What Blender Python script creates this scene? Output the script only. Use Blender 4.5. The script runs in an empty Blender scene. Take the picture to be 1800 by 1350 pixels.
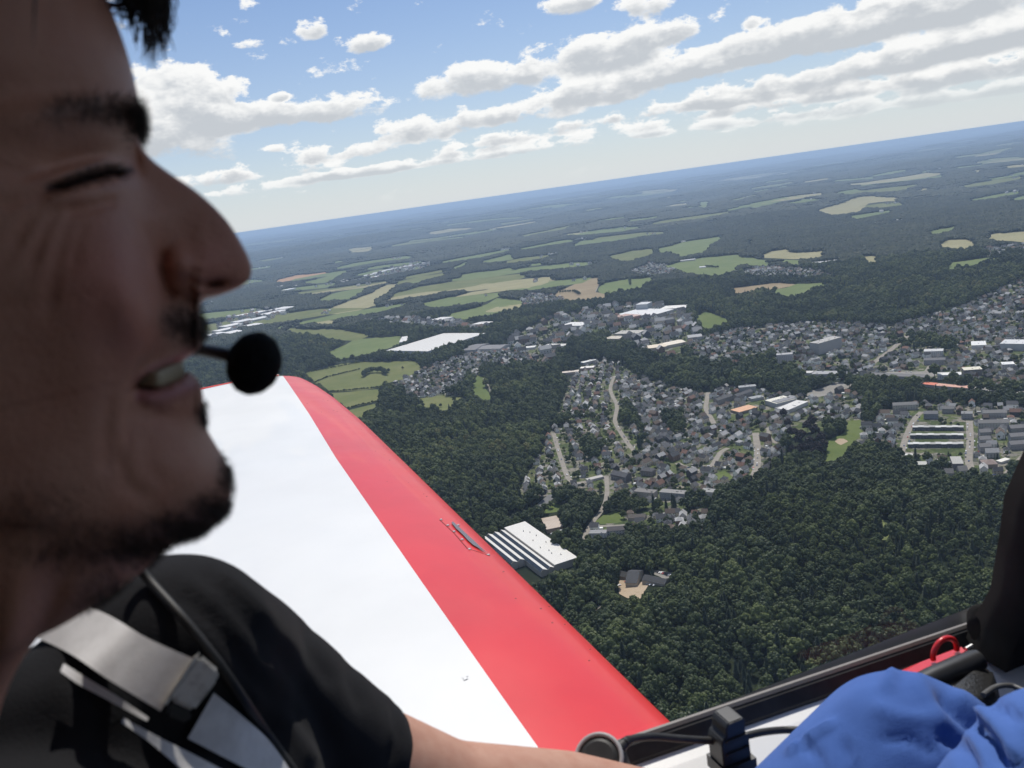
# Aerial view out of a small low-wing aeroplane: pilot in profile, left wing, town and woods below.
# Units are metres. The camera is the origin; the ground lies about 450 m below it.
import bpy, bmesh, math, random
import numpy as np
from mathutils import Vector, Matrix
from mathutils.bvhtree import BVHTree
from mathutils.geometry import delaunay_2d_cdt

R = math.radians
rng = np.random.default_rng(7)
random.seed(7)
scene = bpy.context.scene
COL = scene.collection

# ---------------------------------------------------------------- camera
ALT = 450.0
PITCH, ROLL, FPX = R(12.45), R(8.1), 1500.0          # FPX: focal length in pixels of an 1800 x 1350 frame
_r0 = np.array([1.0, 0, 0]); _u0 = np.array([0, math.sin(PITCH), math.cos(PITCH)])
FW = np.array([0, math.cos(PITCH), -math.sin(PITCH)])
RT = math.cos(ROLL) * _r0 - math.sin(ROLL) * _u0
UP = math.sin(ROLL) * _r0 + math.cos(ROLL) * _u0
cam_data = bpy.data.cameras.new('camera')
cam = bpy.data.objects.new('camera', cam_data)
COL.objects.link(cam)
scene.camera = cam
cam.matrix_world = Matrix(((RT[0], UP[0], -FW[0], 0), (RT[1], UP[1], -FW[1], 0), (RT[2], UP[2], -FW[2], 0), (0, 0, 0, 1)))
cam_data.sensor_width = 36.0
cam_data.lens = 36.0 * FPX / 1800.0
cam_data.clip_start = 0.02
cam_data.clip_end = 250000.0
cam_data.dof.use_dof = True
cam_data.dof.focus_distance = 300.0
cam_data.dof.aperture_fstop = 30.0 / 1.75            # 1.75 mm entrance pupil, as a phone has

# ---------------------------------------------------------------- sun, sky, exposure
SUN_AZ, SUN_EL = R(10.0), R(57.0)                     # azimuth from +Y towards +X
sun_dir = Vector((math.sin(SUN_AZ) * math.cos(SUN_EL), math.cos(SUN_AZ) * math.cos(SUN_EL), math.sin(SUN_EL)))
sun_data = bpy.data.lights.new('sun', 'SUN')
sun_data.energy = 4.3
sun_data.angle = R(0.53)
sun_data.color = (1.0, 0.95, 0.87)
sun = bpy.data.objects.new('sun', sun_data)
COL.objects.link(sun)
sun.rotation_euler = (-sun_dir).to_track_quat('-Z', 'Y').to_euler()

SKY_STRENGTH = 0.085
scene.view_settings.view_transform = 'Standard'
scene.view_settings.look = 'None'
scene.view_settings.gamma = 1.0
scene.view_settings.use_curve_mapping = False
scene.view_settings.exposure = 0.0


def ray(x, y):
    """Direction (unit depth) through pixel x, y of the 1800 x 1350 photograph."""
    return RT * ((x - 900.0) / FPX) - UP * ((y - 675.0) / FPX) + FW


def P(x, y, depth):
    return ray(x, y) * depth


def project(p):
    p = np.asarray(p, float)
    z = p @ FW
    z = np.where(np.abs(z) < 1e-6, 1e-6, z)
    return 900 + FPX * (p @ RT) / z, 675 - FPX * (p @ UP) / z, z


def inside(poly, x, y):
    """Even-odd test of many points against one polygon."""
    x = np.asarray(x); y = np.asarray(y)
    r_ = np.zeros(x.shape, bool)
    n = len(poly)
    for i in range(n):
        x1, y1 = poly[i]; x2, y2 = poly[(i + 1) % n]
        if y1 == y2:
            continue
        c = ((y1 > y) != (y2 > y)) & (x < (x2 - x1) * (y - y1) / (y2 - y1) + x1)
        r_ ^= c
    return r_


# ---------------------------------------------------------------- world: sky with cumulus
def azel(x, y):
    d = ray(x, y); d = d / np.linalg.norm(d)
    return math.atan2(d[0], d[1]), math.asin(d[2])


class NT:
    """Small helper for building node trees."""
    def __init__(self, tree):
        self.t = tree
        self.n = tree.nodes; self.l = tree.links
        self.n.clear()

    def node(self, kind, **kw):
        n = self.n.new(kind)
        for k, v in kw.items():
            if k == 'ins':
                for i, val in v.items():
                    self.put(n, i, val)
            else:
                setattr(n, k, v)
        return n

    def put(self, n, i, val):
        if isinstance(val, bpy.types.NodeSocket):
            self.l.new(val, n.inputs[i])
        else:
            n.inputs[i].default_value = val

    def math(self, op, a, b=0.0, c=0.0, clamp=False):
        n = self.n.new('ShaderNodeMath'); n.operation = op; n.use_clamp = clamp
        for i, v in enumerate((a, b, c)):
            if v is not None:
                self.put(n, i, v)
        return n.outputs[0]

    def smooth(self, x, lo, hi):
        n = self.n.new('ShaderNodeMapRange'); n.interpolation_type = 'SMOOTHSTEP'
        self.put(n, 0, x); self.put(n, 1, lo); self.put(n, 2, hi); self.put(n, 3, 0.0); self.put(n, 4, 1.0)
        return n.outputs[0]

    def mix(self, f, a, b):
        n = self.n.new('ShaderNodeMix'); n.data_type = 'RGBA'
        self.put(n, 0, f); self.put(n, 6, a); self.put(n, 7, b)
        return n.outputs[2]

    def noise(self, vec, scale, detail=4.0, rough=0.5, dist=0.0):
        n = self.n.new('ShaderNodeTexNoise')
        if vec is not None:
            self.put(n, 'Vector', vec)
        self.put(n, 'Scale', scale); self.put(n, 'Detail', detail); self.put(n, 'Roughness', rough); self.put(n, 'Distortion', dist)
        return n.outputs[0]

    def ramp(self, f, stops):
        n = self.n.new('ShaderNodeValToRGB')
        e = n.color_ramp.elements
        while len(e) < len(stops):
            e.new(0.5)
        for el, (p, c) in zip(e, stops):
            el.position = p
            el.color = c if len(c) == 4 else (*c, 1)
        self.put(n, 0, f)
        return n.outputs[0]


world = bpy.data.worlds.new('World')
scene.world = world
world.use_nodes = True


def build_sky():
    k = NT(world.node_tree)
    out = k.node('ShaderNodeOutputWorld')
    sky = k.node('ShaderNodeTexSky', sky_type='NISHITA', sun_disc=False, sun_elevation=SUN_EL, sun_rotation=SUN_AZ,
                 altitude=600.0, air_density=1.0, dust_density=0.55, ozone_density=1.6)
    bg = k.node('ShaderNodeBackground')
    bg.inputs[1].default_value = SKY_STRENGTH
    tc = k.node('ShaderNodeTexCoord').outputs['Generated']
    sep = k.node('ShaderNodeSeparateXYZ'); k.l.new(tc, sep.inputs[0])
    dx, dy, dz = sep.outputs
    el = k.math('ARCSINE', dz)
    az = k.math('ARCTAN2', dx, dy)
    # cumulus heaps: azimuth and elevation of each heap (from the photograph's pixels), half width, half height, weight
    heaps = [(300, 212, 105, 58, .42), (350, 160, 60, 34, .30), (430, 208, 90, 20, .26), (565, 190, 118, 22, .38), (275, 125, 55, 20, .26),
             (845, 138, 100, 25, .48), (1065, 82, 98, 29, .46), (1195, 56, 55, 15, .34), (1000, 6, 46, 16, .40),
             (1140, 4, 42, 22, .40), (950, 192, 95, 17, .34), (1080, 152, 105, 22, .38), (1230, 108, 105, 24, .40),
             (1400, 66, 120, 28, .42), (1570, 28, 130, 30, .42), (1740, -14, 130, 32, .40), (1030, 122, 90, 13, .22),
             (765, 220, 100, 18, .36), (630, 262, 130, 12, .32), (480, 300, 120, 13, .30), (930, 234, 130, 9, .28), (345, 318, 70, 12, .26),
             (1310, 160, 120, 17, .36), (1490, 124, 120, 20, .36), (1650, 84, 110, 22, .38), (1790, 50, 100, 24, .36), (1190, 190, 150, 9, .28),
             (1420, 170, 160, 11, .30), (1640, 140, 130, 14, .32), (1790, 108, 100, 17, .32), (720, 290, 230, 8, .22), (1010, 252, 200, 7, .22),
             (1330, 208, 230, 8, .22), (1620, 180, 220, 9, .24), (520, 322, 160, 8, .26), (820, 262, 120, 8, .26), (1120, 222, 140, 8, .26), (1480, 192, 120, 8, .24), (1730, 160, 110, 9, .26), (640, 300, 120, 7, .24),
             (550, 50, 25, 16, .42), (642, 77, 34, 13, .42), (492, 170, 15, 6, .36), (1320, 38, 14, 9, .36), (435, 78, 26, 7, .24), (480, 262, 17, 6, .32)]
    ae = k.node('ShaderNodeCombineXYZ', ins={0: az, 1: el}).outputs[0]
    tot = None
    for (x, y, sx, sy, amp) in heaps:
        a0, e0 = azel(x, y)
        ma = k.node('ShaderNodeVectorMath', operation='MULTIPLY_ADD')
        k.l.new(ae, ma.inputs[0]); ma.inputs[1].default_value = (FPX / sx, FPX / sy, 0); ma.inputs[2].default_value = (-a0 * FPX / sx, -e0 * FPX / sy, 1.0)
        ln = k.node('ShaderNodeVectorMath', operation='LENGTH'); k.l.new(ma.outputs[0], ln.inputs[0])
        mr = k.node('ShaderNodeMapRange', interpolation_type='SMOOTHSTEP', ins={0: ln.outputs['Value'], 1: 1.0, 2: 1.92, 3: amp * 0.84, 4: 0.0}).outputs[0]
        sc = k.node('ShaderNodeVectorMath', operation='SCALE'); k.l.new(ma.outputs[0], sc.inputs[0]); k.l.new(mr, sc.inputs['Scale'])
        if tot is None:
            tot = sc.outputs[0]
        else:
            ad = k.node('ShaderNodeVectorMath', operation='ADD'); k.l.new(tot, ad.inputs[0]); k.l.new(sc.outputs[0], ad.inputs[1]); tot = ad.outputs[0]
    st = k.node('ShaderNodeSeparateXYZ'); k.l.new(tot, st.inputs[0])
    hsum, bias = st.outputs[1], st.outputs[2]
    hgt = k.math('DIVIDE', hsum, k.math('MAXIMUM', bias, 0.03))           # -1 at the base of a heap, +1 at its crown
    beside = k.smooth(k.math('ABSOLUTE', az), 0.62, 0.95)                  # beside the frame: plain scattered cumulus
    bias = k.math('ADD', bias, k.math('MULTIPLY', beside, 0.13))
    # billows, flatter towards the horizon
    cx = k.node('ShaderNodeCombineXYZ', ins={0: az, 1: k.math('MULTIPLY', el, 1.7), 2: 0.37}).outputs[0]
    cx2 = k.node('ShaderNodeCombineXYZ', ins={0: k.math('ADD', az, 0.004), 1: k.math('MULTIPLY', k.math('ADD', el, 0.011), 1.7), 2: 0.37}).outputs[0]
    n1 = k.noise(cx, 24.0, 6.0, 0.60)
    n2 = k.noise(cx2, 24.0, 3.0, 0.60)
    amp_n = k.math('ADD', 0.72, k.math('MULTIPLY', k.smooth(hgt, -0.9, 0.4), 0.75))
    fld = k.math('ADD', bias, k.math('MULTIPLY', k.math('SUBTRACT', n1, 0.5), amp_n))
    alpha = k.smooth(fld, 0.135, 0.285)
    thick = k.smooth(fld, 0.17, 0.46)
    puff = k.math('MULTIPLY', k.math('SUBTRACT', n1, n2), 2.6)
    lum = k.smooth(k.math('ADD', k.math('ADD', hgt, puff), k.math('MULTIPLY', k.math('SUBTRACT', 0.62, thick), 0.9)), -0.75, 0.55)
    col = k.mix(lum, (0.67, 0.705, 0.75, 1), (1.15, 1.145, 1.13, 1))
    vis = k.math('MULTIPLY', k.smooth(el, R(0.2), R(3.4)), 0.97)
    a = k.math('MULTIPLY', alpha, vis)
    haze_f = k.math('MULTIPLY', k.math('POWER', 2.718, k.math('MULTIPLY', k.math('MAXIMUM', el, 0.0), -8.0)), 0.88)
    deep = k.node('ShaderNodeVectorMath', operation='MULTIPLY'); k.l.new(sky.outputs[0], deep.inputs[0]); deep.inputs[1].default_value = (0.80, 0.96, 1.18)
    skyc = k.mix(haze_f, deep.outputs[0], (8.9, 9.25, 9.55, 1))
    lit = k.node('ShaderNodeVectorMath', operation='SCALE'); k.l.new(col, lit.inputs[0]); lit.inputs['Scale'].default_value = 10.4
    k.l.new(k.mix(a, skyc, lit.outputs[0]), bg.inputs[0])
    k.l.new(bg.outputs[0], out.inputs[0])


build_sky()
world.cycles.sampling_method = 'MANUAL'
world.cycles.sample_map_resolution = 512
scene.cycles.use_denoising = True
scene.cycles.max_bounces = 6
scene.cycles.diffuse_bounces = 3
scene.cycles.glossy_bounces = 3
scene.cycles.transmission_bounces = 3
scene.cycles.transparent_max_bounces = 12
scene.cycles.volume_bounces = 0
scene.cycles.use_adaptive_sampling = True
scene.cycles.adaptive_threshold = 0.015
scene.cycles.caustics_reflective = False
scene.cycles.caustics_refractive = False


# ---------------------------------------------------------------- object helpers
def tag(o, label=None, cat=None, group=None, kind=None):
    if label: o['label'] = label
    if cat: o['category'] = cat
    if group: o['group'] = group
    if kind: o['kind'] = kind
    return o


def link(name, me, parent=None, mat=None):
    o = bpy.data.objects.new(name, me)
    COL.objects.link(o)
    if parent is not None:
        o.parent = parent
    if mat is not None and me is not None and not me.materials:
        me.materials.append(mat)
    return o


def empty(name, loc=(0, 0, 0), rz=0.0):
    o = bpy.data.objects.new(name, None)
    o.empty_display_size = 0.1
    COL.objects.link(o)
    o.location = loc
    o.rotation_euler = (0, 0, rz)
    return o


def mesh_np(name, verts, faces, smooth=False):
    """Mesh from arrays; faces is a list/array of equal-length index tuples."""
    verts = np.asarray(verts, np.float32); faces = np.asarray(faces, np.int32)
    me = bpy.data.meshes.new(name)
    me.vertices.add(len(verts)); me.vertices.foreach_set('co', verts.ravel())
    nf, k = faces.shape
    me.loops.add(nf * k); me.loops.foreach_set('vertex_index', faces.ravel())
    me.polygons.add(nf); me.polygons.foreach_set('loop_start', np.arange(0, nf * k, k, dtype=np.int32))
    me.polygons.foreach_set('use_smooth', np.full(nf, smooth))
    me.update(calc_edges=True)
    return me


class MB:
    """Collects polygons with material slots, then builds one mesh."""
    def __init__(self):
        self.v = []; self.f = []; self.m = []; self.sm = []

    def add(self, vs, fs, mi=0, smooth=False):
        b = len(self.v)
        self.v.extend([tuple(map(float, p)) for p in vs])
        for f in fs:
            self.f.append(tuple(b + i for i in f)); self.m.append(mi); self.sm.append(smooth)

    def box(self, c, s, mi=0, rz=0.0, M=None):
        x, y, z = s[0] / 2, s[1] / 2, s[2] / 2
        vs = [Vector(p) for p in ((-x, -y, -z), (x, -y, -z), (x, y, -z), (-x, y, -z), (-x, -y, z), (x, -y, z), (x, y, z), (-x, y, z))]
        if rz:
            q = Matrix.Rotation(rz, 3, 'Z'); vs = [q @ p for p in vs]
        if M is not None:
            vs = [M @ p for p in vs]
        vs = [p + Vector(c) for p in vs]
        self.add(vs, [(0, 3, 2, 1), (4, 5, 6, 7), (0, 1, 5, 4), (1, 2, 6, 5), (2, 3, 7, 6), (3, 0, 4, 7)], mi)

    def prism(self, ring, h0, h1, mi=0, mi_top=None):
        n = len(ring)
        vs = [(p[0], p[1], h0) for p in ring] + [(p[0], p[1], h1) for p in ring]
        self.add(vs, [(i, (i + 1) % n, n + (i + 1) % n, n + i) for i in range(n)], mi)
        self.add([vs[n + i] for i in range(n)], [tuple(range(n))], mi if mi_top is None else mi_top)

    def tube(self, pts, rad, n=8, mi=0, cap=True):
        pts = [Vector(p) for p in pts]
        rad = rad if hasattr(rad, '__len__') else [rad] * len(pts)
        rings = []
        t0 = (pts[1] - pts[0]).normalized()
        nrm = t0.orthogonal().normalized()
        for i, p in enumerate(pts):
            a = pts[max(i - 1, 0)]; b = pts[min(i + 1, len(pts) - 1)]
            t = (b - a).normalized()
            nrm = (nrm - t * nrm.dot(t)).normalized()
            bn = t.cross(nrm)
            rings.append([p + (nrm * math.cos(2 * math.pi * j / n) + bn * math.sin(2 * math.pi * j / n)) * rad[i] for j in range(n)])
        vs = [q for r_ in rings for q in r_]
        fs = []
        for i in range(len(pts) - 1):
            for j in range(n):
                fs.append((i * n + j, i * n + (j + 1) % n, (i + 1) * n + (j + 1) % n, (i + 1) * n + j))
        self.add(vs, fs, mi, True)
        if cap:
            self.add(rings[0], [tuple(range(n - 1, -1, -1))], mi)
            self.add(rings[-1], [tuple(range(n))], mi)

    def mesh(self, name, mats=()):
        me = bpy.data.meshes.new(name)
        me.from_pydata(self.v, [], self.f)
        me.polygons.foreach_set('material_index', self.m)
        me.polygons.foreach_set('use_smooth', self.sm)
        for m in mats:
            me.materials.append(m)
        me.update()
        return me


# ---------------------------------------------------------------- materials
def principled(name, color, rough=0.6, spec=0.5, metal=0.0, coat=0.0):
    m = bpy.data.materials.new(name); m.use_nodes = True
    k = NT(m.node_tree)
    out = k.node('ShaderNodeOutputMaterial')
    b = k.node('ShaderNodeBsdfPrincipled')
    b.inputs['Base Color'].default_value = (*color, 1)
    b.inputs['Roughness'].default_value = rough
    b.inputs['Specular IOR Level'].default_value = spec
    b.inputs['Metallic'].default_value = metal
    b.inputs['Coat Weight'].default_value = coat
    k.l.new(b.outputs[0], out.inputs[0])
    return m, k, b


def objcoord(k):
    return k.node('ShaderNodeTexCoord').outputs['Object']


def worldpos(k):
    return k.node('ShaderNodeNewGeometry').outputs['Position']


def bump(k, b, height, strength, dist):
    n = k.node('ShaderNodeBump')
    n.inputs['Strength'].default_value = strength; n.inputs['Distance'].default_value = dist
    k.l.new(height, n.inputs['Height']); k.l.new(n.outputs[0], b.inputs['Normal'])


def flatmat(name, color, rough=0.8, var=0.15, scale=1.0, spec=0.3, coord='object'):
    """A plain material with mottled colour."""
    m, k, b = principled(name, color, rough, spec)
    vec = objcoord(k) if coord == 'object' else worldpos(k)
    n = k.noise(vec, scale, 5.0, 0.6)
    c1 = tuple(max(0, c * (1 - var)) for c in color) + (1,); c2 = tuple(min(1, c * (1 + var)) for c in color) + (1,)
    k.l.new(k.mix(k.smooth(n, 0.3, 0.7), c1, c2), b.inputs['Base Color'])
    return m


def tintmat(name, rough=0.8, var=0.18, scale=0.6, spec=0.3):
    """Colour comes from the object's own colour, mottled."""
    m, k, b = principled(name, (0.5, 0.5, 0.5), rough, spec)
    oi = k.node('ShaderNodeObjectInfo').outputs['Color']
    n = k.noise(worldpos(k), scale, 4.0, 0.6)
    s = k.node('ShaderNodeVectorMath', operation='SCALE'); k.l.new(oi, s.inputs[0])
    k.l.new(k.math('ADD', k.math('MULTIPLY', n, 2 * var), 1 - var), s.inputs['Scale'])
    k.l.new(s.outputs[0], b.inputs['Base Color'])
    return m


# ================================================================ THE LAND
def sstep(x, a, b):
    t = np.clip((x - a) / (b - a), 0, 1)
    return t * t * (3 - 2 * t)


_wav = [(rng.uniform(0, 6.28), rng.uniform(0, 6.28), l, a) for l, a in ((9000, 1.0), (6100, .8), (4300, .7), (3100, .5), (2300, .35), (1500, .22))]

_wav2 = [(rng.uniform(0, 6.28), rng.uniform(0, 6.28), l, a) for l, a in ((1900, 9.0), (1250, 6.0), (820, 3.5))]


def relief(x, y):
    """Ground height above the valley floor (valley floor = -ALT)."""
    d = np.sqrt(x * x + y * y)
    s = 0
    for ph, ps, l, a in _wav:
        s = s + a * np.sin(x * 6.283 / l * math.cos(ps) + y * 6.283 / l * math.sin(ps) + ph)
    h = s * (4 * sstep(d, 2200, 4500) + 16 * sstep(d, 4500, 11000) + 18 * sstep(d, 11000, 30000))
    for ph, ps, l, a in _wav2:
        h = h + a * np.sin(x * 6.283 / l * math.cos(ps) + y * 6.283 / l * math.sin(ps) + ph) * sstep(d, 3800, 7500)
    h = h + 28 * np.exp(-(((x - 330) / 190) ** 2 + ((y - 930) / 170) ** 2))          # wooded knoll in front of the estate
    h = h + 18 * np.exp(-(((x - 120) / 160) ** 2 + ((y - 740) / 120) ** 2))
    h = h + 25 * np.exp(-(((x + 300) / 220) ** 2 + ((y - 1650) / 240) ** 2))         # wood behind the wing
    h = h + 30 * np.exp(-(((x - 1500) / 600) ** 2 + ((y - 2600) / 420) ** 2))        # hillside houses on the far right
    return h


def G(px, py):
    """Where the ray through a pixel meets the ground: a real point of the land."""
    d = ray(px, py)
    t = np.geomspace(500, 110000, 900)
    pts = d[None, :] * t[:, None]
    f = pts[:, 2] - (relief(pts[:, 0], pts[:, 1]) - ALT)
    i = np.argmax(f < 0)
    if f[i] >= 0:
        i = len(t) - 1
    i = max(i, 1)
    a, b = t[i - 1], t[i]
    for _ in range(30):
        m = 0.5 * (a + b); p = d * m
        if p[2] - (relief(p[0], p[1]) - ALT) < 0: b = m
        else: a = m
    return d * b


def gz(x, y):
    return relief(np.asarray(x, float), np.asarray(y, float)) - ALT


# ---- ground sheet: rings around the point below the aeroplane, out to the horizon
def build_ground():
    rad = np.concatenate([[0.5], np.geomspace(60, 500, 14), np.geomspace(520, 92000, 330)])
    ang = np.concatenate([np.radians(np.arange(-60, 60.01, 0.5)), np.radians(np.arange(64, 300, 4.0))])
    A, Rr = np.meshgrid(ang, rad)
    X = Rr * np.sin(A); Y = Rr * np.cos(A); Z = gz(X, Y)
    v = np.stack([X, Y, Z], -1).reshape(-1, 3)
    na, nr = len(ang), len(rad)
    i, j = np.meshgrid(np.arange(nr - 1), np.arange(na), indexing='ij')
    j2 = (j + 1) % na
    f = np.stack([i * na + j, i * na + j2, (i + 1) * na + j2, (i + 1) * na + j], -1).reshape(-1, 4)[:, ::-1]
    me = mesh_np('ground', v, f, True)
    m, k, b = principled('woodland_floor', (0.03, 0.035, 0.02), 0.95, 0.1)
    pos = worldpos(k)
    n1 = k.noise(pos, 0.0011, 6.0, 0.6)
    n2 = k.noise(pos, 0.02, 6.0, 0.7)
    c = k.mix(k.smooth(n2, 0.3, 0.7), (0.012, 0.019, 0.010, 1), (0.024, 0.031, 0.014, 1))
    far = k.mix(k.smooth(n1, 0.50, 0.62), c, (0.034, 0.043, 0.021, 1))
    k.l.new(far, b.inputs['Base Color'])
    me.materials.append(m)
    o = link('ground', me)
    tag(o, 'rolling dark green land reaching to the horizon', 'ground', kind='structure')


build_ground()


def chaikin(p, n=2):
    p = [np.array(q, float) for q in p]
    for _ in range(n):
        q = []
        for i in range(len(p)):
            a, b = p[i], p[(i + 1) % len(p)]
            q += [a * .75 + b * .25, a * .25 + b * .75]
        p = q
    return p


def drape(poly_xy, off, step):
    """Triangulated sheet over a world polygon, lying on the relief."""
    p = np.array(poly_xy)
    lo, hi = p.min(0), p.max(0)
    step = max(step, (hi - lo).max() / 40)
    gx, gy = np.meshgrid(np.arange(lo[0] + step / 2, hi[0], step), np.arange(lo[1] + step / 2, hi[1], step))
    gx, gy = gx.ravel(), gy.ravel()
    s = inside(poly_xy, gx, gy)
    pts = [Vector((float(a), float(b))) for a, b in poly_xy] + [Vector((float(a), float(b))) for a, b in zip(gx[s], gy[s])]
    n = len(poly_xy)
    vs, _, fs, *_ = delaunay_2d_cdt(pts, [], [list(range(n))], 1, 1e-3)
    V = np.array([(q[0], q[1]) for q in vs])
    V3 = np.column_stack([V, gz(V[:, 0], V[:, 1]) + off])
    out = []
    for f in fs:
        a, b, c = V[f[0]], V[f[1]], V[f[2]]
        cr = (b[0] - a[0]) * (c[1] - a[1]) - (b[1] - a[1]) * (c[0] - a[0])
        out.append(tuple(f) if cr > 0 else (f[0], f[2], f[1]))
    return V3, out


def field_material(name, c1, c2, stripe=0.0, ang=0.0):
    m, k, b = principled(name, c1, 0.95, 0.1)
    pos = worldpos(k)
    n = k.noise(pos, 0.012, 6.0, 0.65)
    c = k.mix(k.smooth(n, 0.3, 0.72), (*c1, 1), (*c2, 1))
    n2 = k.noise(pos, 0.16, 4.0, 0.6)
    c = k.mix(k.math('MULTIPLY', k.smooth(n2, 0.45, 0.75), 0.25), c, (c1[0] * .55, c1[1] * .6, c1[2] * .5, 1))
    if stripe:
        mp = k.node('ShaderNodeMapping'); k.l.new(pos, mp.inputs[0]); mp.inputs['Rotation'].default_value = (0, 0, ang)
        w = k.node('ShaderNodeTexWave'); k.l.new(mp.outputs[0], w.inputs[0]); w.inputs['Scale'].default_value = 0.03; w.inputs['Distortion'].default_value = 0.8
        c = k.mix(k.math('MULTIPLY', w.outputs[1], stripe), c, (*c2, 1))
    k.l.new(c, b.inputs['Base Color'])
    return m


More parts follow.
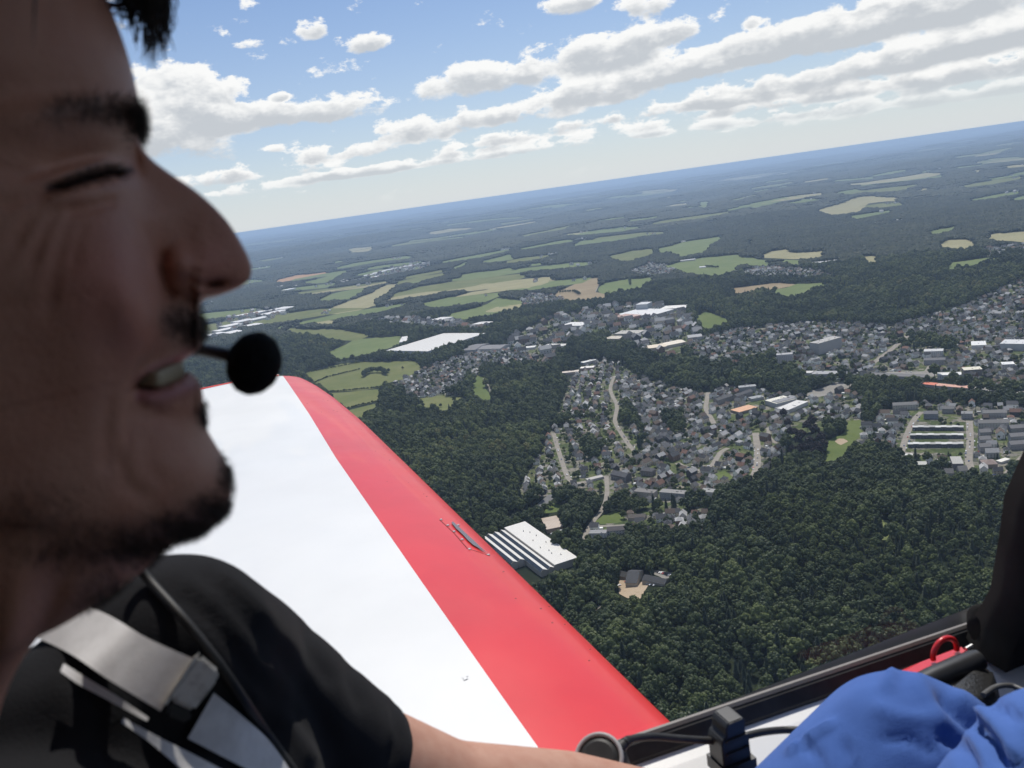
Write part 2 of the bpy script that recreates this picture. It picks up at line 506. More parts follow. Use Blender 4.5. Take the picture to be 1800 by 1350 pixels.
FM = {
    'meadow': field_material('meadow', (0.125, 0.145, 0.048), (0.175, 0.180, 0.072)),
    'green': field_material('green_field', (0.120, 0.160, 0.055), (0.165, 0.195, 0.078), 0.3, 0.5),
    'straw': field_material('straw_field', (0.27, 0.25, 0.13), (0.33, 0.30, 0.17), 0.3, 0.2),
    'tan': field_material('tan_field', (0.25, 0.19, 0.115), (0.31, 0.245, 0.15), 0.25, 1.1),
    'orange': field_material('bare_earth', (0.40, 0.22, 0.11), (0.46, 0.29, 0.16)),
    'park': field_material('park_lawn', (0.095, 0.130, 0.038), (0.135, 0.165, 0.055)),
    'paved': field_material('paved_ground', (0.25, 0.235, 0.21), (0.30, 0.285, 0.26)),
    'sand': field_material('sandy_ground', (0.38, 0.29, 0.20), (0.44, 0.35, 0.25)),
}
FIELDS = [  # pixel outline, kind, label
    ([(533, 655), (619, 637), (732, 634), (741, 649), (710, 666), (683, 673), (668, 681), (579, 689), (552, 673)], 'meadow', 'broad olive meadow just beyond the red wing tip'),
    ([(570, 691), (668, 684), (674, 701), (643, 710), (604, 719), (582, 704)], 'meadow', 'middle meadow of three below the wing tip, between two hedges'),
    ([(606, 723), (674, 707), (646, 734), (628, 747), (615, 738)], 'meadow', 'lowest small meadow touching the wing edge and the wood'),
    ([(729, 700), (782, 695), (816, 700), (818, 711), (775, 723), (750, 720)], 'meadow', 'olive meadow with two lone trees below the hillside village'),
    ([(836, 661), (853, 663), (852, 682), (869, 700), (853, 705), (828, 689)], 'park', 'narrow green clearing with a path between village and wood'),
    ([(576, 621), (625, 597), (707, 591), (701, 606), (655, 621), (591, 634)], 'green', 'green field left of the great white warehouse'),
    ([(481, 578), (582, 578), (655, 588), (625, 600), (540, 590)], 'meadow', 'pale meadow above the round black microphone'),
    ([(564, 553), (613, 551), (665, 536), (659, 527), (683, 514), (704, 498), (680, 501), (640, 520), (588, 539)], 'straw', 'long curving straw field climbing beside the wooded ridge'),
    ([(552, 530), (594, 514), (643, 505), (643, 511), (610, 527)], 'green', 'slim green field above the curving straw field'),
    ([(536, 566), (570, 562), (616, 569), (564, 571)], 'straw', 'small flat straw strip below the white factories'),
    ([(781, 554), (854, 536), (875, 524), (920, 530), (915, 545), (851, 556), (808, 563)], 'green', 'green field with a farm above the great white warehouse'),
    ([(852, 549), (872, 540), (918, 534), (910, 543), (870, 549)], 'straw', 'pale stubble strip inside the green farm field'),
    ([(802, 524), (833, 516), (827, 524), (808, 527)], 'green', 'small green clearing inside the large dark wood'),
    ([(717, 496), (750, 487), (756, 491), (722, 501)], 'green', 'narrow green strip north of the large dark wood'),
    ([(802, 485), (900, 470), (905, 475), (808, 489)], 'green', 'long thin green strip along a hedge'),
    ([(793, 472), (826, 458), (822, 465), (799, 474)], 'green', 'short pale strip among far hedges'),
    ([(839, 461), (900, 446), (905, 456), (851, 463)], 'green', 'light field at the foot of the blue far woods'),
    ([(518, 500), (579, 484), (610, 476), (575, 497)], 'green', 'green patch under the orange strip of bare earth'),
    ([(478, 495), (521, 484), (582, 477), (576, 481), (521, 492), (487, 499)], 'orange', 'orange strip of bare earth beside the nose'),
    ([(610, 438), (660, 433), (655, 441), (612, 445)], 'straw', 'pale field far off in the blue haze'),
    ([(1152, 438), (1217, 423), (1275, 415), (1250, 430), (1241, 443), (1198, 452), (1174, 443), (1156, 446)], 'green', 'large bright green field below the far woods'),
    ([(1165, 469), (1201, 459), (1302, 447), (1302, 453), (1327, 453), (1369, 469), (1299, 465), (1296, 475), (1262, 487), (1204, 481), (1183, 472)], 'green', 'widest green field with a farm on it'),
    ([(1000, 505), (1021, 493), (1058, 487), (1055, 496), (1046, 514), (1064, 517), (1070, 524), (1009, 530), (972, 519), (981, 511)], 'tan', 'tan ploughed field above the industrial estate'),
    ([(1049, 512), (1061, 498), (1107, 490), (1159, 487), (1134, 499), (1125, 507), (1082, 513), (1064, 520)], 'green', 'green field beside the tan ploughed field'),
    ([(1064, 453), (1110, 441), (1150, 438), (1154, 446), (1125, 453), (1110, 459), (1094, 459)], 'meadow', 'olive slope left of the large bright green field'),
    ([(1328, 453), (1356, 442), (1387, 438), (1390, 445), (1435, 443), (1449, 440), (1452, 450), (1418, 456)], 'straw', 'straw field on the hill right of centre'),
    ([(1300, 454), (1356, 457), (1413, 458), (1404, 469), (1370, 461), (1300, 463)], 'green', 'green strip under the hilltop straw field'),
    ([(1285, 507), (1370, 497), (1400, 500), (1384, 505), (1337, 512), (1290, 516)], 'tan', 'pinkish tan strip above the long wood'),
    ([(1339, 513), (1384, 506), (1402, 499), (1475, 497), (1440, 505), (1420, 515), (1390, 522), (1370, 518)], 'green', 'green wedge ending the pinkish tan strip'),
    ([(1643, 435), (1663, 422), (1694, 421), (1722, 426), (1705, 436), (1686, 441)], 'straw', 'oval straw field enclosed by woods on the right'),
    ([(1663, 478), (1672, 462), (1722, 455), (1773, 449), (1739, 459), (1708, 467), (1677, 476)], 'green', 'crooked green field at the wood edge on the right'),
    ([(1731, 417), (1750, 410), (1800, 407), (1830, 412), (1820, 426), (1750, 424)], 'straw', 'straw field cut by the right frame edge'),
    ([(1624, 411), (1688, 395), (1680, 404), (1638, 414)], 'green', 'slanting green field above the oval straw field'),
    ([(1310, 428), (1331, 418), (1322, 428), (1314, 429)], 'green', 'tiny oval clearing in the far wood'),
    ([(1510, 452), (1542, 450), (1540, 466), (1525, 462)], 'straw', 'pale paddock beside the long farm roofs'),
    ([(1434, 371), (1481, 356), (1508, 346), (1582, 346), (1578, 354), (1524, 358), (1516, 371), (1462, 379)], 'straw', 'pale hilltop field in the blue distance'),
    ([(1481, 324), (1578, 313), (1633, 303), (1664, 305), (1586, 321), (1528, 326)], 'straw', 'faint long field near the horizon on the right'),
    ([(1296, 363), (1333, 359), (1329, 364), (1302, 366)], 'green', 'faint green sliver in the far woods'),
    ([(1224, 356), (1252, 354), (1248, 364), (1228, 367)], 'green', 'faint square field in the far woods'),
    ([(1228, 391), (1267, 383), (1256, 389)], 'green', 'faint slanted sliver of field, far woods'),
    ([(1100, 387), (1166, 379), (1158, 384), (1104, 391)], 'green', 'long faint field left of the far slivers'),
    ([(1290, 350), (1349, 346), (1333, 350)], 'straw', 'thin pale line of field far away'),
    ([(1598, 334), (1645, 330), (1617, 336)], 'straw', 'thin pale strip right of the hilltop field'),
    ([(1683, 336), (1753, 323), (1722, 331)], 'green', 'thin green strip near the right horizon'),
    ([(1700, 302), (1728, 299), (1726, 304)], 'straw', 'pale speck of field near the right horizon'),
    ([(1223, 557), (1241, 548), (1284, 563), (1272, 572), (1238, 579)], 'park', 'oval lawn at the wood edge beside the industrial estate'),
    ([(944, 898), (966, 884), (1000, 890), (996, 896), (980, 900), (956, 903)], 'park', 'lawn beside the grey road above the factory'),
    ([(1042, 920), (1060, 906), (1082, 898), (1100, 904), (1096, 917), (1056, 922)], 'park', 'bright triangular lawn left of the low brown house'),
    ([(1440, 811), (1452, 800), (1456, 775), (1484, 761), (1492, 740), (1513, 738), (1518, 756), (1496, 786), (1484, 800), (1463, 812)], 'park', 'park lawn running down to the wood edge'),
    ([(1465, 775), (1479, 770), (1492, 776), (1477, 783)], 'sand', 'sandy pitch in the park lawn'),
    ([(1378, 786), (1387, 800), (1385, 818), (1374, 813)], 'park', 'lawn strip left of the dark copper beeches'),
    ([(1608, 738), (1622, 726), (1623, 735), (1622, 740)], 'park', 'triangular lawn at the head of the estate road'),
    ([(1085, 1018), (1098, 1017), (1142, 1026), (1126, 1054), (1103, 1052), (1088, 1044)], 'sand', 'sandy yard of the dark roofed inn in the wood'),
    ([(1142, 1006), (1153, 1002), (1187, 1008), (1180, 1016), (1167, 1018)], 'paved', 'small car park behind the inn'),
    ([(1706, 684), (1722, 676), (1812, 686), (1812, 695)], 'paved', 'car park full of white cars by the red roof'),
    ([(1556, 700), (1570, 690), (1590, 690)], 'park', 'green corner by the apartment block'),
    ([(1250, 835), (1275, 828), (1290, 840), (1262, 850)], 'park', 'garden lawn between the two curving streets'),
    ([(1408, 690), (1440, 684), (1470, 672), (1500, 672), (1498, 680), (1455, 694), (1425, 700)], 'paved', 'pale paved square behind the white hall'),
    ([(1540, 655), (1640, 652), (1648, 662), (1560, 664)], 'paved', 'pale paved yard between the long grey sheds'),
]
OPEN_PX = []


def add_fields():
    for px, kind, label in FIELDS:
        r3 = np.random.default_rng(int(px[0][0] * 31 + px[0][1]))
        sm = []
        for a, b in zip(px, px[1:] + px[:1]):              # break long straight sides, keep corners
            L_ = math.hypot(b[0] - a[0], b[1] - a[1]); nx, ny = -(b[1] - a[1]) / L_, (b[0] - a[0]) / L_
            sm.append(a)
            for t in ((.35, .7) if L_ > 16 else ()):
                w_ = r3.normal(0, L_ * .022)
                sm.append((a[0] + (b[0] - a[0]) * t + nx * w_, a[1] + (b[1] - a[1]) * t + ny * w_ * .6))
        sm = chaikin(sm, 1)
        OPEN_PX.append([tuple(p) for p in sm])
        w = [G(*p) for p in sm]
        d = np.mean([np.hypot(p[0], p[1]) for p in w])
        if d > 2500:                       # let field edges wander a little
            c = np.mean(w, 0)
            w = [c + (p - c) * (1 + rng.normal(0, 0.02)) for p in w]
        off = 0.25 if d < 2500 else (0.9 if d < 8000 else 2.5)
        if kind in ('sand', 'paved'): off += 0.12
        off += rng.uniform(0, 0.03)
        V, F_ = drape([(p[0], p[1]) for p in w], off, 25 if d < 3000 else 80)
        me = mesh_np('field', V, F_, True)
        o = link('sandy_ground' if kind in ('sand', 'orange') else ('paved_yard' if kind == 'paved' else 'field'), me, None, FM[kind])
        tag(o, label, 'field' if kind not in ('sand', 'orange', 'paved') else 'ground', kind='structure')


add_fields()


def far_fields():
    """Patchwork of fields from five kilometres out to the haze: one sheet, too many and too thin to count."""
    V, Fc, mi = [], [], []
    r2 = np.random.default_rng(21)
    n = 0
    tries = 0
    while n < 320 and tries < 4000:
        tries += 1
        d = math.exp(r2.uniform(math.log(3900), math.log(40000)))
        az = R(r2.uniform(-42, 48))
        x, y = d * math.sin(az), d * math.cos(az)
        u, v, _ = project(np.array([x, y, gz(x, y)]))
        if any(inside(p, np.array([u]), np.array([v]))[0] for p in OPEN_PX):
            continue
        if v > 520 and u > 880: continue
        if u > 980 and d < 6000: continue
        dens = 0.5 + 0.5 * math.sin(x / 2100 + 1.3) * math.sin(y / 2600 + 0.4)
        if r2.uniform() > 0.25 + 0.75 * dens:
            continue
        s = r2.uniform(0.5, 1.7) * (80 + d * 0.011)
        el = r2.uniform(1.0, 2.6); th = r2.normal(0.25, 0.35)
        k = r2.integers(4, 7)
        ring = []
        for j in range(k):
            a = 2 * math.pi * j / k + r2.uniform(-.3, .3)
            rr = s * r2.uniform(0.7, 1.25)
            lx, ly = rr * math.cos(a) * el, rr * math.sin(a)
            ring.append((x + lx * math.cos(th) - ly * math.sin(th), y + lx * math.sin(th) + ly * math.cos(th)))
        ring = [tuple(p) for p in ring]
        vv, ff = drape(ring, 1.0 if d < 8000 else 3.0, s * 0.6)
        b = len(V)
        V.extend(map(tuple, vv)); Fc.extend([(a + b, c + b, e + b) for a, c, e in ff])
        mi.extend([int(r2.choice([0, 0, 0, 1, 1, 2]))] * len(ff))
        px = [project(np.array([p[0], p[1], gz(p[0], p[1])]))[:2] for p in ring]
        FARPX.append([(float(a), float(b)) for a, b in px]); FARW.append(ring)
        n += 1
    me = mesh_np('far_fields', V, Fc, True)
    for q in ('green', 'meadow', 'straw'):
        me.materials.append(FM[q])
    me.polygons.foreach_set('material_index', np.array(mi, np.int32))
    o = link('far_fields', me)
    tag(o, 'patchwork of pale green fields fading into the distance', 'fields', kind='stuff')


FARPX, FARW = [], []
far_fields()

# ---------------------------------------------------------------- built-up land and roads
URBAN = [  # pixel outline of built-up ground, street direction as two pixels, plot size (m)
    ('hillside', [(965, 755), (1010, 742), (1085, 735), (1130, 762), (1118, 800), (1092, 845), (1062, 872), (1010, 872), (945, 872), (905, 890), (920, 842), (950, 800)], ((973, 762), (1000, 845)), (11, 21)),
    ('centre', [(1085, 672), (1130, 664), (1180, 682), (1240, 695), (1290, 672), (1400, 700), (1470, 688), (1540, 700), (1535, 735), (1495, 748), (1450, 757), (1385, 765), (1374, 815), (1332, 842), (1255, 868), (1248, 885), (1150, 895), (1072, 885), (1068, 855), (1110, 825), (1135, 775)], ((1232, 828), (1331, 782)), (13, 20)),
    ('terrace', [(1120, 898), (1250, 885), (1252, 930), (1190, 936), (1110, 938), (1035, 945), (1040, 925)], ((1120, 930), (1250, 910)), (12, 17)),
    ('village', [(675, 682), (735, 652), (825, 622), (905, 612), (955, 640), (905, 650), (850, 650), (822, 680), (790, 695), (715, 702)], ((715, 690), (800, 650)), (13, 19)),
    ('west_town', [(1000, 662), (1060, 630), (1100, 645), (1125, 668), (1110, 695), (1085, 735), (1030, 738), (975, 738), (995, 690)], ((1080, 661), (1075, 694)), (12, 18)),
    ('upper_town', [(1200, 602), (1300, 580), (1450, 566), (1560, 575), (1650, 555), (1800, 530), (1830, 690), (1640, 664), (1500, 662), (1430, 664), (1360, 662), (1290, 642), (1230, 650)], ((1290, 640), (1450, 600)), (14, 22)),
    ('works', [(880, 605), (960, 560), (1090, 535), (1200, 540), (1232, 590), (1190, 632), (1100, 632), (1060, 590), (1000, 602), (960, 650)], ((960, 600), (1200, 560)), (24, 34)),
    ('estate', [(1500, 768), (1560, 718), (1620, 706), (1700, 708), (1830, 716), (1830, 800), (1765, 842), (1700, 838), (1640, 815), (1580, 800), (1520, 795)], ((1600, 760), (1693, 760)), (14, 20)),
    ('hill_houses', [(1620, 560), (1700, 535), (1800, 490), (1830, 530), (1700, 560)], ((1620, 560), (1800, 510)), (16, 24)),
    ('hamlet', [(1105, 478), (1140, 462), (1200, 470), (1180, 486), (1115, 488)], ((1105, 480), (1190, 475)), (18, 26)),
    ('farm_village', [(1300, 478), (1340, 468), (1440, 476), (1480, 490), (1380, 494), (1310, 490)], ((1300, 485), (1470, 485)), (18, 26)),
    ('valley_works', [(350, 590), (400, 560), (470, 545), (520, 540), (500, 556), (420, 580), (370, 600)], ((370, 590), (510, 545)), (40, 50)),
    ('far_works', [(590, 500), (690, 470), (760, 462), (740, 475), (640, 495)], ((590, 498), (740, 465)), (40, 50)),
    ('east_hamlet', [(1720, 440), (1800, 428), (1830, 440), (1740, 455)], ((1720, 445), (1800, 435)), (20, 30)),
    ('north_farms', [(930, 515), (1000, 522), (990, 535), (900, 545)], ((920, 530), (990, 528)), (18, 26)),
    ('valley_row', [(640, 566), (700, 560), (860, 570), (850, 585), (720, 578)], ((640, 570), (850, 575)), (30, 40)),
]


def town_ground():
    m, k, b = principled('town_ground', (0.1, 0.1, 0.08), 0.95, 0.1)
    pos = worldpos(k)
    v = k.node('ShaderNodeTexVoronoi'); k.l.new(pos, v.inputs['Vector']); v.inputs['Scale'].default_value = 0.075
    sep = k.node('ShaderNodeSeparateColor'); k.l.new(v.outputs['Color'], sep.inputs[0])
    c = k.ramp(sep.outputs[0], [(0.0, (0.06, 0.08, 0.03)), (0.35, (0.10, 0.125, 0.045)), (0.55, (0.14, 0.15, 0.07)), (0.68, (0.19, 0.18, 0.15)), (0.85, (0.26, 0.235, 0.20)), (1.0, (0.10, 0.10, 0.09))])
    n = k.noise(pos, 0.25, 5.0, 0.7)
    c = k.mix(k.smooth(n, 0.34, 0.55), (0.04, 0.055, 0.022, 1), c)
    k.l.new(c, b.inputs['Base Color'])
    for name, px, _, _ in URBAN:
        w = [G(*p) for p in chaikin(px, 1)]
        d = np.mean([np.hypot(p[0], p[1]) for p in w])
        V, F_ = drape([(p[0], p[1]) for p in w], 0.12 if d < 2500 else 0.6, 40)
        me = mesh_np('town_ground', V, F_, True)
        o = link('ground', me, None, m)
        tag(o, f"garden and yard ground under the {name.replace('_', ' ')} houses", 'ground', kind='structure')


town_ground()
ROADS = [  # pixel polyline, width m, label
    ([(973, 762), (978, 780), (986, 806), (998, 842), (1010, 850)], 8, 'pale street climbing the terraced hillside by the wood'),
    ([(1080, 661), (1072, 681), (1075, 694), (1086, 712), (1082, 730), (1080, 742), (1092, 762), (1112, 792), (1128, 800)], 8, 'winding pale street through the middle of town'),
    ([(1010, 850), (1040, 846), (1066, 838)], 9, 'short cross street between two pale streets'),
    ([(1066, 838), (1068, 870), (1060, 896), (1040, 920), (1028, 940), (1028, 956)], 7, 'pale lane bending down past the triangular lawn'),
    ([(972, 870), (940, 898), (918, 906), (896, 913)], 15, 'broad grey road above the saw-tooth factory'),
    ([(1038, 925), (1075, 925), (1114, 922)], 6, 'lane under the triangular lawn'),
    ([(1190, 814), (1200, 820), (1214, 826), (1232, 828), (1252, 820), (1259, 807), (1268, 793), (1280, 788)], 9, 'street bending in an S among detached houses'),
    ([(1328, 761), (1331, 782), (1332, 800), (1330, 827), (1323, 838)], 11, 'straight pale street ending at the wood'),
    ([(1332, 790), (1350, 789)], 7, 'stub road beside the straight pale street'),
    ([(1245, 690), (1242, 705), (1240, 720), (1250, 735), (1255, 745)], 9, 'pale street left of the orange roof'),
    ([(1585, 795), (1590, 775), (1604, 740), (1620, 724)], 9, 'estate road left of the terraced rows'),
    ([(1704, 740), (1706, 782), (1702, 805), (1705, 822), (1713, 834)], 10, 'estate road right of the terraced rows, lined with cars'),
    ([(1713, 834), (1729, 841), (1745, 846), (1764, 839), (1782, 820), (1806, 795)], 9, 'road curving round the foot of the estate'),
    ([(1585, 795), (1610, 799), (1640, 800)], 7, 'short road under the terraced rows'),
    ([(1534, 639), (1560, 620), (1582, 602), (1600, 585)], 12, 'straight pale street in the upper town'),
    ([(1500, 664), (1560, 668), (1620, 673)], 14, 'pale railway yard strip left of the red roof'),
    ([(1630, 655), (1640, 640), (1655, 640)], 14, 'yard between white commercial blocks'),
    ([(818, 606), (835, 597), (852, 591), (870, 589)], 12, 'curved bridge road beside the great white warehouse'),
    ([(1020, 1090), (1038, 1078), (1056, 1066)], 4, 'track in the wood beneath the wing edge'),
    ([(1552, 950), (1560, 935), (1556, 915)], 7, 'grassy glimpse of a ride through the wood'),
    ([(1365, 780), (1352, 770), (1350, 752)], 6, 'lane behind detached houses near the copper beeches'),
    ([(850, 665), (858, 675), (866, 700)], 4, 'path crossing the narrow green clearing'),
    ([(1046, 514), (1054, 497)], 6, 'pale track between tan and green fields'),
]
ROAD_W = []


def build_roads():
    asphalt = flatmat('asphalt_and_dust', (0.26, 0.235, 0.20), 0.9, 0.12, 0.15, coord='world')
    grey = flatmat('grey_asphalt', (0.15, 0.15, 0.15), 0.9, 0.12, 0.15, coord='world')
    grass = flatmat('grassy_ride', (0.16, 0.19, 0.07), 0.95, 0.2, 0.2, coord='world')
    for i, (px, w, label) in enumerate(ROADS):
        c = np.array([G(*p)[:2] for p in px])
        for _ in range(2 if len(c) > 2 else 0):
            q = [c[0]]
            for a, b in zip(c[:-1], c[1:]):
                q += [a * .75 + b * .25, a * .25 + b * .75]
            c = np.array(q + [c[-1]])
        # even resampling
        s = np.concatenate([[0], np.cumsum(np.linalg.norm(np.diff(c, axis=0), axis=1))])
        t = np.linspace(0, s[-1], max(3, int(s[-1] / 8)))
        c = np.column_stack([np.interp(t, s, c[:, 0]), np.interp(t, s, c[:, 1])])
        tg = np.gradient(c, axis=0); tg /= np.linalg.norm(tg, axis=1)[:, None]
        nrm = np.column_stack([-tg[:, 1], tg[:, 0]])
        ROAD_W.append((c, w))
        a, b = c + nrm * w / 2, c - nrm * w / 2
        v = []
        for p, q in zip(a, b):
            for z in (p, q):
                v.append((z[0], z[1], gz(z[0], z[1]) + 0.34 + 0.012 * i))
        f = [(2 * j, 2 * j + 1, 2 * j + 3, 2 * j + 2) for j in range(len(c) - 1)]
        me = mesh_np('road', v, f)
        o = link('road' if 'ride' not in label and 'path' not in label else 'path', me, None, grass if 'ride' in label else (grey if 'grey' in label else asphalt))
        tag(o, label, 'road', kind='structure')


build_roads()


def near_road(x, y, margin):
    x = np.asarray(x); y = np.asarray(y)
    r_ = np.zeros(x.shape, bool)
    for c, w in ROAD_W:
        for j in range(0, len(c)):
            r_ |= (x - c[j, 0]) ** 2 + (y - c[j, 1]) ** 2 < (w / 2 + margin) ** 2
    return r_


# ================================================================ BUILDINGS
WALL = tintmat('wall_render', 0.85, 0.10, 0.5)
ROOF = tintmat('roof_cover', 0.75, 0.22, 0.7)
GLASS, _k, _b = principled('window_glass', (0.03, 0.035, 0.04), 0.15, 0.6)
FRAME = flatmat('window_frame', (0.7, 0.7, 0.68), 0.6, 0.05)
METALROOF = None
FOOT = []            # footprints (cx, cy, radius) that keep trees and other houses away


def house_mesh(w, d, h, rise, kind):
    """Unit house: walls with window recesses (mesh 1) and roof (mesh 2); ridge along x."""
    a, b = w / 2, d / 2
    mw = MB()
    base = [(-a, -b, -2.5), (a, -b, -2.5), (a, b, -2.5), (-a, b, -2.5)]
    top = [(-a, -b, h), (a, -b, h), (a, b, h), (-a, b, h)]
    mw.add(base + top, [(0, 1, 5, 4), (1, 2, 6, 5), (2, 3, 7, 6), (3, 0, 4, 7), (4, 5, 6, 7)], 0)
    if kind == 'gable':
        mw.add([(-a, -b, h), (-a, b, h), (-a, 0, h + rise)], [(0, 2, 1)], 0)
        mw.add([(a, -b, h), (a, b, h), (a, 0, h + rise)], [(0, 1, 2)], 0)
    for st in range(max(1, int(h // 2.7))):
        z = 0.9 + st * 2.7
        for q in np.linspace(-a + 1.6, a - 1.6, max(2, int(w // 3.2))):
            for s in (-1, 1):
                y = s * (b + 0.03)
                vs = [(q - .55, y, z), (q + .55, y, z), (q + .55, y, z + 1.35), (q - .55, y, z + 1.35)]
                mw.add(vs, [(0, 1, 2, 3) if s < 0 else (3, 2, 1, 0)], 1)
        for q in np.linspace(-b + 1.8, b - 1.8, 2):
            for s in (-1, 1):
                x = s * (a + 0.03)
                vs = [(x, q - .5, z), (x, q + .5, z), (x, q + .5, z + 1.3), (x, q - .5, z + 1.3)]
                mw.add(vs, [(0, 1, 2, 3) if s > 0 else (3, 2, 1, 0)], 1)
    mr = MB(); e = 0.55; t = 0.25
    if kind == 'gable':
        for s in (-1, 1):
            y0 = s * (b + e); z0 = h - e * rise / b
            lo = [(-a - e, y0, z0), (a + e, y0, z0), (a + e, 0, h + rise), (-a - e, 0, h + rise)]
            hi = [(p[0], p[1], p[2] + t) for p in lo]
            fs = [(4, 5, 6, 7), (0, 3, 2, 1), (0, 1, 5, 4), (1, 2, 6, 5), (3, 0, 4, 7)]
            mr.add(lo + hi, fs if s < 0 else [f[::-1] for f in fs], 0)
    elif kind == 'hip':
        rl = max(0.3, a - b * 0.9)
        lo = [(-a - e, -b - e, h - .1), (a + e, -b - e, h - .1), (a + e, b + e, h - .1), (-a - e, b + e, h - .1)]
        rg = [(-rl, 0, h + rise), (rl, 0, h + rise)]
        mr.add(lo + rg, [(0, 1, 5, 4), (2, 3, 4, 5), (1, 2, 5), (3, 0, 4), (3, 2, 1, 0)], 0)
    else:
        mr.box((0, 0, h + 0.2), (w + 0.5, d + 0.5, 0.4), 0)
    mc = MB(); mc.box((a * 0.35, b * 0.18, h + rise * 0.95), (0.8, 0.8, 1.8), 0)
    return mw.mesh('wall', (WALL, GLASS)), mr.mesh('roof', (ROOF,)), mc.mesh('chimney', (ROOF,))


HOUSES = [house_mesh(10.5, 8.6, 5.2, 3.9, 'gable'), house_mesh(12.5, 9.2, 5.6, 4.3, 'gable'), house_mesh(9.6, 9.0, 5.6, 3.2, 'hip'),
          house_mesh(8.2, 9.6, 6.0, 4.2, 'gable'), house_mesh(15.0, 9.5, 7.8, 4.0, 'gable')]
_g = MB(); _g.box((0, 0, 0.6), (5.6, 3.6, 3.9), 0); GARAGE = _g.mesh('extension', (ROOF,))
ROOFS = [((0.055, 0.057, 0.062), 'dark slate', 34), ((0.11, 0.11, 0.113), 'grey', 26), ((0.14, 0.105, 0.082), 'brown', 13), ((0.20, 0.115, 0.085), 'reddish brown', 6), ((0.38, 0.375, 0.365), 'pale grey', 21)]
WALLS = [((0.86, 0.85, 0.81), 'white', 52), ((0.66, 0.58, 0.47), 'cream', 22), ((0.45, 0.44, 0.43), 'grey', 14), ((0.20, 0.13, 0.10), 'brick', 10), ((0.07, 0.07, 0.075), 'slate clad', 10)]


def pick(tab, r_):
    w = np.array([t[2] for t in tab], float); return tab[r_.choice(len(tab), p=w / w.sum())]


# ---- individual buildings seen in the photograph: front edge as two pixels, depth and height in metres
win_mb = MB()
win_mb.add([(-.6, 0, 0), (.6, 0, 0), (.6, 0, 1.4), (-.6, 0, 1.4)], [(0, 1, 2, 3)], 0)
for (c, s) in (((0, -.05, 0), (1.36, .1, .12)), ((0, -.05, 1.4), (1.36, .1, .12)), ((-.64, -.05, .7), (.12, .1, 1.4)), ((.64, -.05, .7), (.12, .1, 1.4))):
    win_mb.box(c, s, 1)
WINDOW = win_mb.mesh('window', (GLASS, FRAME))


def ribbed(name, col, col2, scale):
    m, k, b = principled(name, col, 0.55, 0.4)
    oc = objcoord(k)
    w = k.node('ShaderNodeTexWave'); w.bands_direction = 'X'; k.l.new(oc, w.inputs[0]); w.inputs['Scale'].default_value = scale; w.inputs['Distortion'].default_value = 0.3
    n = k.noise(oc, 0.08, 5.0, 0.6)
    c = k.mix(k.math('MULTIPLY', w.outputs[1], 0.5), (*col, 1), (*col2, 1))
    c = k.mix(k.math('MULTIPLY', k.smooth(n, 0.45, 0.7), 0.35), c, (*col2, 1))
    k.l.new(c, b.inputs['Base Color'])
    return m


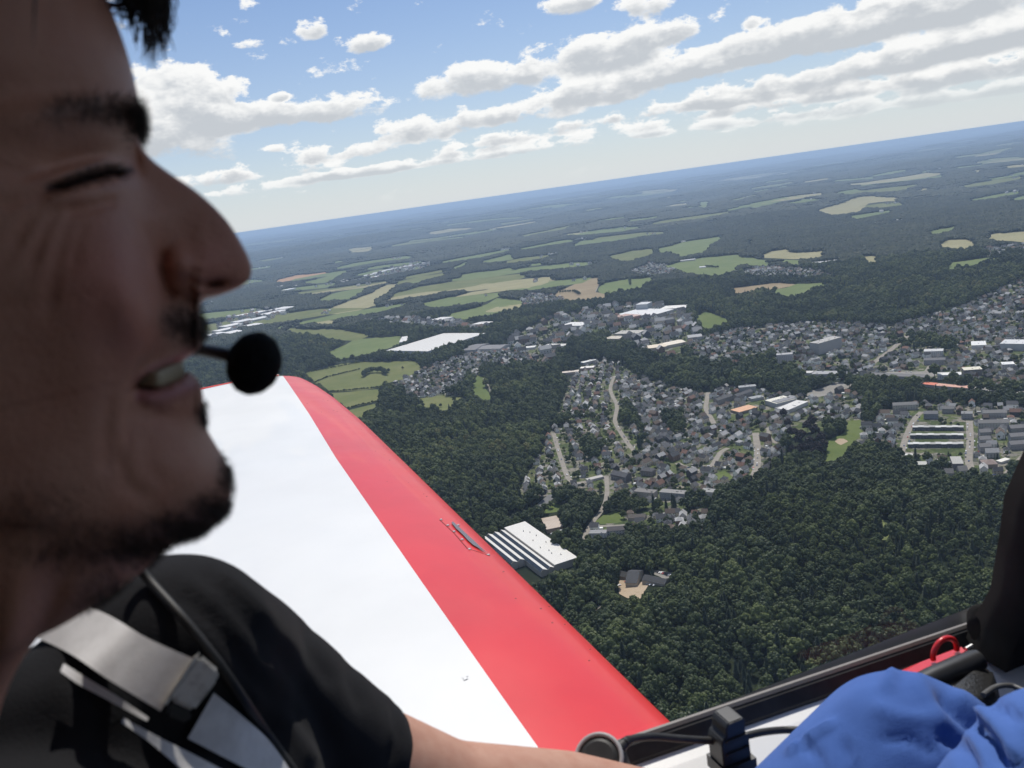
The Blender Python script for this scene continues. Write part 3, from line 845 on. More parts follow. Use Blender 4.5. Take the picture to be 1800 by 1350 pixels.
def block(name, label, cat, A, B, depth, h, roof='flat', wall=(0.5, 0.5, 0.48), rcol=(0.3, 0.3, 0.3), rise=3.0, windows=False, group=None, lift=0.0, roofmat=None, extras=True):
    a, b = G(*A), G(*B)
    u = (b - a)[:2]; w = np.linalg.norm(u); u /= w
    n = np.array([-u[1], u[0]])
    mid = (a + b)[:2] / 2
    if n @ mid < 0: n = -n
    c = mid + n * depth / 2
    z = float(gz(c[0], c[1]))
    rz = math.atan2(u[1], u[0])
    # local +y must point away from the camera
    ly = np.array([-math.sin(rz), math.cos(rz)])
    if ly @ n < 0: rz += math.pi
    e = empty(name, (c[0], c[1], z + lift), rz)
    tag(e, label, cat, group)
    mw, mr = MB(), MB()
    X, Y = w / 2, depth / 2
    mw.add([(-X, -Y, -4), (X, -Y, -4), (X, Y, -4), (-X, Y, -4), (-X, -Y, h), (X, -Y, h), (X, Y, h), (-X, Y, h)],
           [(0, 1, 5, 4), (1, 2, 6, 5), (2, 3, 7, 6), (3, 0, 4, 7)], 0)
    ov = 0.35
    if roof == 'gable':
        mw.add([(-X, -Y, h), (-X, Y, h), (-X, 0, h + rise)], [(0, 2, 1)]); mw.add([(X, -Y, h), (X, Y, h), (X, 0, h + rise)], [(0, 1, 2)])
        for s in (-1, 1):
            lo = [(-X - ov, s * (Y + ov), h - ov * rise / Y), (X + ov, s * (Y + ov), h - ov * rise / Y), (X + ov, 0, h + rise), (-X - ov, 0, h + rise)]
            hi = [(p[0], p[1], p[2] + .3) for p in lo]
            fs = [(4, 5, 6, 7), (0, 3, 2, 1), (0, 1, 5, 4), (1, 2, 6, 5), (3, 0, 4, 7)]
            mr.add(lo + hi, fs if s < 0 else [f[::-1] for f in fs])
    elif roof == 'hip':
        rl = max(0.4, X - Y)
        lo = [(-X - ov, -Y - ov, h), (X + ov, -Y - ov, h), (X + ov, Y + ov, h), (-X - ov, Y + ov, h)]
        mr.add(lo + [(-rl, 0, h + rise), (rl, 0, h + rise)], [(0, 1, 5, 4), (2, 3, 4, 5), (1, 2, 5), (3, 0, 4), (3, 2, 1, 0)])
    else:
        mr.box((0, 0, h + .25), (w + .5, depth + .5, .5))
        if extras and w > 14:
            rr = np.random.default_rng(int(abs(A[0] * 7 + A[1])))
            for _ in range(int(min(8, w * depth / 300)) + 1):
                mr.box((rr.uniform(-X * .8, X * .8), rr.uniform(-Y * .8, Y * .8), h + .9), (rr.uniform(1, 3), rr.uniform(1, 2.5), 1.0))
    ow = link('wall', mw.mesh('wall', (WALL,)), e); ow.color = (*wall, 1)
    orf = link('roof', mr.mesh('roof', (roofmat or ROOF,)), e); orf.color = (*rcol, 1)
    if windows:
        nb = max(2, int(w / 3.6)); nst = max(1, int(h / 2.9))
        for st in range(nst):
            for q in np.linspace(-X + 1.6, X - 1.6, nb):
                wo = link('window', WINDOW, e); wo.location = (q, -Y - 0.06, 0.9 + st * 2.9)
    FOOT.append((c[0], c[1], u[0], u[1], w / 2, depth / 2))
    return e


def in_foot(x, y, margin):
    r_ = np.zeros(np.shape(x), bool)
    for cx, cy, ux, uy, a, b in FOOT:
        dx, dy = x - cx, y - cy
        r_ |= (np.abs(dx * ux + dy * uy) < a + margin) & (np.abs(-dx * uy + dy * ux) < b + margin)
    return r_


white, cream, grey, dgrey = (0.66, 0.65, 0.625), (0.62, 0.56, 0.46), (0.38, 0.38, 0.38), (0.16, 0.16, 0.165)
WHITE_RIB = ribbed('white_ribbed_roof', (0.66, 0.65, 0.62), (0.50, 0.465, 0.40), 0.014)
TAN_RIB = ribbed('tan_ribbed_roof', (0.36, 0.28, 0.21), (0.52, 0.44, 0.36), 0.16)


def sawtooth_factory():
    """Long white hall plus four saw-tooth bays beside it."""
    A, B, D = G(977, 1006), G(1020, 994), G(889, 942)
    o = (A + B)[:2] / 2
    ax = (D - A)[:2]; L_ = np.linalg.norm(ax); ax /= L_           # long axis, away from camera
    side = np.array([ax[1], -ax[0]])
    if side @ (B - A)[:2] < 0: side = -side
    wid = abs((B - A)[:2] @ side)
    z = float(gz(*o))
    rz = math.atan2(ax[1], ax[0])
    e = empty('sawtooth_factory', (A[0], A[1], z), rz)
    tag(e, 'white factory with one broad flat roof and saw-tooth bays beside the wing edge', 'factory')
    sgn = 1 if np.array([-math.sin(rz), math.cos(rz)]) @ side > 0 else -1
    h = 9.0
    # local: x along the hall, y towards the right-hand long side
    mw, mr = MB(), MB()
    def bar(mb, x0, x1, y0, y1, z0, z1):
        mb.box(((x0 + x1) / 2, sgn * (y0 + y1) / 2, (z0 + z1) / 2), (x1 - x0, abs(y1 - y0), z1 - z0))
    bar(mw, 0, L_, 0, wid, -4, h); bar(mr, -.4, L_ + .4, -.3, wid + .4, h, h + .5)
    w1 = link('wall', mw.mesh('wall', (WALL,)), e); w1.color = (0.42, 0.40, 0.37, 1)
    r1 = link('roof', mr.mesh('roof', (ROOF,)), e); r1.color = (0.66, 0.64, 0.595, 1)
    rr = np.random.default_rng(5)
    for q in range(9):
        v = MB(); v.box((0, 0, .5), (1.3, .9, 1.1)); v.tube([(0, 0, .9), (0, 0, 1.9)], .3, 6)
        ov = link('roof_vent', v.mesh('roof_vent', (ROOF,)), e); ov.color = (0.35, 0.34, 0.32, 1)
        ov.location = (L_ * (0.12 + 0.085 * q + rr.uniform(-.02, .02)), sgn * wid * rr.uniform(.25, .7), h + .5)
    bay = 9.5
    for q in range(4):
        y1 = -0.6 - q * bay; y0 = y1 - bay + 0.5
        xs = 0.0 + (0 if q < 2 else L_ * 0.30)
        mb = MB()
        ys = [sgn * y1, sgn * y0]
        # cross-section: high edge next to the hall side, glazing upright, white slope falling away from the viewer
        pts = [(y1, -4), (y1, 5.8), (y1 - bay * 0.62, 8.6), (y0, 5.6), (y0, -4)]
        n = len(pts)
        vs = [(xs, sgn * p[0], p[1]) for p in pts] + [(L_ - 2, sgn * p[0], p[1]) for p in pts]
        fs = [tuple(range(n)), tuple(range(2 * n - 1, n - 1, -1))] + [(i, i + n, (i + 1) % n + n, (i + 1) % n) for i in range(n)]
        mb.add(vs, fs)
        ob = link('saw_tooth_bay', mb.mesh('bay', (WALL,)), e); ob.color = (0.40, 0.37, 0.33, 1)
        mb = MB()
        vs = [(xs - .3, sgn * y1, 5.9), (L_ - 1.7, sgn * y1, 5.9), (L_ - 1.7, sgn * (y1 - bay * .62 - .1), 8.75), (xs - .3, sgn * (y1 - bay * .62 - .1), 8.75)]
        vs2 = [(p[0], p[1], p[2] + .25) for p in vs]
        mb.add(vs + vs2, [(0, 1, 2, 3), (7, 6, 5, 4), (0, 4, 5, 1), (1, 5, 6, 2), (2, 6, 7, 3), (3, 7, 4, 0)])
        orf = link('saw_tooth_roof', mb.mesh('bay_roof', (ROOF,)), ob); orf.color = (0.66, 0.64, 0.60, 1)
        mb = MB()
        vs = [(xs + .5, sgn * (y1 - bay * .62 - .16), 8.45), (L_ - 2.5, sgn * (y1 - bay * .62 - .16), 8.45), (L_ - 2.5, sgn * (y0 - .06), 5.9), (xs + .5, sgn * (y0 - .06), 5.9)]
        mb.add(vs, [(0, 1, 2, 3)])
        link('glazing', mb.mesh('glazing', (GLASS,)), ob)
    c = np.array(A[:2]) + ax * L_ / 2 + side * (wid / 2 - 2 * bay)
    FOOT.append((c[0], c[1], ax[0], ax[1], L_ / 2, (wid + 4 * bay) / 2))


sawtooth_factory()
# inn in the wood
block('inn', 'dark slate roofed inn with a sandy yard deep in the wood', 'inn', (1100, 1032), (1120, 1031), 32, 5.0, 'gable', (0.45, 0.40, 0.33), (0.055, 0.057, 0.062), 6.5)
block('inn_annex', 'long dark annex running right from the slate roofed inn', 'annex', (1129, 1027), (1168, 1031), 13, 3.6, 'gable', (0.40, 0.36, 0.30), (0.05, 0.052, 0.056), 3.4)
block('inn_barn', 'small dark barn left of the slate roofed inn', 'barn', (1086, 1018), (1102, 1020), 11, 3.6, 'gable', (0.3, 0.27, 0.23), (0.06, 0.058, 0.055), 3.8)
block('shed_hall', 'rust brown striped workshop roof behind the saw-tooth factory', 'workshop', (962, 938), (990, 932), 42, 6, 'gable', (0.32, 0.25, 0.2), (0.34, 0.25, 0.19), 2.5, roofmat=TAN_RIB)
block('white_shed', 'small white shed at the corner of the rust brown workshop', 'shed', (974, 946), (995, 938), 8, 4, 'flat', white, white)
# great warehouse
block('great_warehouse', 'huge white warehouse with ribbed roof in the valley', 'warehouse', (680, 622), (753, 624), 270, 11, 'flat', (0.50, 0.52, 0.54), white, roofmat=WHITE_RIB, extras=False)
block('warehouse_annex', 'lower white annex at the far corner of the huge warehouse', 'warehouse', (702, 606), (716, 604), 120, 8, 'flat', (0.55, 0.56, 0.57), white)
block('depot', 'grey twin roofed depot right of the huge warehouse', 'depot', (812, 620), (836, 619), 90, 7, 'gable', (0.4, 0.4, 0.4), (0.17, 0.165, 0.17), 4)
block('depot_hall', 'grey hall beside the twin roofed depot', 'depot', (840, 618), (880, 617), 60, 7, 'gable', (0.45, 0.44, 0.43), (0.2, 0.195, 0.2), 4)
# sports hall group
block('sports_hall', 'sports hall with a bright cream roof in the town centre', 'hall', (1345, 712), (1366, 718), 42, 9, 'flat', grey, (0.68, 0.655, 0.56))
block('hall_block', 'grey block attached to the cream roofed sports hall', 'school', (1367, 717), (1398, 709), 16, 10, 'flat', (0.45, 0.47, 0.50), (0.24, 0.24, 0.25))
block('school', 'long low grey school wing below the sports hall', 'school', (1362, 722), (1385, 727), 20, 5, 'flat', (0.42, 0.42, 0.43), (0.21, 0.21, 0.215))
block('school_hall', 'pale roofed school block right of the sports hall', 'school', (1386, 727), (1421, 712), 24, 6.5, 'flat', (0.5, 0.5, 0.5), (0.62, 0.61, 0.58))
block('tennis_hall', 'low building with a flat salmon orange roof', 'hall', (1300, 729), (1332, 720), 26, 4.5, 'flat', (0.25, 0.22, 0.2), (0.62, 0.36, 0.22), extras=False)
block('school_annex', 'grey flat roof annex left of the sports hall', 'school', (1322, 706), (1343, 702), 16, 5, 'flat', grey, (0.30, 0.31, 0.31))
block('apartment_block', 'flat roofed block standing at the tree belt above the orange roof', 'apartment block', (1300, 692), (1330, 689), 15, 12, 'flat', (0.26, 0.28, 0.28), (0.30, 0.31, 0.31), windows=True)
block('apartment_block', 'dark long apartment block left of the salmon orange roof', 'apartment block', (1262, 712), (1290, 703), 12, 9, 'gable', (0.22, 0.20, 0.19), (0.10, 0.10, 0.10), 3.5, windows=True)
block('apartment_block', 'second dark apartment block nearer the sports hall', 'apartment block', (1296, 705), (1324, 695), 12, 9, 'gable', (0.25, 0.23, 0.22), (0.09, 0.09, 0.095), 3.5, windows=True)
# near housing blocks
block('apartment_block', 'wide slate roofed apartment house above the cross street', 'apartment block', (1074, 842), (1100, 848), 14, 8, 'gable', (0.13, 0.12, 0.12), (0.085, 0.085, 0.09), 4.5, windows=True)
block('apartment_block', 'square slate roofed apartment house beside the wide one', 'apartment block', (1126, 836), (1146, 838), 13, 8.5, 'hip', (0.2, 0.18, 0.17), (0.085, 0.085, 0.09), 4, windows=True)
block('apartment_block', 'pale balconied apartment block, left of two above the dark trees', 'apartment block', (1115, 876), (1150, 878), 13, 10, 'flat', (0.42, 0.38, 0.34), (0.17, 0.16, 0.15), windows=True)
block('apartment_block', 'dark fronted apartment block, right of two above the dark trees', 'apartment block', (1160, 878), (1205, 879), 13, 10, 'flat', (0.26, 0.27, 0.29), (0.24, 0.23, 0.22), windows=True)
block('apartment_block', 'white striped balcony block at the wood edge', 'apartment block', (1232, 878), (1256, 878), 13, 11, 'flat', (0.62, 0.61, 0.60), (0.28, 0.28, 0.27), windows=True)
block('bungalow', 'long low brown roofed house right of the triangular lawn', 'house', (1104, 916), (1134, 914), 12, 3.6, 'gable', (0.35, 0.32, 0.29), (0.10, 0.085, 0.075), 3)
block('white_villa', 'white two storey house with terraces beside the lane bend', 'house', (1036, 947), (1066, 945), 11, 6.5, 'flat', (0.74, 0.73, 0.72), (0.25, 0.25, 0.25), windows=True)
block('white_villa', 'grey white house joined right of the terraced white villa', 'house', (1068, 942), (1098, 938), 11, 6, 'gable', (0.6, 0.58, 0.56), (0.11, 0.10, 0.10), 3.5, windows=True)
block('garage_row', 'flat row of pale garages at the cross street', 'garages', (1034, 848), (1062, 841), 10, 3, 'flat', (0.5, 0.48, 0.45), (0.42, 0.40, 0.37), extras=False)
# estate on the right
block('apartment_block', 'long three storey block at the head of the estate', 'apartment block', (1570, 722), (1613, 720), 13, 9, 'gable', (0.42, 0.40, 0.37), (0.19, 0.185, 0.18), 3.5, windows=True)
block('apartment_block', 'grey apartment block above the first terraced row', 'apartment block', (1624, 737), (1649, 737), 13, 9, 'gable', (0.22, 0.23, 0.25), (0.16, 0.16, 0.165), 3.5, windows=True)
block('apartment_block', 'small grey block under the tree belt, third from the estate head', 'apartment block', (1656, 727), (1677, 727), 12, 8, 'gable', (0.3, 0.29, 0.28), (0.17, 0.165, 0.16), 3.5, windows=True)
block('apartment_block', 'grey block left of the estate road with cars', 'apartment block', (1690, 737), (1710, 737), 14, 9, 'flat', (0.27, 0.27, 0.28), (0.21, 0.21, 0.21), windows=True)
block('apartment_block', 'upper of two long grey blocks right of the estate road', 'apartment block', (1728, 735), (1770, 734), 13, 8, 'gable', (0.34, 0.33, 0.32), (0.20, 0.195, 0.19), 3.5, windows=True)
block('apartment_block', 'lower of two long grey blocks right of the estate road', 'apartment block', (1720, 754), (1774, 753), 13, 9, 'gable', (0.40, 0.39, 0.38), (0.18, 0.175, 0.17), 3.5, windows=True)
for q, y in enumerate((770, 783, 796)):
    block('apartment_block', ('topmost', 'middle', 'lowest')[q] + ' of three stacked blocks beside the parked cars', 'apartment block', (1723, y), (1743, y - 1), 13, 8.5, 'gable', (0.30, 0.29, 0.29), (0.175, 0.17, 0.17), 3.5, windows=True)
for q, y in enumerate((763, 778, 792)):
    block('apartment_block', ('upper', 'middle', 'lower') + () and ('upper', 'middle', 'lower')[q] + ' grey block at the right frame edge above the curved road', 'apartment block', (1777, y), (1806, y - 2), 13, 8.5, 'gable', (0.31, 0.30, 0.30), (0.18, 0.175, 0.175), 3.5, windows=True)
block('office_block', 'tall flat roofed block under the terraced rows', 'office', (1675, 826), (1694, 826), 30, 9, 'flat', (0.17, 0.17, 0.20), (0.38, 0.37, 0.34), extras=False)
block('flat_house', 'square house with a pale flat roof at the wood edge', 'house', (1612, 823), (1630, 823), 14, 5, 'flat', (0.42, 0.40, 0.37), (0.45, 0.45, 0.41), extras=False)
block('brown_house', 'large brown hipped house inside the road curve', 'house', (1730, 824), (1754, 823), 20, 6, 'hip', (0.33, 0.27, 0.24), (0.24, 0.185, 0.165), 4)
block('white_garage', 'row of bright white garages below the terraced rows', 'garages', (1587, 804), (1604, 804), 7, 3, 'flat', white, white, extras=False)
block('white_garage', 'small pale shed inside the curved road', 'shed', (1760, 816), (1776, 811), 8, 3, 'flat', white, (0.66, 0.64, 0.58), extras=False)
block('gabled_house', 'left of two steep gabled houses at the wood edge', 'house', (1661, 838), (1677, 838), 11, 5, 'gable', (0.5, 0.47, 0.42), (0.21, 0.20, 0.19), 5)
block('gabled_house', 'right of two steep gabled houses at the wood edge', 'house', (1686, 834), (1702, 833), 11, 5, 'gable', (0.5, 0.47, 0.42), (0.23, 0.22, 0.205), 5)
# terraced rows: every house on its own
for row, (y, x0, x1, nh) in enumerate(((757, 1604, 1694, 9), (771, 1600, 1694, 9), (787, 1596, 1694, 10))):
    for q in range(nh):
        xa = x0 + (x1 - x0) * q / nh; xb = x0 + (x1 - x0) * (q + 1) / nh - .25
        ord_ = ('first', 'second', 'third', 'fourth', 'fifth', 'sixth', 'seventh', 'eighth', 'ninth', 'tenth')[q]
        tint = float(np.random.default_rng(row * 20 + q).uniform(.3, .62))
        block('terraced_house', f"{ord_} house from the left in the {('upper', 'middle', 'lower')[row]} terraced row", 'house', (xa, y), (xb, y), 8.5,
              5.2 + .5 * (q % 2), 'flat', (0.10, 0.10, 0.115), (tint, tint, tint * .96), windows=True, group='terraced houses of the estate', extras=False)
# upper town and works
UT = [
    ('high_rise', 'long high-rise slab seen end-on in the upper town', 'high-rise', (1424, 622), (1440, 624), 75, 26, 'flat', (0.36, 0.35, 0.34), (0.40, 0.385, 0.36)),
    ('high_rise', 'pale tower house left of the high-rise slab', 'high-rise', (1366, 640), (1394, 638), 18, 20, 'flat', (0.42, 0.41, 0.42), (0.36, 0.36, 0.36)),
    ('supermarket', 'long shop with a grey roof above the parked cars', 'shop', (1427, 662), (1470, 662), 26, 5, 'flat', (0.32, 0.32, 0.34), (0.33, 0.33, 0.33)),
    ('shop', 'pale flat shop left of the long shop roof', 'shop', (1414, 660), (1427, 660), 18, 5, 'flat', (0.5, 0.5, 0.5), (0.55, 0.54, 0.52)),
    ('rail_shed', 'bright red roofed half of the long shed by the railway', 'shed', (1620, 680), (1642, 682), 16, 5, 'flat', (0.4, 0.37, 0.35), (0.62, 0.20, 0.13)),
    ('rail_shed', 'pinkish roofed long shed continuing the red roof', 'shed', (1643, 683), (1702, 688), 16, 5.5, 'flat', (0.45, 0.42, 0.40), (0.62, 0.36, 0.28)),
    ('long_shed', 'long dark grey shed with skylights along the railway', 'shed', (1530, 664), (1625, 668), 22, 5, 'gable', (0.28, 0.28, 0.28), (0.17, 0.165, 0.165)),
    ('white_office', 'white fronted block with a row of bays by the yard', 'office', (1648, 668), (1690, 667), 20, 9, 'flat', (0.55, 0.56, 0.56), (0.70, 0.69, 0.66)),
    ('office_block', 'brown block with a cream roof right of the white bays', 'office', (1695, 662), (1727, 660), 22, 12, 'flat', (0.20, 0.18, 0.17), (0.66, 0.62, 0.50)),
    ('white_tower', 'white cube building with a bright roof near the right edge', 'office', (1762, 652), (1784, 651), 20, 12, 'flat', (0.46, 0.45, 0.44), (0.70, 0.70, 0.68)),
    ('white_hall', 'white roofed hall behind trees in the upper town', 'hall', (1708, 614), (1734, 613), 40, 8, 'flat', (0.6, 0.6, 0.6), (0.68, 0.68, 0.66)),
    ('grey_slab', 'long pale wall of a slab building at the right frame edge', 'warehouse', (1758, 616), (1815, 617), 40, 14, 'flat', (0.42, 0.42, 0.43), (0.58, 0.58, 0.58)),
    ('clinic', 'white clinic block with bands of windows in the upper town', 'clinic', (1624, 628), (1658, 627), 22, 12, 'flat', (0.55, 0.54, 0.53), (0.52, 0.52, 0.51)),
    ('apartment_block', 'long grey apartment front below the clinic', 'apartment block', (1624, 642), (1662, 641), 14, 10, 'gable', (0.33, 0.32, 0.33), (0.15, 0.15, 0.155)),
    ('factory_hall', 'broad white roof at the left of the works', 'factory', (985, 577), (1022, 577), 60, 8, 'flat', (0.4, 0.4, 0.4), white),
    ('factory_hall', 'largest white roof in the middle of the works', 'factory', (1085, 558), (1145, 560), 110, 9, 'flat', (0.5, 0.5, 0.5), (0.66, 0.655, 0.64)),
    ('factory_tower', 'grey cube tower rising from the works', 'tower', (1119, 549), (1138, 548), 45, 26, 'flat', (0.38, 0.40, 0.42), (0.6, 0.6, 0.6)),
    ('salmon_hall', 'salmon walled hall at the front of the works', 'factory', (1080, 562), (1108, 564), 50, 10, 'flat', (0.45, 0.25, 0.20), (0.48, 0.33, 0.28)),
    ('factory_hall', 'pale roof at the far right tip of the works', 'factory', (1160, 548), (1205, 545), 60, 8, 'flat', (0.5, 0.5, 0.5), (0.72, 0.70, 0.66)),
    ('factory_hall', 'grey flat roof under the works tower', 'factory', (1080, 592), (1122, 591), 50, 8, 'flat', (0.34, 0.33, 0.31), (0.42, 0.40, 0.36)),
    ('factory_hall', 'left of two cream roofs right of the tree belt', 'factory', (1140, 618), (1172, 614), 42, 8, 'gable', (0.5, 0.45, 0.38), (0.72, 0.62, 0.48)),
    ('factory_hall', 'right of two cream roofs right of the tree belt', 'factory', (1172, 613), (1206, 606), 42, 8, 'gable', (0.5, 0.45, 0.38), (0.74, 0.66, 0.54)),
    ('factory_hall', 'grey domed hall behind the cream roofs', 'factory', (1210, 600), (1235, 597), 40, 9, 'gable', (0.4, 0.4, 0.4), (0.34, 0.34, 0.34)),
    ('factory_hall', 'sandy roofed yard building left of the cream roofs', 'factory', (1062, 600), (1088, 600), 40, 7, 'flat', (0.45, 0.4, 0.34), (0.52, 0.47, 0.39)),
    ('shop', 'white slanted roof above the street fork', 'shop', (1026, 642), (1050, 636), 16, 6, 'flat', (0.45, 0.43, 0.42), (0.68, 0.68, 0.65)),
    ('works_yard', 'long pale workshop at the wood edge west of town', 'workshop', (984, 661), (1018, 657), 18, 6, 'flat', (0.42, 0.36, 0.32), (0.60, 0.53, 0.46)),
    ('works_yard', 'bright white roofed shed beside the long pale workshop', 'workshop', (1020, 652), (1044, 650), 18, 6, 'flat', (0.4, 0.3, 0.27), (0.78, 0.74, 0.68)),
    ('farm_hall', 'white long farm roof below the hilltop straw field', 'farm', (1450, 464), (1478, 460), 40, 6, 'flat', (0.6, 0.6, 0.58), (0.68, 0.67, 0.65)),
    ('farm_hall', 'grey long farm roof left of the white one', 'farm', (1420, 466), (1450, 464), 40, 6, 'flat', (0.5, 0.5, 0.5), (0.5, 0.5, 0.5)),
    ('farm_hall', 'farm shed on the widest green field', 'farm', (1195, 461), (1222, 458), 30, 6, 'gable', (0.45, 0.45, 0.45), (0.4, 0.4, 0.4)),
    ('farm_hall', 'small white barn beside the green field farm', 'farm', (1229, 472), (1240, 471), 20, 5, 'gable', (0.7, 0.7, 0.7), (0.6, 0.6, 0.6)),
    ('farm_hall', 'largest of the white sheds in the far right woods', 'farm', (1550, 394), (1560, 392), 60, 9, 'flat', white, white),
    ('farm_hall', 'white house above the large bright green field', 'farm', (1201, 426), (1206, 425), 25, 7, 'flat', white, white),
    ('shop', 'white low hall at the upper left of town', 'shop', (918, 616), (940, 614), 26, 6, 'flat', (0.5, 0.5, 0.5), (0.66, 0.65, 0.62)),
    ('shop', 'pale double hall left of the tree belt', 'shop', (955, 612), (990, 612), 30, 6, 'flat', (0.46, 0.45, 0.43), (0.58, 0.56, 0.52)),
    ('shop', 'white roofs beyond the valley row with a red edge', 'shop', (830, 574), (852, 574), 50, 8, 'flat', (0.5, 0.35, 0.3), white),
    ('shop', 'white roofs above the huge warehouse', 'shop', (757, 566), (778, 566), 60, 8, 'flat', (0.6, 0.6, 0.6), white),
]
for t in UT:
    block(*t, windows=t[2] in ('high-rise', 'clinic', 'office', 'apartment block'))
for q, (x, s) in enumerate(((1568, 0.0), (1577, 1.0), (1586, 2.0))):
    block('white_barn', f"{('nearest', 'middle', 'outer')[q]} of three tiny white barns in a row, far right woods", 'barn', (x, 391 - s * 1.4), (x + 4, 390.5 - s * 1.4), 30, 8, 'flat', white, white, extras=False)
vw = [(368, 594, 30), (385, 586, 34), (398, 578, 30), (420, 570, 30), (424, 558, 22), (452, 553, 20), (446, 566, 30), (470, 556, 40), (483, 548, 30), (500, 546, 22), (440, 577, 24), (405, 590, 26)]
for q, (x, y, w) in enumerate(vw):
    c = (0.68, 0.67, 0.655) if q % 3 else (0.62, 0.62, 0.62)
    block('valley_factory', f"white roofed factory hall between face and microphone, {('first', 'second', 'third', 'fourth', 'fifth', 'sixth', 'seventh', 'eighth', 'ninth', 'tenth', 'eleventh', 'twelfth')[sorted(range(12), key=lambda z: vw[z][0]).index(q)]} from the left", 'factory', (x, y), (x + w, y - w * .22), 70 + 8 * (q % 4), 9, 'flat', (0.5, 0.5, 0.5), c, group='factory halls in the valley by the face', extras=False)
fw = [(600, 495, 16), (622, 490, 20), (640, 487, 24), (660, 482, 20), (676, 478, 22), (700, 473, 20), (655, 490, 18), (718, 470, 14), (738, 466, 12), (505, 512, 16), (492, 506, 12), (520, 505, 12)]
for q, (x, y, w) in enumerate(fw):
    block('distant_hall', f"tiny white hall of the far valley works, {('first', 'second', 'third', 'fourth', 'fifth', 'sixth', 'seventh', 'eighth', 'ninth', 'tenth', 'eleventh', 'twelfth')[sorted(range(12), key=lambda z: fw[z][0]).index(q)]} from the left", 'factory', (x, y), (x + w, y - w * .2), 60, 9, 'flat', (0.55, 0.55, 0.55), (0.74, 0.74, 0.74), group='halls of the far valley works', extras=False)


# ---- houses by street: the 300 that show largest are things, the others one mass
ZONE_TEXT = {'hillside': 'on the terraced hillside beside the wood', 'centre': 'among detached houses in the town centre', 'terrace': 'in the short rows above the near wood',
             'village': 'in the village below the huge warehouse', 'west_town': 'beside the winding street west of centre', 'upper_town': 'in the dense upper town',
             'works': 'at the edge of the works', 'estate': 'left of the estate rows', 'hill_houses': 'on the far right hillside'}
OCCL = [  # what the aeroplane hides, pixels
    [(0, 0), (185, 0), (245, 200), (440, 470), (350, 560), (495, 640), (640, 745), (1185, 1280), (1185, 1350), (0, 1350)],
    [(1185, 1350), (1185, 1280), (1690, 1110), (1760, 870), (1800, 790), (1800, 1350)]]


def hidden(u, v):
    r_ = (u < -20) | (u > 1820) | (v > 1350)
    for p in OCCL:
        r_ |= inside(p, u, v)
    return r_


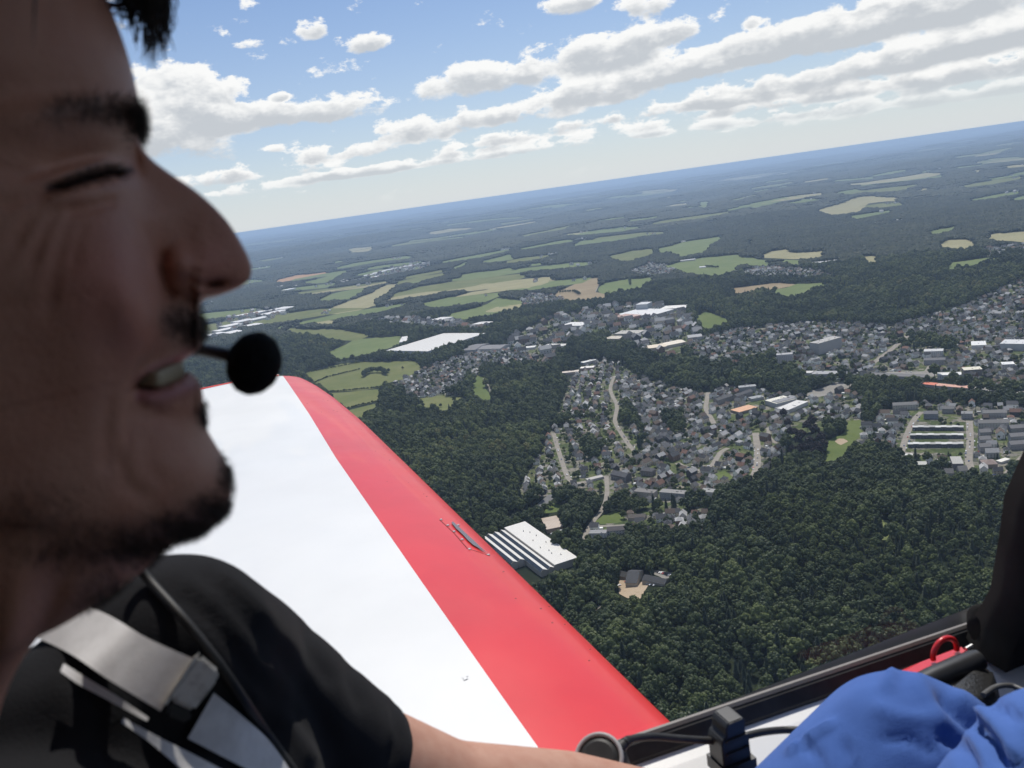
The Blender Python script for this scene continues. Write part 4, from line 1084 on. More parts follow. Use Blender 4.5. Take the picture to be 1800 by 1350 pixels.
def place_houses():
    spots = []
    r2 = np.random.default_rng(11)
    for name, px, (s0, s1), (pw, pd) in URBAN:
        poly = [G(*p)[:2] for p in px]
        a, b = G(*s0)[:2], G(*s1)[:2]
        th = math.atan2(b[1] - a[1], b[0] - a[0])
        c, s = math.cos(th), math.sin(th)
        loc = np.array([(p[0] * c + p[1] * s, -p[0] * s + p[1] * c) for p in poly])
        lo, hi = loc.min(0), loc.max(0)
        for j, yy in enumerate(np.arange(lo[1], hi[1], pd * 1.12)):
            for xx in np.arange(lo[0] + (j % 2) * pw * .4, hi[0], pw * 1.22):
                if name in ('estate',) :
                    pass
                if r2.uniform() < (0.22 if name not in ('works', 'valley_works', 'far_works') else 0.5): continue
                lx = xx + r2.normal(0, 1.6); ly = yy + r2.normal(0, 2.0)
                x, y = lx * c - ly * s, lx * s + ly * c
                if not inside(poly, np.array([x]), np.array([y]))[0]: continue
                spots.append((x, y, th + (0 if r2.uniform() < .72 else math.pi / 2) + r2.normal(0, .10), name))
    X = np.array([s[0] for s in spots]); Y = np.array([s[1] for s in spots])
    bad = near_road(X, Y, 5.0) | in_foot(X, Y, 7.0)
    Z = gz(X, Y)
    u, v, _ = project(np.column_stack([X, Y, Z]))
    for p in OPEN_PX: bad |= inside(p, u, v)
    for p in WOODS_PX: bad |= inside(p, u, v)
    bad |= (u > 1597) & (u < 1700) & (v > 738) & (v < 802)
    dist = np.hypot(X, Y)
    vis = ~hidden(u, v)
    order = [i for i in np.argsort(dist) if not bad[i]]
    chosen = set([i for i in order if vis[i]][:300])
    def ordn(n):
        return '%d%s' % (n, 'th' if 10 <= n % 100 <= 20 else {1: 'st', 2: 'nd', 3: 'rd'}.get(n % 10, 'th'))
    marks = [((986, 806), 'hillside street by the wood'), ((1092, 762), 'winding street in mid town'), ((1040, 846), 'cross street'), ((1062, 890), 'lane past the triangular lawn'), ((1070, 912), 'triangular lawn'),
             ((1214, 826), 'S-shaped street'), ((1262, 800), 'S-street upper bend'), ((1331, 800), 'straight pale street'), ((1310, 716), 'salmon orange roof'), ((1362, 696), 'cream sports hall roof'),
             ((1245, 715), 'orange roof side street'), ((1415, 780), 'copper beeches'), ((1478, 776), 'sandy pitch'), ((1593, 770), 'road left of the terraces'), ((1706, 790), 'road right of the terraces'),
             ((1745, 846), 'curved road under the estate'), ((1590, 712), 'long estate head block'), ((1130, 868), 'pale balconied block'), ((1185, 868), 'dark fronted block'), ((1244, 868), 'white striped balcony block'),
             ((1050, 936), 'white villa with terraces'), ((1130, 745), 'roofs beside winding street'), ((1180, 760), 'dark trees in mid town'), ((1290, 760), 'orange roof gardens'), ((1430, 730), 'pale school block'),
             ((940, 860), 'broad grey road'), ((1030, 790), 'hillside tree clump'), ((1180, 915), 'rows above the near wood'), ((1660, 830), 'two steep gabled houses'), ((1170, 800), 'garden lawn of mid town')]
    near_ = [[] for _ in marks]
    for i in chosen:
        dd = [math.hypot(u[i] - m[0][0], v[i] - m[0][1]) for m in marks]
        near_[int(np.argmin(dd))].append((min(dd), i))
    HLAB = {}
    for (mp, mt), lst in zip(marks, near_):
        for q, (_, i) in enumerate(sorted(lst)): HLAB[i] = (mt, ordn(q + 1))
    BV, BF, BM, BC = [], [], [], []
    proto_np = []
    for w, r_, c_ in HOUSES:
        proto_np.append([(np.array([q.co[:] for q in me.vertices]), [tuple(p.vertices) for p in me.polygons], [p.material_index for p in me.polygons]) for me in (w, r_)])
    for i in order:
        x, y, th, name = spots[i]
        rc, rn, _ = pick(ROOFS, r2); wc, wn, _ = pick(WALLS, r2)
        f = float(r2.uniform(.85, 1.15))
        rc = tuple(np.clip(np.array(rc) * f, 0, 1)); wc = tuple(np.clip(np.array(wc) * r2.uniform(.85, 1.1), 0, 1))
        hi_ = int(r2.integers(0, 4)) if name in ('hillside', 'village', 'terrace', 'hamlet') else int(r2.integers(0, 5))
        big = 1.0 if name not in ('works', 'valley_works', 'far_works', 'valley_row') else 1.9
        sc = float(r2.uniform(.86, 1.12)) * big
        FOOT_H.append((x, y))
        ext = r2.uniform() < .55
        if i in chosen:
            e = empty('house', (x, y, float(Z[i])), th); e.scale = (sc, sc, sc)
            mt, rank = HLAB[i]
            tag(e, f"{wn} house with {rn} roof, {rank} nearest to the {mt}", 'house', 'houses ' + ZONE_TEXT.get(name, 'in the town'))
            w, r_, ch = HOUSES[hi_]
            o = link('wall', w, e); o.color = (*wc, 1)
            o = link('roof', r_, e); o.color = (*rc, 1)
            o2 = link('chimney', ch, o); o2.color = (0.16, 0.12, 0.10, 1)
            if ext:
                o = link('extension', GARAGE, e); k = r2.choice([.82, .75, .6, .2]); o.color = (k, k, k * .96, 1)
                o.location = (r2.choice([-1, 1]) * 7.4, r2.uniform(-3, 3), 0)
        else:
            c, s = math.cos(th), math.sin(th)
            for part, col in zip(proto_np[hi_], (wc, rc)):
                V, F_, M_ = part
                b = len(BV)
                W_ = V * sc
                for p in W_:
                    BV.append((p[0] * c - p[1] * s + x, p[0] * s + p[1] * c + y, p[2] + float(Z[i])))
                for fc, m_ in zip(F_, M_):
                    BF.append(tuple(q + b for q in fc)); BC.append(col if m_ == 0 else (0.03, 0.035, 0.04))
            if ext:
                k = float(r2.choice([.82, .78, .5, .2])); b = len(BV)
                ox, oy = r2.choice([-1, 1]) * 8 * sc, r2.uniform(-5, 5)
                gb = MB(); gb.box((0, 0, 1.2), (5.5, 3.6, 3.2))
                for p in gb.v:
                    q0, q1 = p[0] + ox, p[1] + oy
                    BV.append((q0 * c - q1 * s + x, q0 * s + q1 * c + y, p[2] + float(Z[i])))
                for fc in gb.f: BF.append(tuple(q + b for q in fc)); BC.append((k, k, k * .97))
    # hamlets and farms among the far fields
    for ring in [FARW[q] for q in r2.permutation(len(FARW))[:190]]:
        rg = np.array(ring); c0 = rg.mean(0) + .55 * (rg[0] - rg.mean(0))
        if np.hypot(*c0) > 17000: continue
        for _ in range(int(r2.integers(2, 8))):
            x, y = c0 + r2.normal(0, 38, 2); th = r2.uniform(0, 3.14); c, s = math.cos(th), math.sin(th); sc = r2.uniform(1.0, 1.9); z = float(gz(x, y))
            wc = np.array((0.86, 0.85, 0.81)) * r2.uniform(.7, 1); rc = np.array(pick(ROOFS, r2)[0]) * 1.2
            for part, col in zip(proto_np[int(r2.integers(0, 4))], (wc, rc)):
                V, F_, M_ = part; b = len(BV)
                for p in V * sc: BV.append((p[0] * c - p[1] * s + x, p[0] * s + p[1] * c + y, p[2] + z))
                for fc, m_ in zip(F_, M_): BF.append(tuple(q + b for q in fc)); BC.append(tuple(col) if m_ == 0 else (0.03, 0.035, 0.04))
    me = bpy.data.meshes.new('far_houses'); me.from_pydata(BV, [], BF)
    at = me.attributes.new('tint', 'FLOAT_COLOR', 'FACE')
    at.data.foreach_set('color', np.column_stack([np.array(BC), np.ones(len(BC))]).astype(np.float32).ravel())
    m, k, b = principled('far_house_paint', (.5, .5, .5), 0.8, 0.3)
    a = k.node('ShaderNodeAttribute', attribute_name='tint'); k.l.new(a.outputs['Color'], b.inputs['Base Color'])
    me.materials.append(m)
    o = link('far_houses', me); tag(o, 'crowd of small far houses filling the streets behind', 'houses', kind='stuff')
    print('houses', len(order), 'things', len(chosen), 'tris', len(BF))


FOOT_H = []
WOODS_PX = [  # wooded strips inside the built-up land, pixels
    [(1020, 602), (1060, 590), (1130, 618), (1185, 642), (1290, 654), (1350, 678), (1300, 684), (1240, 680), (1185, 666), (1125, 646), (1070, 622)],
    [(1505, 690), (1560, 692), (1640, 702), (1700, 704), (1830, 708), (1830, 720), (1700, 712), (1640, 708), (1560, 720), (1545, 735), (1512, 740), (1518, 705)],
    [(1385, 770), (1400, 742), (1420, 735), (1452, 748), (1456, 790), (1440, 812), (1390, 815)],
    [(1062, 872), (1110, 880), (1250, 886), (1250, 900), (1130, 900), (1100, 895)],
    [(985, 905), (1010, 895), (1030, 870), (1040, 890), (1030, 920), (1020, 945), (1000, 930)],
    [(1020, 780), (1040, 770), (1060, 790), (1050, 810), (1030, 805)],
    [(1165, 735), (1200, 730), (1205, 760), (1180, 765)],
    [(1290, 640), (1360, 632), (1400, 650), (1395, 664), (1340, 660)],
    [(1560, 600), (1600, 590), (1680, 605), (1690, 625), (1640, 612), (1600, 620)],
]
place_houses()


# ---- cars
def car_mesh():
    mb = MB()
    prof = [(-2.1, .35), (-2.15, .85), (-1.5, .95), (-.9, 1.42), (.55, 1.42), (1.15, .98), (2.05, .85), (2.15, .4)]
    n = len(prof)
    vs = [(p[0], -.85, p[1]) for p in prof] + [(p[0], .85, p[1]) for p in prof]
    mb.add(vs, [tuple(range(n)), tuple(range(2 * n - 1, n - 1, -1))] + [(i, i + n, (i + 1) % n + n, (i + 1) % n) for i in range(n)], 0)
    for s in (-1, 1):
        mb.add([(-1.2, s * .87, .98), (-.8, s * .87, 1.35), (.5, s * .87, 1.35), (.95, s * .87, .98)], [(0, 1, 2, 3)], 1)
        for x in (-1.3, 1.3):
            mb.tube([(x, s * .7, .32), (x, s * .9, .32)], .32, 8, 1)
    return mb.mesh('parked_car', (CARPAINT, GLASS))


CARPAINT = tintmat('car_paint', 0.3, 0.03, 0.5, 0.5)
CAR = car_mesh()
CARC = [((0.8, 0.8, 0.8), 'white'), ((0.8, 0.8, 0.8), 'white'), ((0.55, 0.56, 0.58), 'silver'), ((0.04, 0.04, 0.045), 'black'), ((0.4, 0.03, 0.02), 'red'), ((0.05, 0.09, 0.2), 'blue'), ((0.2, 0.2, 0.21), 'grey')]


CARN = {}


def car(px, py, heading, place, c=None):
    g = G(px, py)
    CARN[place] = CARN.get(place, 0) + 1
    nth = '%d%s' % (CARN[place], 'th' if 10 <= CARN[place] % 100 <= 20 else {1: 'st', 2: 'nd', 3: 'rd'}.get(CARN[place] % 10, 'th'))
    col, cn = c if c else CARC[int(rng.integers(0, len(CARC)))]
    o = link('parked_car', CAR); o.location = (g[0], g[1], g[2] + 0.55); o.rotation_euler = (0, 0, heading); o.color = (*col, 1)
    tag(o, f'{cn} car, {nth} of those {place}', 'car', 'cars ' + place)


def heading(a, b):
    p, q = G(*a), G(*b); return math.atan2(q[1] - p[1], q[0] - p[0])


h0 = heading((1720, 680), (1790, 688))
for row in range(3):
    for q in range(17):
        if rng.uniform() < .15: continue
        car(1722 + q * 4.2 + row * 2, 679.5 + q * .42 + row * 3.3, h0 + math.pi / 2 + rng.normal(0, .06), 'parked in rows on the lot by the red roof', CARC[int(rng.choice([0, 0, 1, 2, 2, 3, 6]))])
for q in range(8):
    car(1157 + q * 3.2, 1006.5 + q * .9, heading((1157, 1007), (1180, 1013)) + math.pi / 2, 'parked behind the inn in the wood', CARC[[3, 0, 0, 4, 3, 3, 2, 0][q]])
for q, (x, y) in enumerate(((1101, 1024), (1089, 1030), (1138, 1027), (1144, 1029), (1150, 1030))):
    car(x, y, rng.uniform(0, 3), 'standing in the yard of the inn')
for (a, b, n, place) in (((1330, 785), (1327, 828), 12, 'parked along the straight pale street'), ((1590, 790), (1616, 728), 14, 'parked along the road left of the terraces'),
                         ((1704, 745), (1700, 812), 13, 'parked along the road right of the terraces'), ((1716, 775), (1717, 802), 9, 'parked beside the three stacked blocks'),
                         ((975, 766), (1003, 845), 12, 'parked on the hillside street by the wood'), ((1084, 742), (1114, 790), 9, 'parked on the winding street'),
                         ((1205, 823), (1250, 820), 6, 'parked on the S-bend street'), ((1425, 668), (1478, 667), 20, 'parked before the long shop'),
                         ((1370, 656), (1412, 660), 12, 'parked left of the pale flat shop'), ((1536, 652), (1600, 655), 8, 'parked on the yard of the long sheds'),
                         ((1716, 836), (1764, 836), 6, 'parked on the curved road below the estate')):
    hd = heading(a, b)
    for q in range(n):
        t = (q + rng.uniform(.1, .9)) / n
        car(a[0] + (b[0] - a[0]) * t + rng.choice([-3, 3]), a[1] + (b[1] - a[1]) * t, hd + rng.normal(0, .05), place)


# ================================================================ TREES
def leaf_material(name, dark, light, brown):
    m = bpy.data.materials.new(name); m.use_nodes = True
    k = NT(m.node_tree)
    out = k.node('ShaderNodeOutputMaterial')
    oi = k.node('ShaderNodeObjectInfo')
    pos = worldpos(k)
    n = k.noise(pos, 0.0085, 3.0, 0.6)
    n2 = k.noise(pos, 0.35, 3.0, 0.6)
    n3 = k.noise(pos, 0.0012, 3.0, 0.6)
    f = k.math('ADD', k.math('MULTIPLY', oi.outputs['Random'], 0.50), k.math('ADD', k.math('MULTIPLY', k.smooth(n, 0.40, 0.60), 0.32), k.math('MULTIPLY', k.smooth(n3, 0.40, 0.60), 0.18)))
    c = k.ramp(f, [(0.0, dark), (0.50, tuple(a * .65 + b * .35 for a, b in zip(dark, light))), (0.88, light), (1.0, brown)])
    c = k.mix(k.math('MULTIPLY', k.smooth(n2, 0.42, 0.7), 0.35), c, (dark[0] * .6, dark[1] * .6, dark[2] * .6, 1))
    d = k.node('ShaderNodeBsdfDiffuse'); k.l.new(c, d.inputs[0])
    t = k.node('ShaderNodeBsdfTranslucent'); k.l.new(c, t.inputs[0])
    g = k.node('ShaderNodeBsdfGlossy'); g.inputs['Roughness'].default_value = 0.55; g.inputs[0].default_value = (.8, .8, .8, 1)
    mx = k.node('ShaderNodeMixShader'); mx.inputs[0].default_value = 0.22; k.l.new(d.outputs[0], mx.inputs[1]); k.l.new(t.outputs[0], mx.inputs[2])
    m2 = k.node('ShaderNodeMixShader'); m2.inputs[0].default_value = 0.025; k.l.new(mx.outputs[0], m2.inputs[1]); k.l.new(g.outputs[0], m2.inputs[2])
    k.l.new(m2.outputs[0], out.inputs[0])
    return m


LEAF = leaf_material('broad_leaves', (0.027, 0.045, 0.017), (0.140, 0.172, 0.052), (0.190, 0.180, 0.064))
SHADED_STAND = leaf_material('self_shaded_far_leaves', (0.018, 0.029, 0.015), (0.062, 0.077, 0.030), (0.078, 0.076, 0.034))  # shade between distant crowns is worked into these darker leaf colours
NEEDLE = leaf_material('needles', (0.018, 0.034, 0.020), (0.042, 0.064, 0.030), (0.06, 0.066, 0.034))
COPPER = leaf_material('copper_leaves', (0.018, 0.012, 0.014), (0.034, 0.022, 0.024), (0.04, 0.025, 0.025))
BARK = flatmat('bark', (0.075, 0.060, 0.045), 0.95, 0.3, 3.0)


def ordinal(n):
    return '%d%s' % (n, 'th' if 10 <= n % 100 <= 20 else {1: 'st', 2: 'nd', 3: 'rd'}.get(n % 10, 'th'))


def blob(c, r, r_, sub=1):
    """Rough low-polygon lump."""
    bm = bmesh.new(); bmesh.ops.create_icosphere(bm, subdivisions=sub, radius=1.0)
    vs = [np.array(v.co) * r * r_.uniform(.8, 1.12) + c for v in bm.verts]
    fs = [tuple(v.index for v in f.verts) for f in bm.faces]
    bm.free()
    return vs, fs


def broadleaf(seed, H=17.0, Rr=5.8, nq=300, leaf=1.05, lobes=11):
    r_ = np.random.default_rng(seed)
    tr = MB()
    lean = r_.normal(0, .4, 2)
    tr.tube([(0, 0, -2), (lean[0] * .3, lean[1] * .3, H * .28), (lean[0], lean[1], H * .62)], [.42, .33, .14], 7)
    for q in range(5):
        a = r_.uniform(0, 6.28); z = H * r_.uniform(.3, .5)
        tr.tube([(lean[0] * .4, lean[1] * .4, z), (math.cos(a) * Rr * .35, math.sin(a) * Rr * .35, z + H * .14), (math.cos(a) * Rr * .65, math.sin(a) * Rr * .65, z + H * .24)], [.17, .11, .04], 5)
    cr = MB()
    L_ = []
    for q in range(lobes):
        a = q * 2.4 + r_.uniform(-.4, .4)
        t = ((q + .5) / lobes + r_.uniform(-.08, .08))
        rad = Rr * .74 * math.sqrt(max(.02, 1 - t * t * .96))
        L_.append((np.array([math.cos(a) * rad, math.sin(a) * rad, H * (.40 + .42 * t)]), Rr * r_.uniform(.28, .44)))
    L_.append((np.array([lean[0], lean[1], H * .84]), Rr * .36)); L_.append((np.array([0, 0, H * .58]), Rr * .66))
    for c, s in L_:
        vs, fs = blob(c, s * .92, r_, 2)
        cr.add(vs, fs, 0)
    ws = np.array([s * s for _, s in L_]); ws /= ws.sum()
    for q in range(nq):
        c, s = L_[r_.choice(len(L_), p=ws)]
        d = r_.normal(0, 1, 3); d[2] = abs(d[2]) * .9 - .25 + d[2] * .1
        d /= np.linalg.norm(d)
        p = c + d * s * r_.uniform(.88, 1.12)
        nn = d + r_.normal(0, .32, 3); nn /= np.linalg.norm(nn)
        u = np.cross(nn, r_.normal(0, 1, 3)); u /= np.linalg.norm(u); v = np.cross(nn, u)
        l1, l2 = leaf * r_.uniform(.55, 1.25), leaf * r_.uniform(.45, .9)
        cr.add([p - u * l1, p - v * l2 * .8 + u * l1 * .15, p + u * l1, p + v * l2], [(0, 1, 2, 3)], 0)
    return tr.mesh('trunk', (BARK,)), cr


def conifer(seed, H=20.0, Rr=3.2, nq=330):
    r_ = np.random.default_rng(seed)
    tr = MB(); tr.tube([(0, 0, -2), (0, 0, H * .5), (0, 0, H * .97)], [.32, .2, .04], 6)
    cr = MB()
    for t in np.linspace(.12, .92, 7):
        rr = Rr * (1 - t) * .8 + .3
        n = 7
        ring = [(math.cos(6.283 * j / n + t * 9) * rr * r_.uniform(.75, 1.1), math.sin(6.283 * j / n + t * 9) * rr * r_.uniform(.75, 1.1), H * t - .6) for j in range(n)]
        cr.add(ring + [(0, 0, H * (t + .17))], [(j, (j + 1) % n, n) for j in range(n)], 0)
    for q in range(nq):
        t = r_.uniform(.08, .98) ** .8; a = r_.uniform(0, 6.283); rr = Rr * (1.02 - t) * r_.uniform(.6, 1.1) + .1
        p = np.array([math.cos(a) * rr, math.sin(a) * rr, H * t])
        o = np.array([math.cos(a), math.sin(a), -.35]) * r_.uniform(.5, 1.0); w = np.array([-math.sin(a), math.cos(a), 0]) * r_.uniform(.25, .5)
        cr.add([p - o * .3, p + w, p + o, p - w], [(0, 1, 2, 3)], 0)
    return tr.mesh('trunk', (BARK,)), cr


def clump(seed, Rr, H, n):
    """A stand of many crowns seen from kilometres away."""
    r_ = np.random.default_rng(seed)
    cr = MB()
    for q in range(n):
        a = r_.uniform(0, 6.283); rad = Rr * math.sqrt(r_.uniform(0, 1))
        s = r_.uniform(.75, 1.25) * Rr * 1.5 / math.sqrt(n)
        vs, fs = blob(np.array([0, 0, 0]), 1.0, r_)
        z = H * r_.uniform(.45, .72)
        vs = [np.array([v[0] * s + math.cos(a) * rad, v[1] * s + math.sin(a) * rad, v[2] * H * .42 + z]) for v in vs]
        cr.add(vs, fs, 0)
    return cr


TREES = []
for q in range(5):
    t, c = broadleaf(100 + q, H=[18, 20, 16, 19, 15][q], Rr=[6.6, 7.8, 6.0, 7.2, 5.2][q], lobes=[12, 15, 11, 13, 10][q])
    TREES.append((t, c.mesh('crown', (LEAF,)), c))
for q in range(2):
    t, c = conifer(200 + q, H=[20, 17][q], Rr=[4.9, 4.4][q], nq=420)
    TREES.append((t, c.mesh('crown', (NEEDLE,)), c))
tc_, cc_ = broadleaf(300, H=24, Rr=8.5, nq=600, leaf=1.1, lobes=15)
COPPER_TREE = (tc_, cc_.mesh('crown', (COPPER,)))

proto = bpy.data.collections.new('tree_kinds')


def proto_add(me):
    o = bpy.data.objects.new('kind_%02d' % len(proto.objects), me); proto.objects.link(o)


for t, c, cmb in TREES:
    mb = MB(); base = [v.co[:] for v in t.vertices]
    mb.add(base, [tuple(p.vertices) for p in t.polygons], 1); mb.add(cmb.v, cmb.f, 0)
    proto_add(mb.mesh('tree', (c.materials[0], BARK)))
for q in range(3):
    proto_add(clump(400 + q, 15, 17, 9).mesh('stand', (SHADED_STAND,)))           # 7, 8, 9
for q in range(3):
    proto_add(clump(410 + q, 45, 18, 22).mesh('stand', (SHADED_STAND,)))          # 10, 11, 12
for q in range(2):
    proto_add(clump(420 + q, 130, 26, 40).mesh('stand', (SHADED_STAND,)))         # 13, 14
bush_t, bush_c = broadleaf(500, H=5.5, Rr=2.8, nq=160, leaf=.6, lobes=6)
proto_add(bush_c.mesh('bush', (LEAF,)))                                    # 15
proto_add(cc_.mesh('copper', (COPPER,)))                                   # 16


def scatter():
    r2 = np.random.default_rng(33)
    pts = []          # x, y, kind, scale
    zones = [(520, 1750, 9.6, 'near'), (1750, 3600, 13, 'mid'), (3600, 7200, 20, 'stand'), (7200, 17000, 62, 'wide'), (17000, 46000, 190, 'far')]
    a0, a1 = R(-40), R(44)
    towns = [[G(*p)[:2] for p in px] for _, px, _, _ in URBAN]
    H_ = np.array(FOOT_H)
    for lo, hi, sp, zn in zones:
        xs = np.arange(hi * math.sin(a0), hi * math.sin(a1), sp); ys = np.arange(lo * math.cos(a1), hi, sp)
        X, Y = np.meshgrid(xs, ys)
        X = (X + (np.arange(len(ys)) % 2)[:, None] * sp / 2).ravel(); Y = Y.ravel()
        X = X + r2.uniform(-.42, .42, X.shape) * sp; Y = Y + r2.uniform(-.42, .42, Y.shape) * sp
        d = np.hypot(X, Y); az = np.arctan2(X, Y)
        ok = (d > lo) & (d <= hi) & (az > a0) & (az < a1)
        X, Y, d = X[ok], Y[ok], d[ok]
        Z = gz(X, Y)
        u, v, _ = project(np.column_stack([X, Y, Z]))
        ut, vt, _ = project(np.column_stack([X, Y, Z + 13]))
        keep = np.ones(len(X), bool)
        for p in OPEN_PX + FARPX:
            keep &= ~inside(p, u, v)
            keep &= ~inside(p, ut, vt)
        town = np.zeros(len(X), bool)
        for p in towns: town |= inside(p, X, Y)
        wood = np.zeros(len(X), bool)
        for p in WOODS_PX: wood |= inside(p, u, v)
        town &= ~wood
        if zn == 'near': keep &= ~inside(WOODS_PX[2], u, v)
        if zn in ('near', 'mid', 'stand'):
            keep &= ~near_road(X, Y, 4.0 if zn != 'stand' else 10) & ~in_foot(X, Y, 4.5 if zn != 'stand' else 12)
            # kept low where a building, a street or a yard shows behind
            ux, uy = X / d, Y / d
            for q in ((9, 18, 27, 36) if zn == 'near' else (12, 26, 40, 54)):
                keep &= ~in_foot(X + ux * q, Y + uy * q, 1.0)
            for q in ((8, 16) if zn == 'near' else (12, 24)):
                keep &= ~near_road(X + ux * q, Y + uy * q, 0.0)
            if zn != 'stand':
                near_h = np.zeros(len(X), bool)
                idx = np.where(town | wood)[0]
                for j in range(0, len(idx), 2000):
                    s_ = idx[j:j + 2000]
                    dd = (X[s_, None] - H_[None, :, 0]) ** 2 + (Y[s_, None] - H_[None, :, 1]) ** 2
                    near_h[s_] = dd.min(1) < 5.6 ** 2
                keep &= ~near_h
        p_town = {'near': .50, 'mid': .55, 'stand': .16, 'wide': .2, 'far': 1}[zn]
        keep &= ~town | (r2.uniform(size=len(X)) < p_town)
        X, Y, u, v, town, wood, d = X[keep], Y[keep], u[keep], v[keep], town[keep], wood[keep], d[keep]
        n = len(X)
        if zn in ('near', 'mid'):
            kd = r2.choice(7, n, p=[.22, .18, .2, .18, .12, .06, .04])
            sc = r2.uniform(.70, 1.18, n) * np.where(town, r2.uniform(.28, .62, n), 1.0)
            pt = .5 + .25 * (np.sin(X / 31 + 1.1 * np.sin(Y / 57)) + np.sin(Y / 27 + 1.3 * np.sin(X / 43 + 2)))     # stands of different age
            sc = np.where(town, sc, sc * (.76 + .56 * pt))
            kd = np.where(~town & (np.sin(X / 71 + 2.0) * np.sin(Y / 63 + .7) > .66) & (r2.uniform(size=n) < .35), 5 + (r2.uniform(size=n) < .5), kd)
            young = inside([(1255, 925), (1330, 885), (1420, 880), (1500, 905), (1560, 960), (1540, 1000), (1400, 980)], u, v) | inside([(1560, 960), (1760, 900), (1760, 1060), (1600, 1100), (1500, 1060)], u, v)
            sc = np.where(young, sc * .80, sc)
            kd = np.where(young & (r2.uniform(size=n) < .5), 4, kd)
            if zn == 'mid': sc *= 1.18
        elif zn == 'stand':
            kd = r2.integers(7, 10, n); sc = r2.uniform(.75, 1.15, n) * np.where(town, .4, 1.0)
        elif zn == 'wide':
            kd = r2.integers(10, 13, n); sc = r2.uniform(.75, 1.15, n) * np.where(town, .4, 1.0)
        else:
            kd = r2.integers(13, 15, n); sc = r2.uniform(.8, 1.3, n)
        pts.append(np.column_stack([X, Y, kd, sc, town]))
        if zn == 'near' and True:     # fill the young stands
            pass
    P_ = np.concatenate(pts)
    extra = []
    # hedges between the meadows, field trees, copper beeches
    def hedge(px, kind=15, step=4.0, s=(.7, 1.2)):
        w = np.array([G(*p)[:2] for p in px])
        for a, b in zip(w[:-1], w[1:]):
            L_ = np.linalg.norm(b - a)
            for t in np.arange(0, L_, step):
                q = a + (b - a) * t / L_ + r2.normal(0, 1.0, 2)
                extra.append((q[0], q[1], kind, r2.uniform(*s), 0))
    hedge([(552, 690), (579, 690), (668, 682)]); hedge([(604, 720), (643, 711), (676, 703)]); hedge([(533, 657), (620, 640), (640, 637)])
    hedge([(548, 675), (575, 664), (632, 650)]); hedge([(576, 690), (560, 676)])
    hedge([(640, 663), (650, 655), (672, 655), (680, 660)], 1, 9, (.7, 1.0)); hedge([(1495, 672), (1620, 674)], 2, 14, (.3, .5))
    for x, y in ((775, 716), (799, 706), (684, 655), (707, 650), (967, 893), (1096, 912), (1010, 840), (985, 915)): hedge([(x, y), (x + 3, y)], 0, 8, (.5, .8))
    hedge([(985, 516), (1010, 514), (1020, 519)], 2, 12, (.8, 1.0)); hedge([(1240, 470), (1262, 472)], 2, 12, (.7, 1)); hedge([(1107, 492), (1108, 502)], 2, 12, (.7, 1))
    P_ = np.concatenate([P_, np.array(extra)])
    return P_


PTS = scatter()


def tree_thing(x, y, kd, sc, label, group, r2, copper=False):
    e = empty('copper_beech' if copper else ('conifer_tree' if kd >= 5 else 'broadleaf_tree'), (x, y, float(gz(x, y))), float(r2.uniform(0, 6.28)))
    e.scale = (sc, sc, sc * float(r2.uniform(.9, 1.15)))
    tag(e, label, 'tree', group)
    t, c = (COPPER_TREE if copper else TREES[kd][:2])
    link('trunk', t, e); link('crown', c, e)


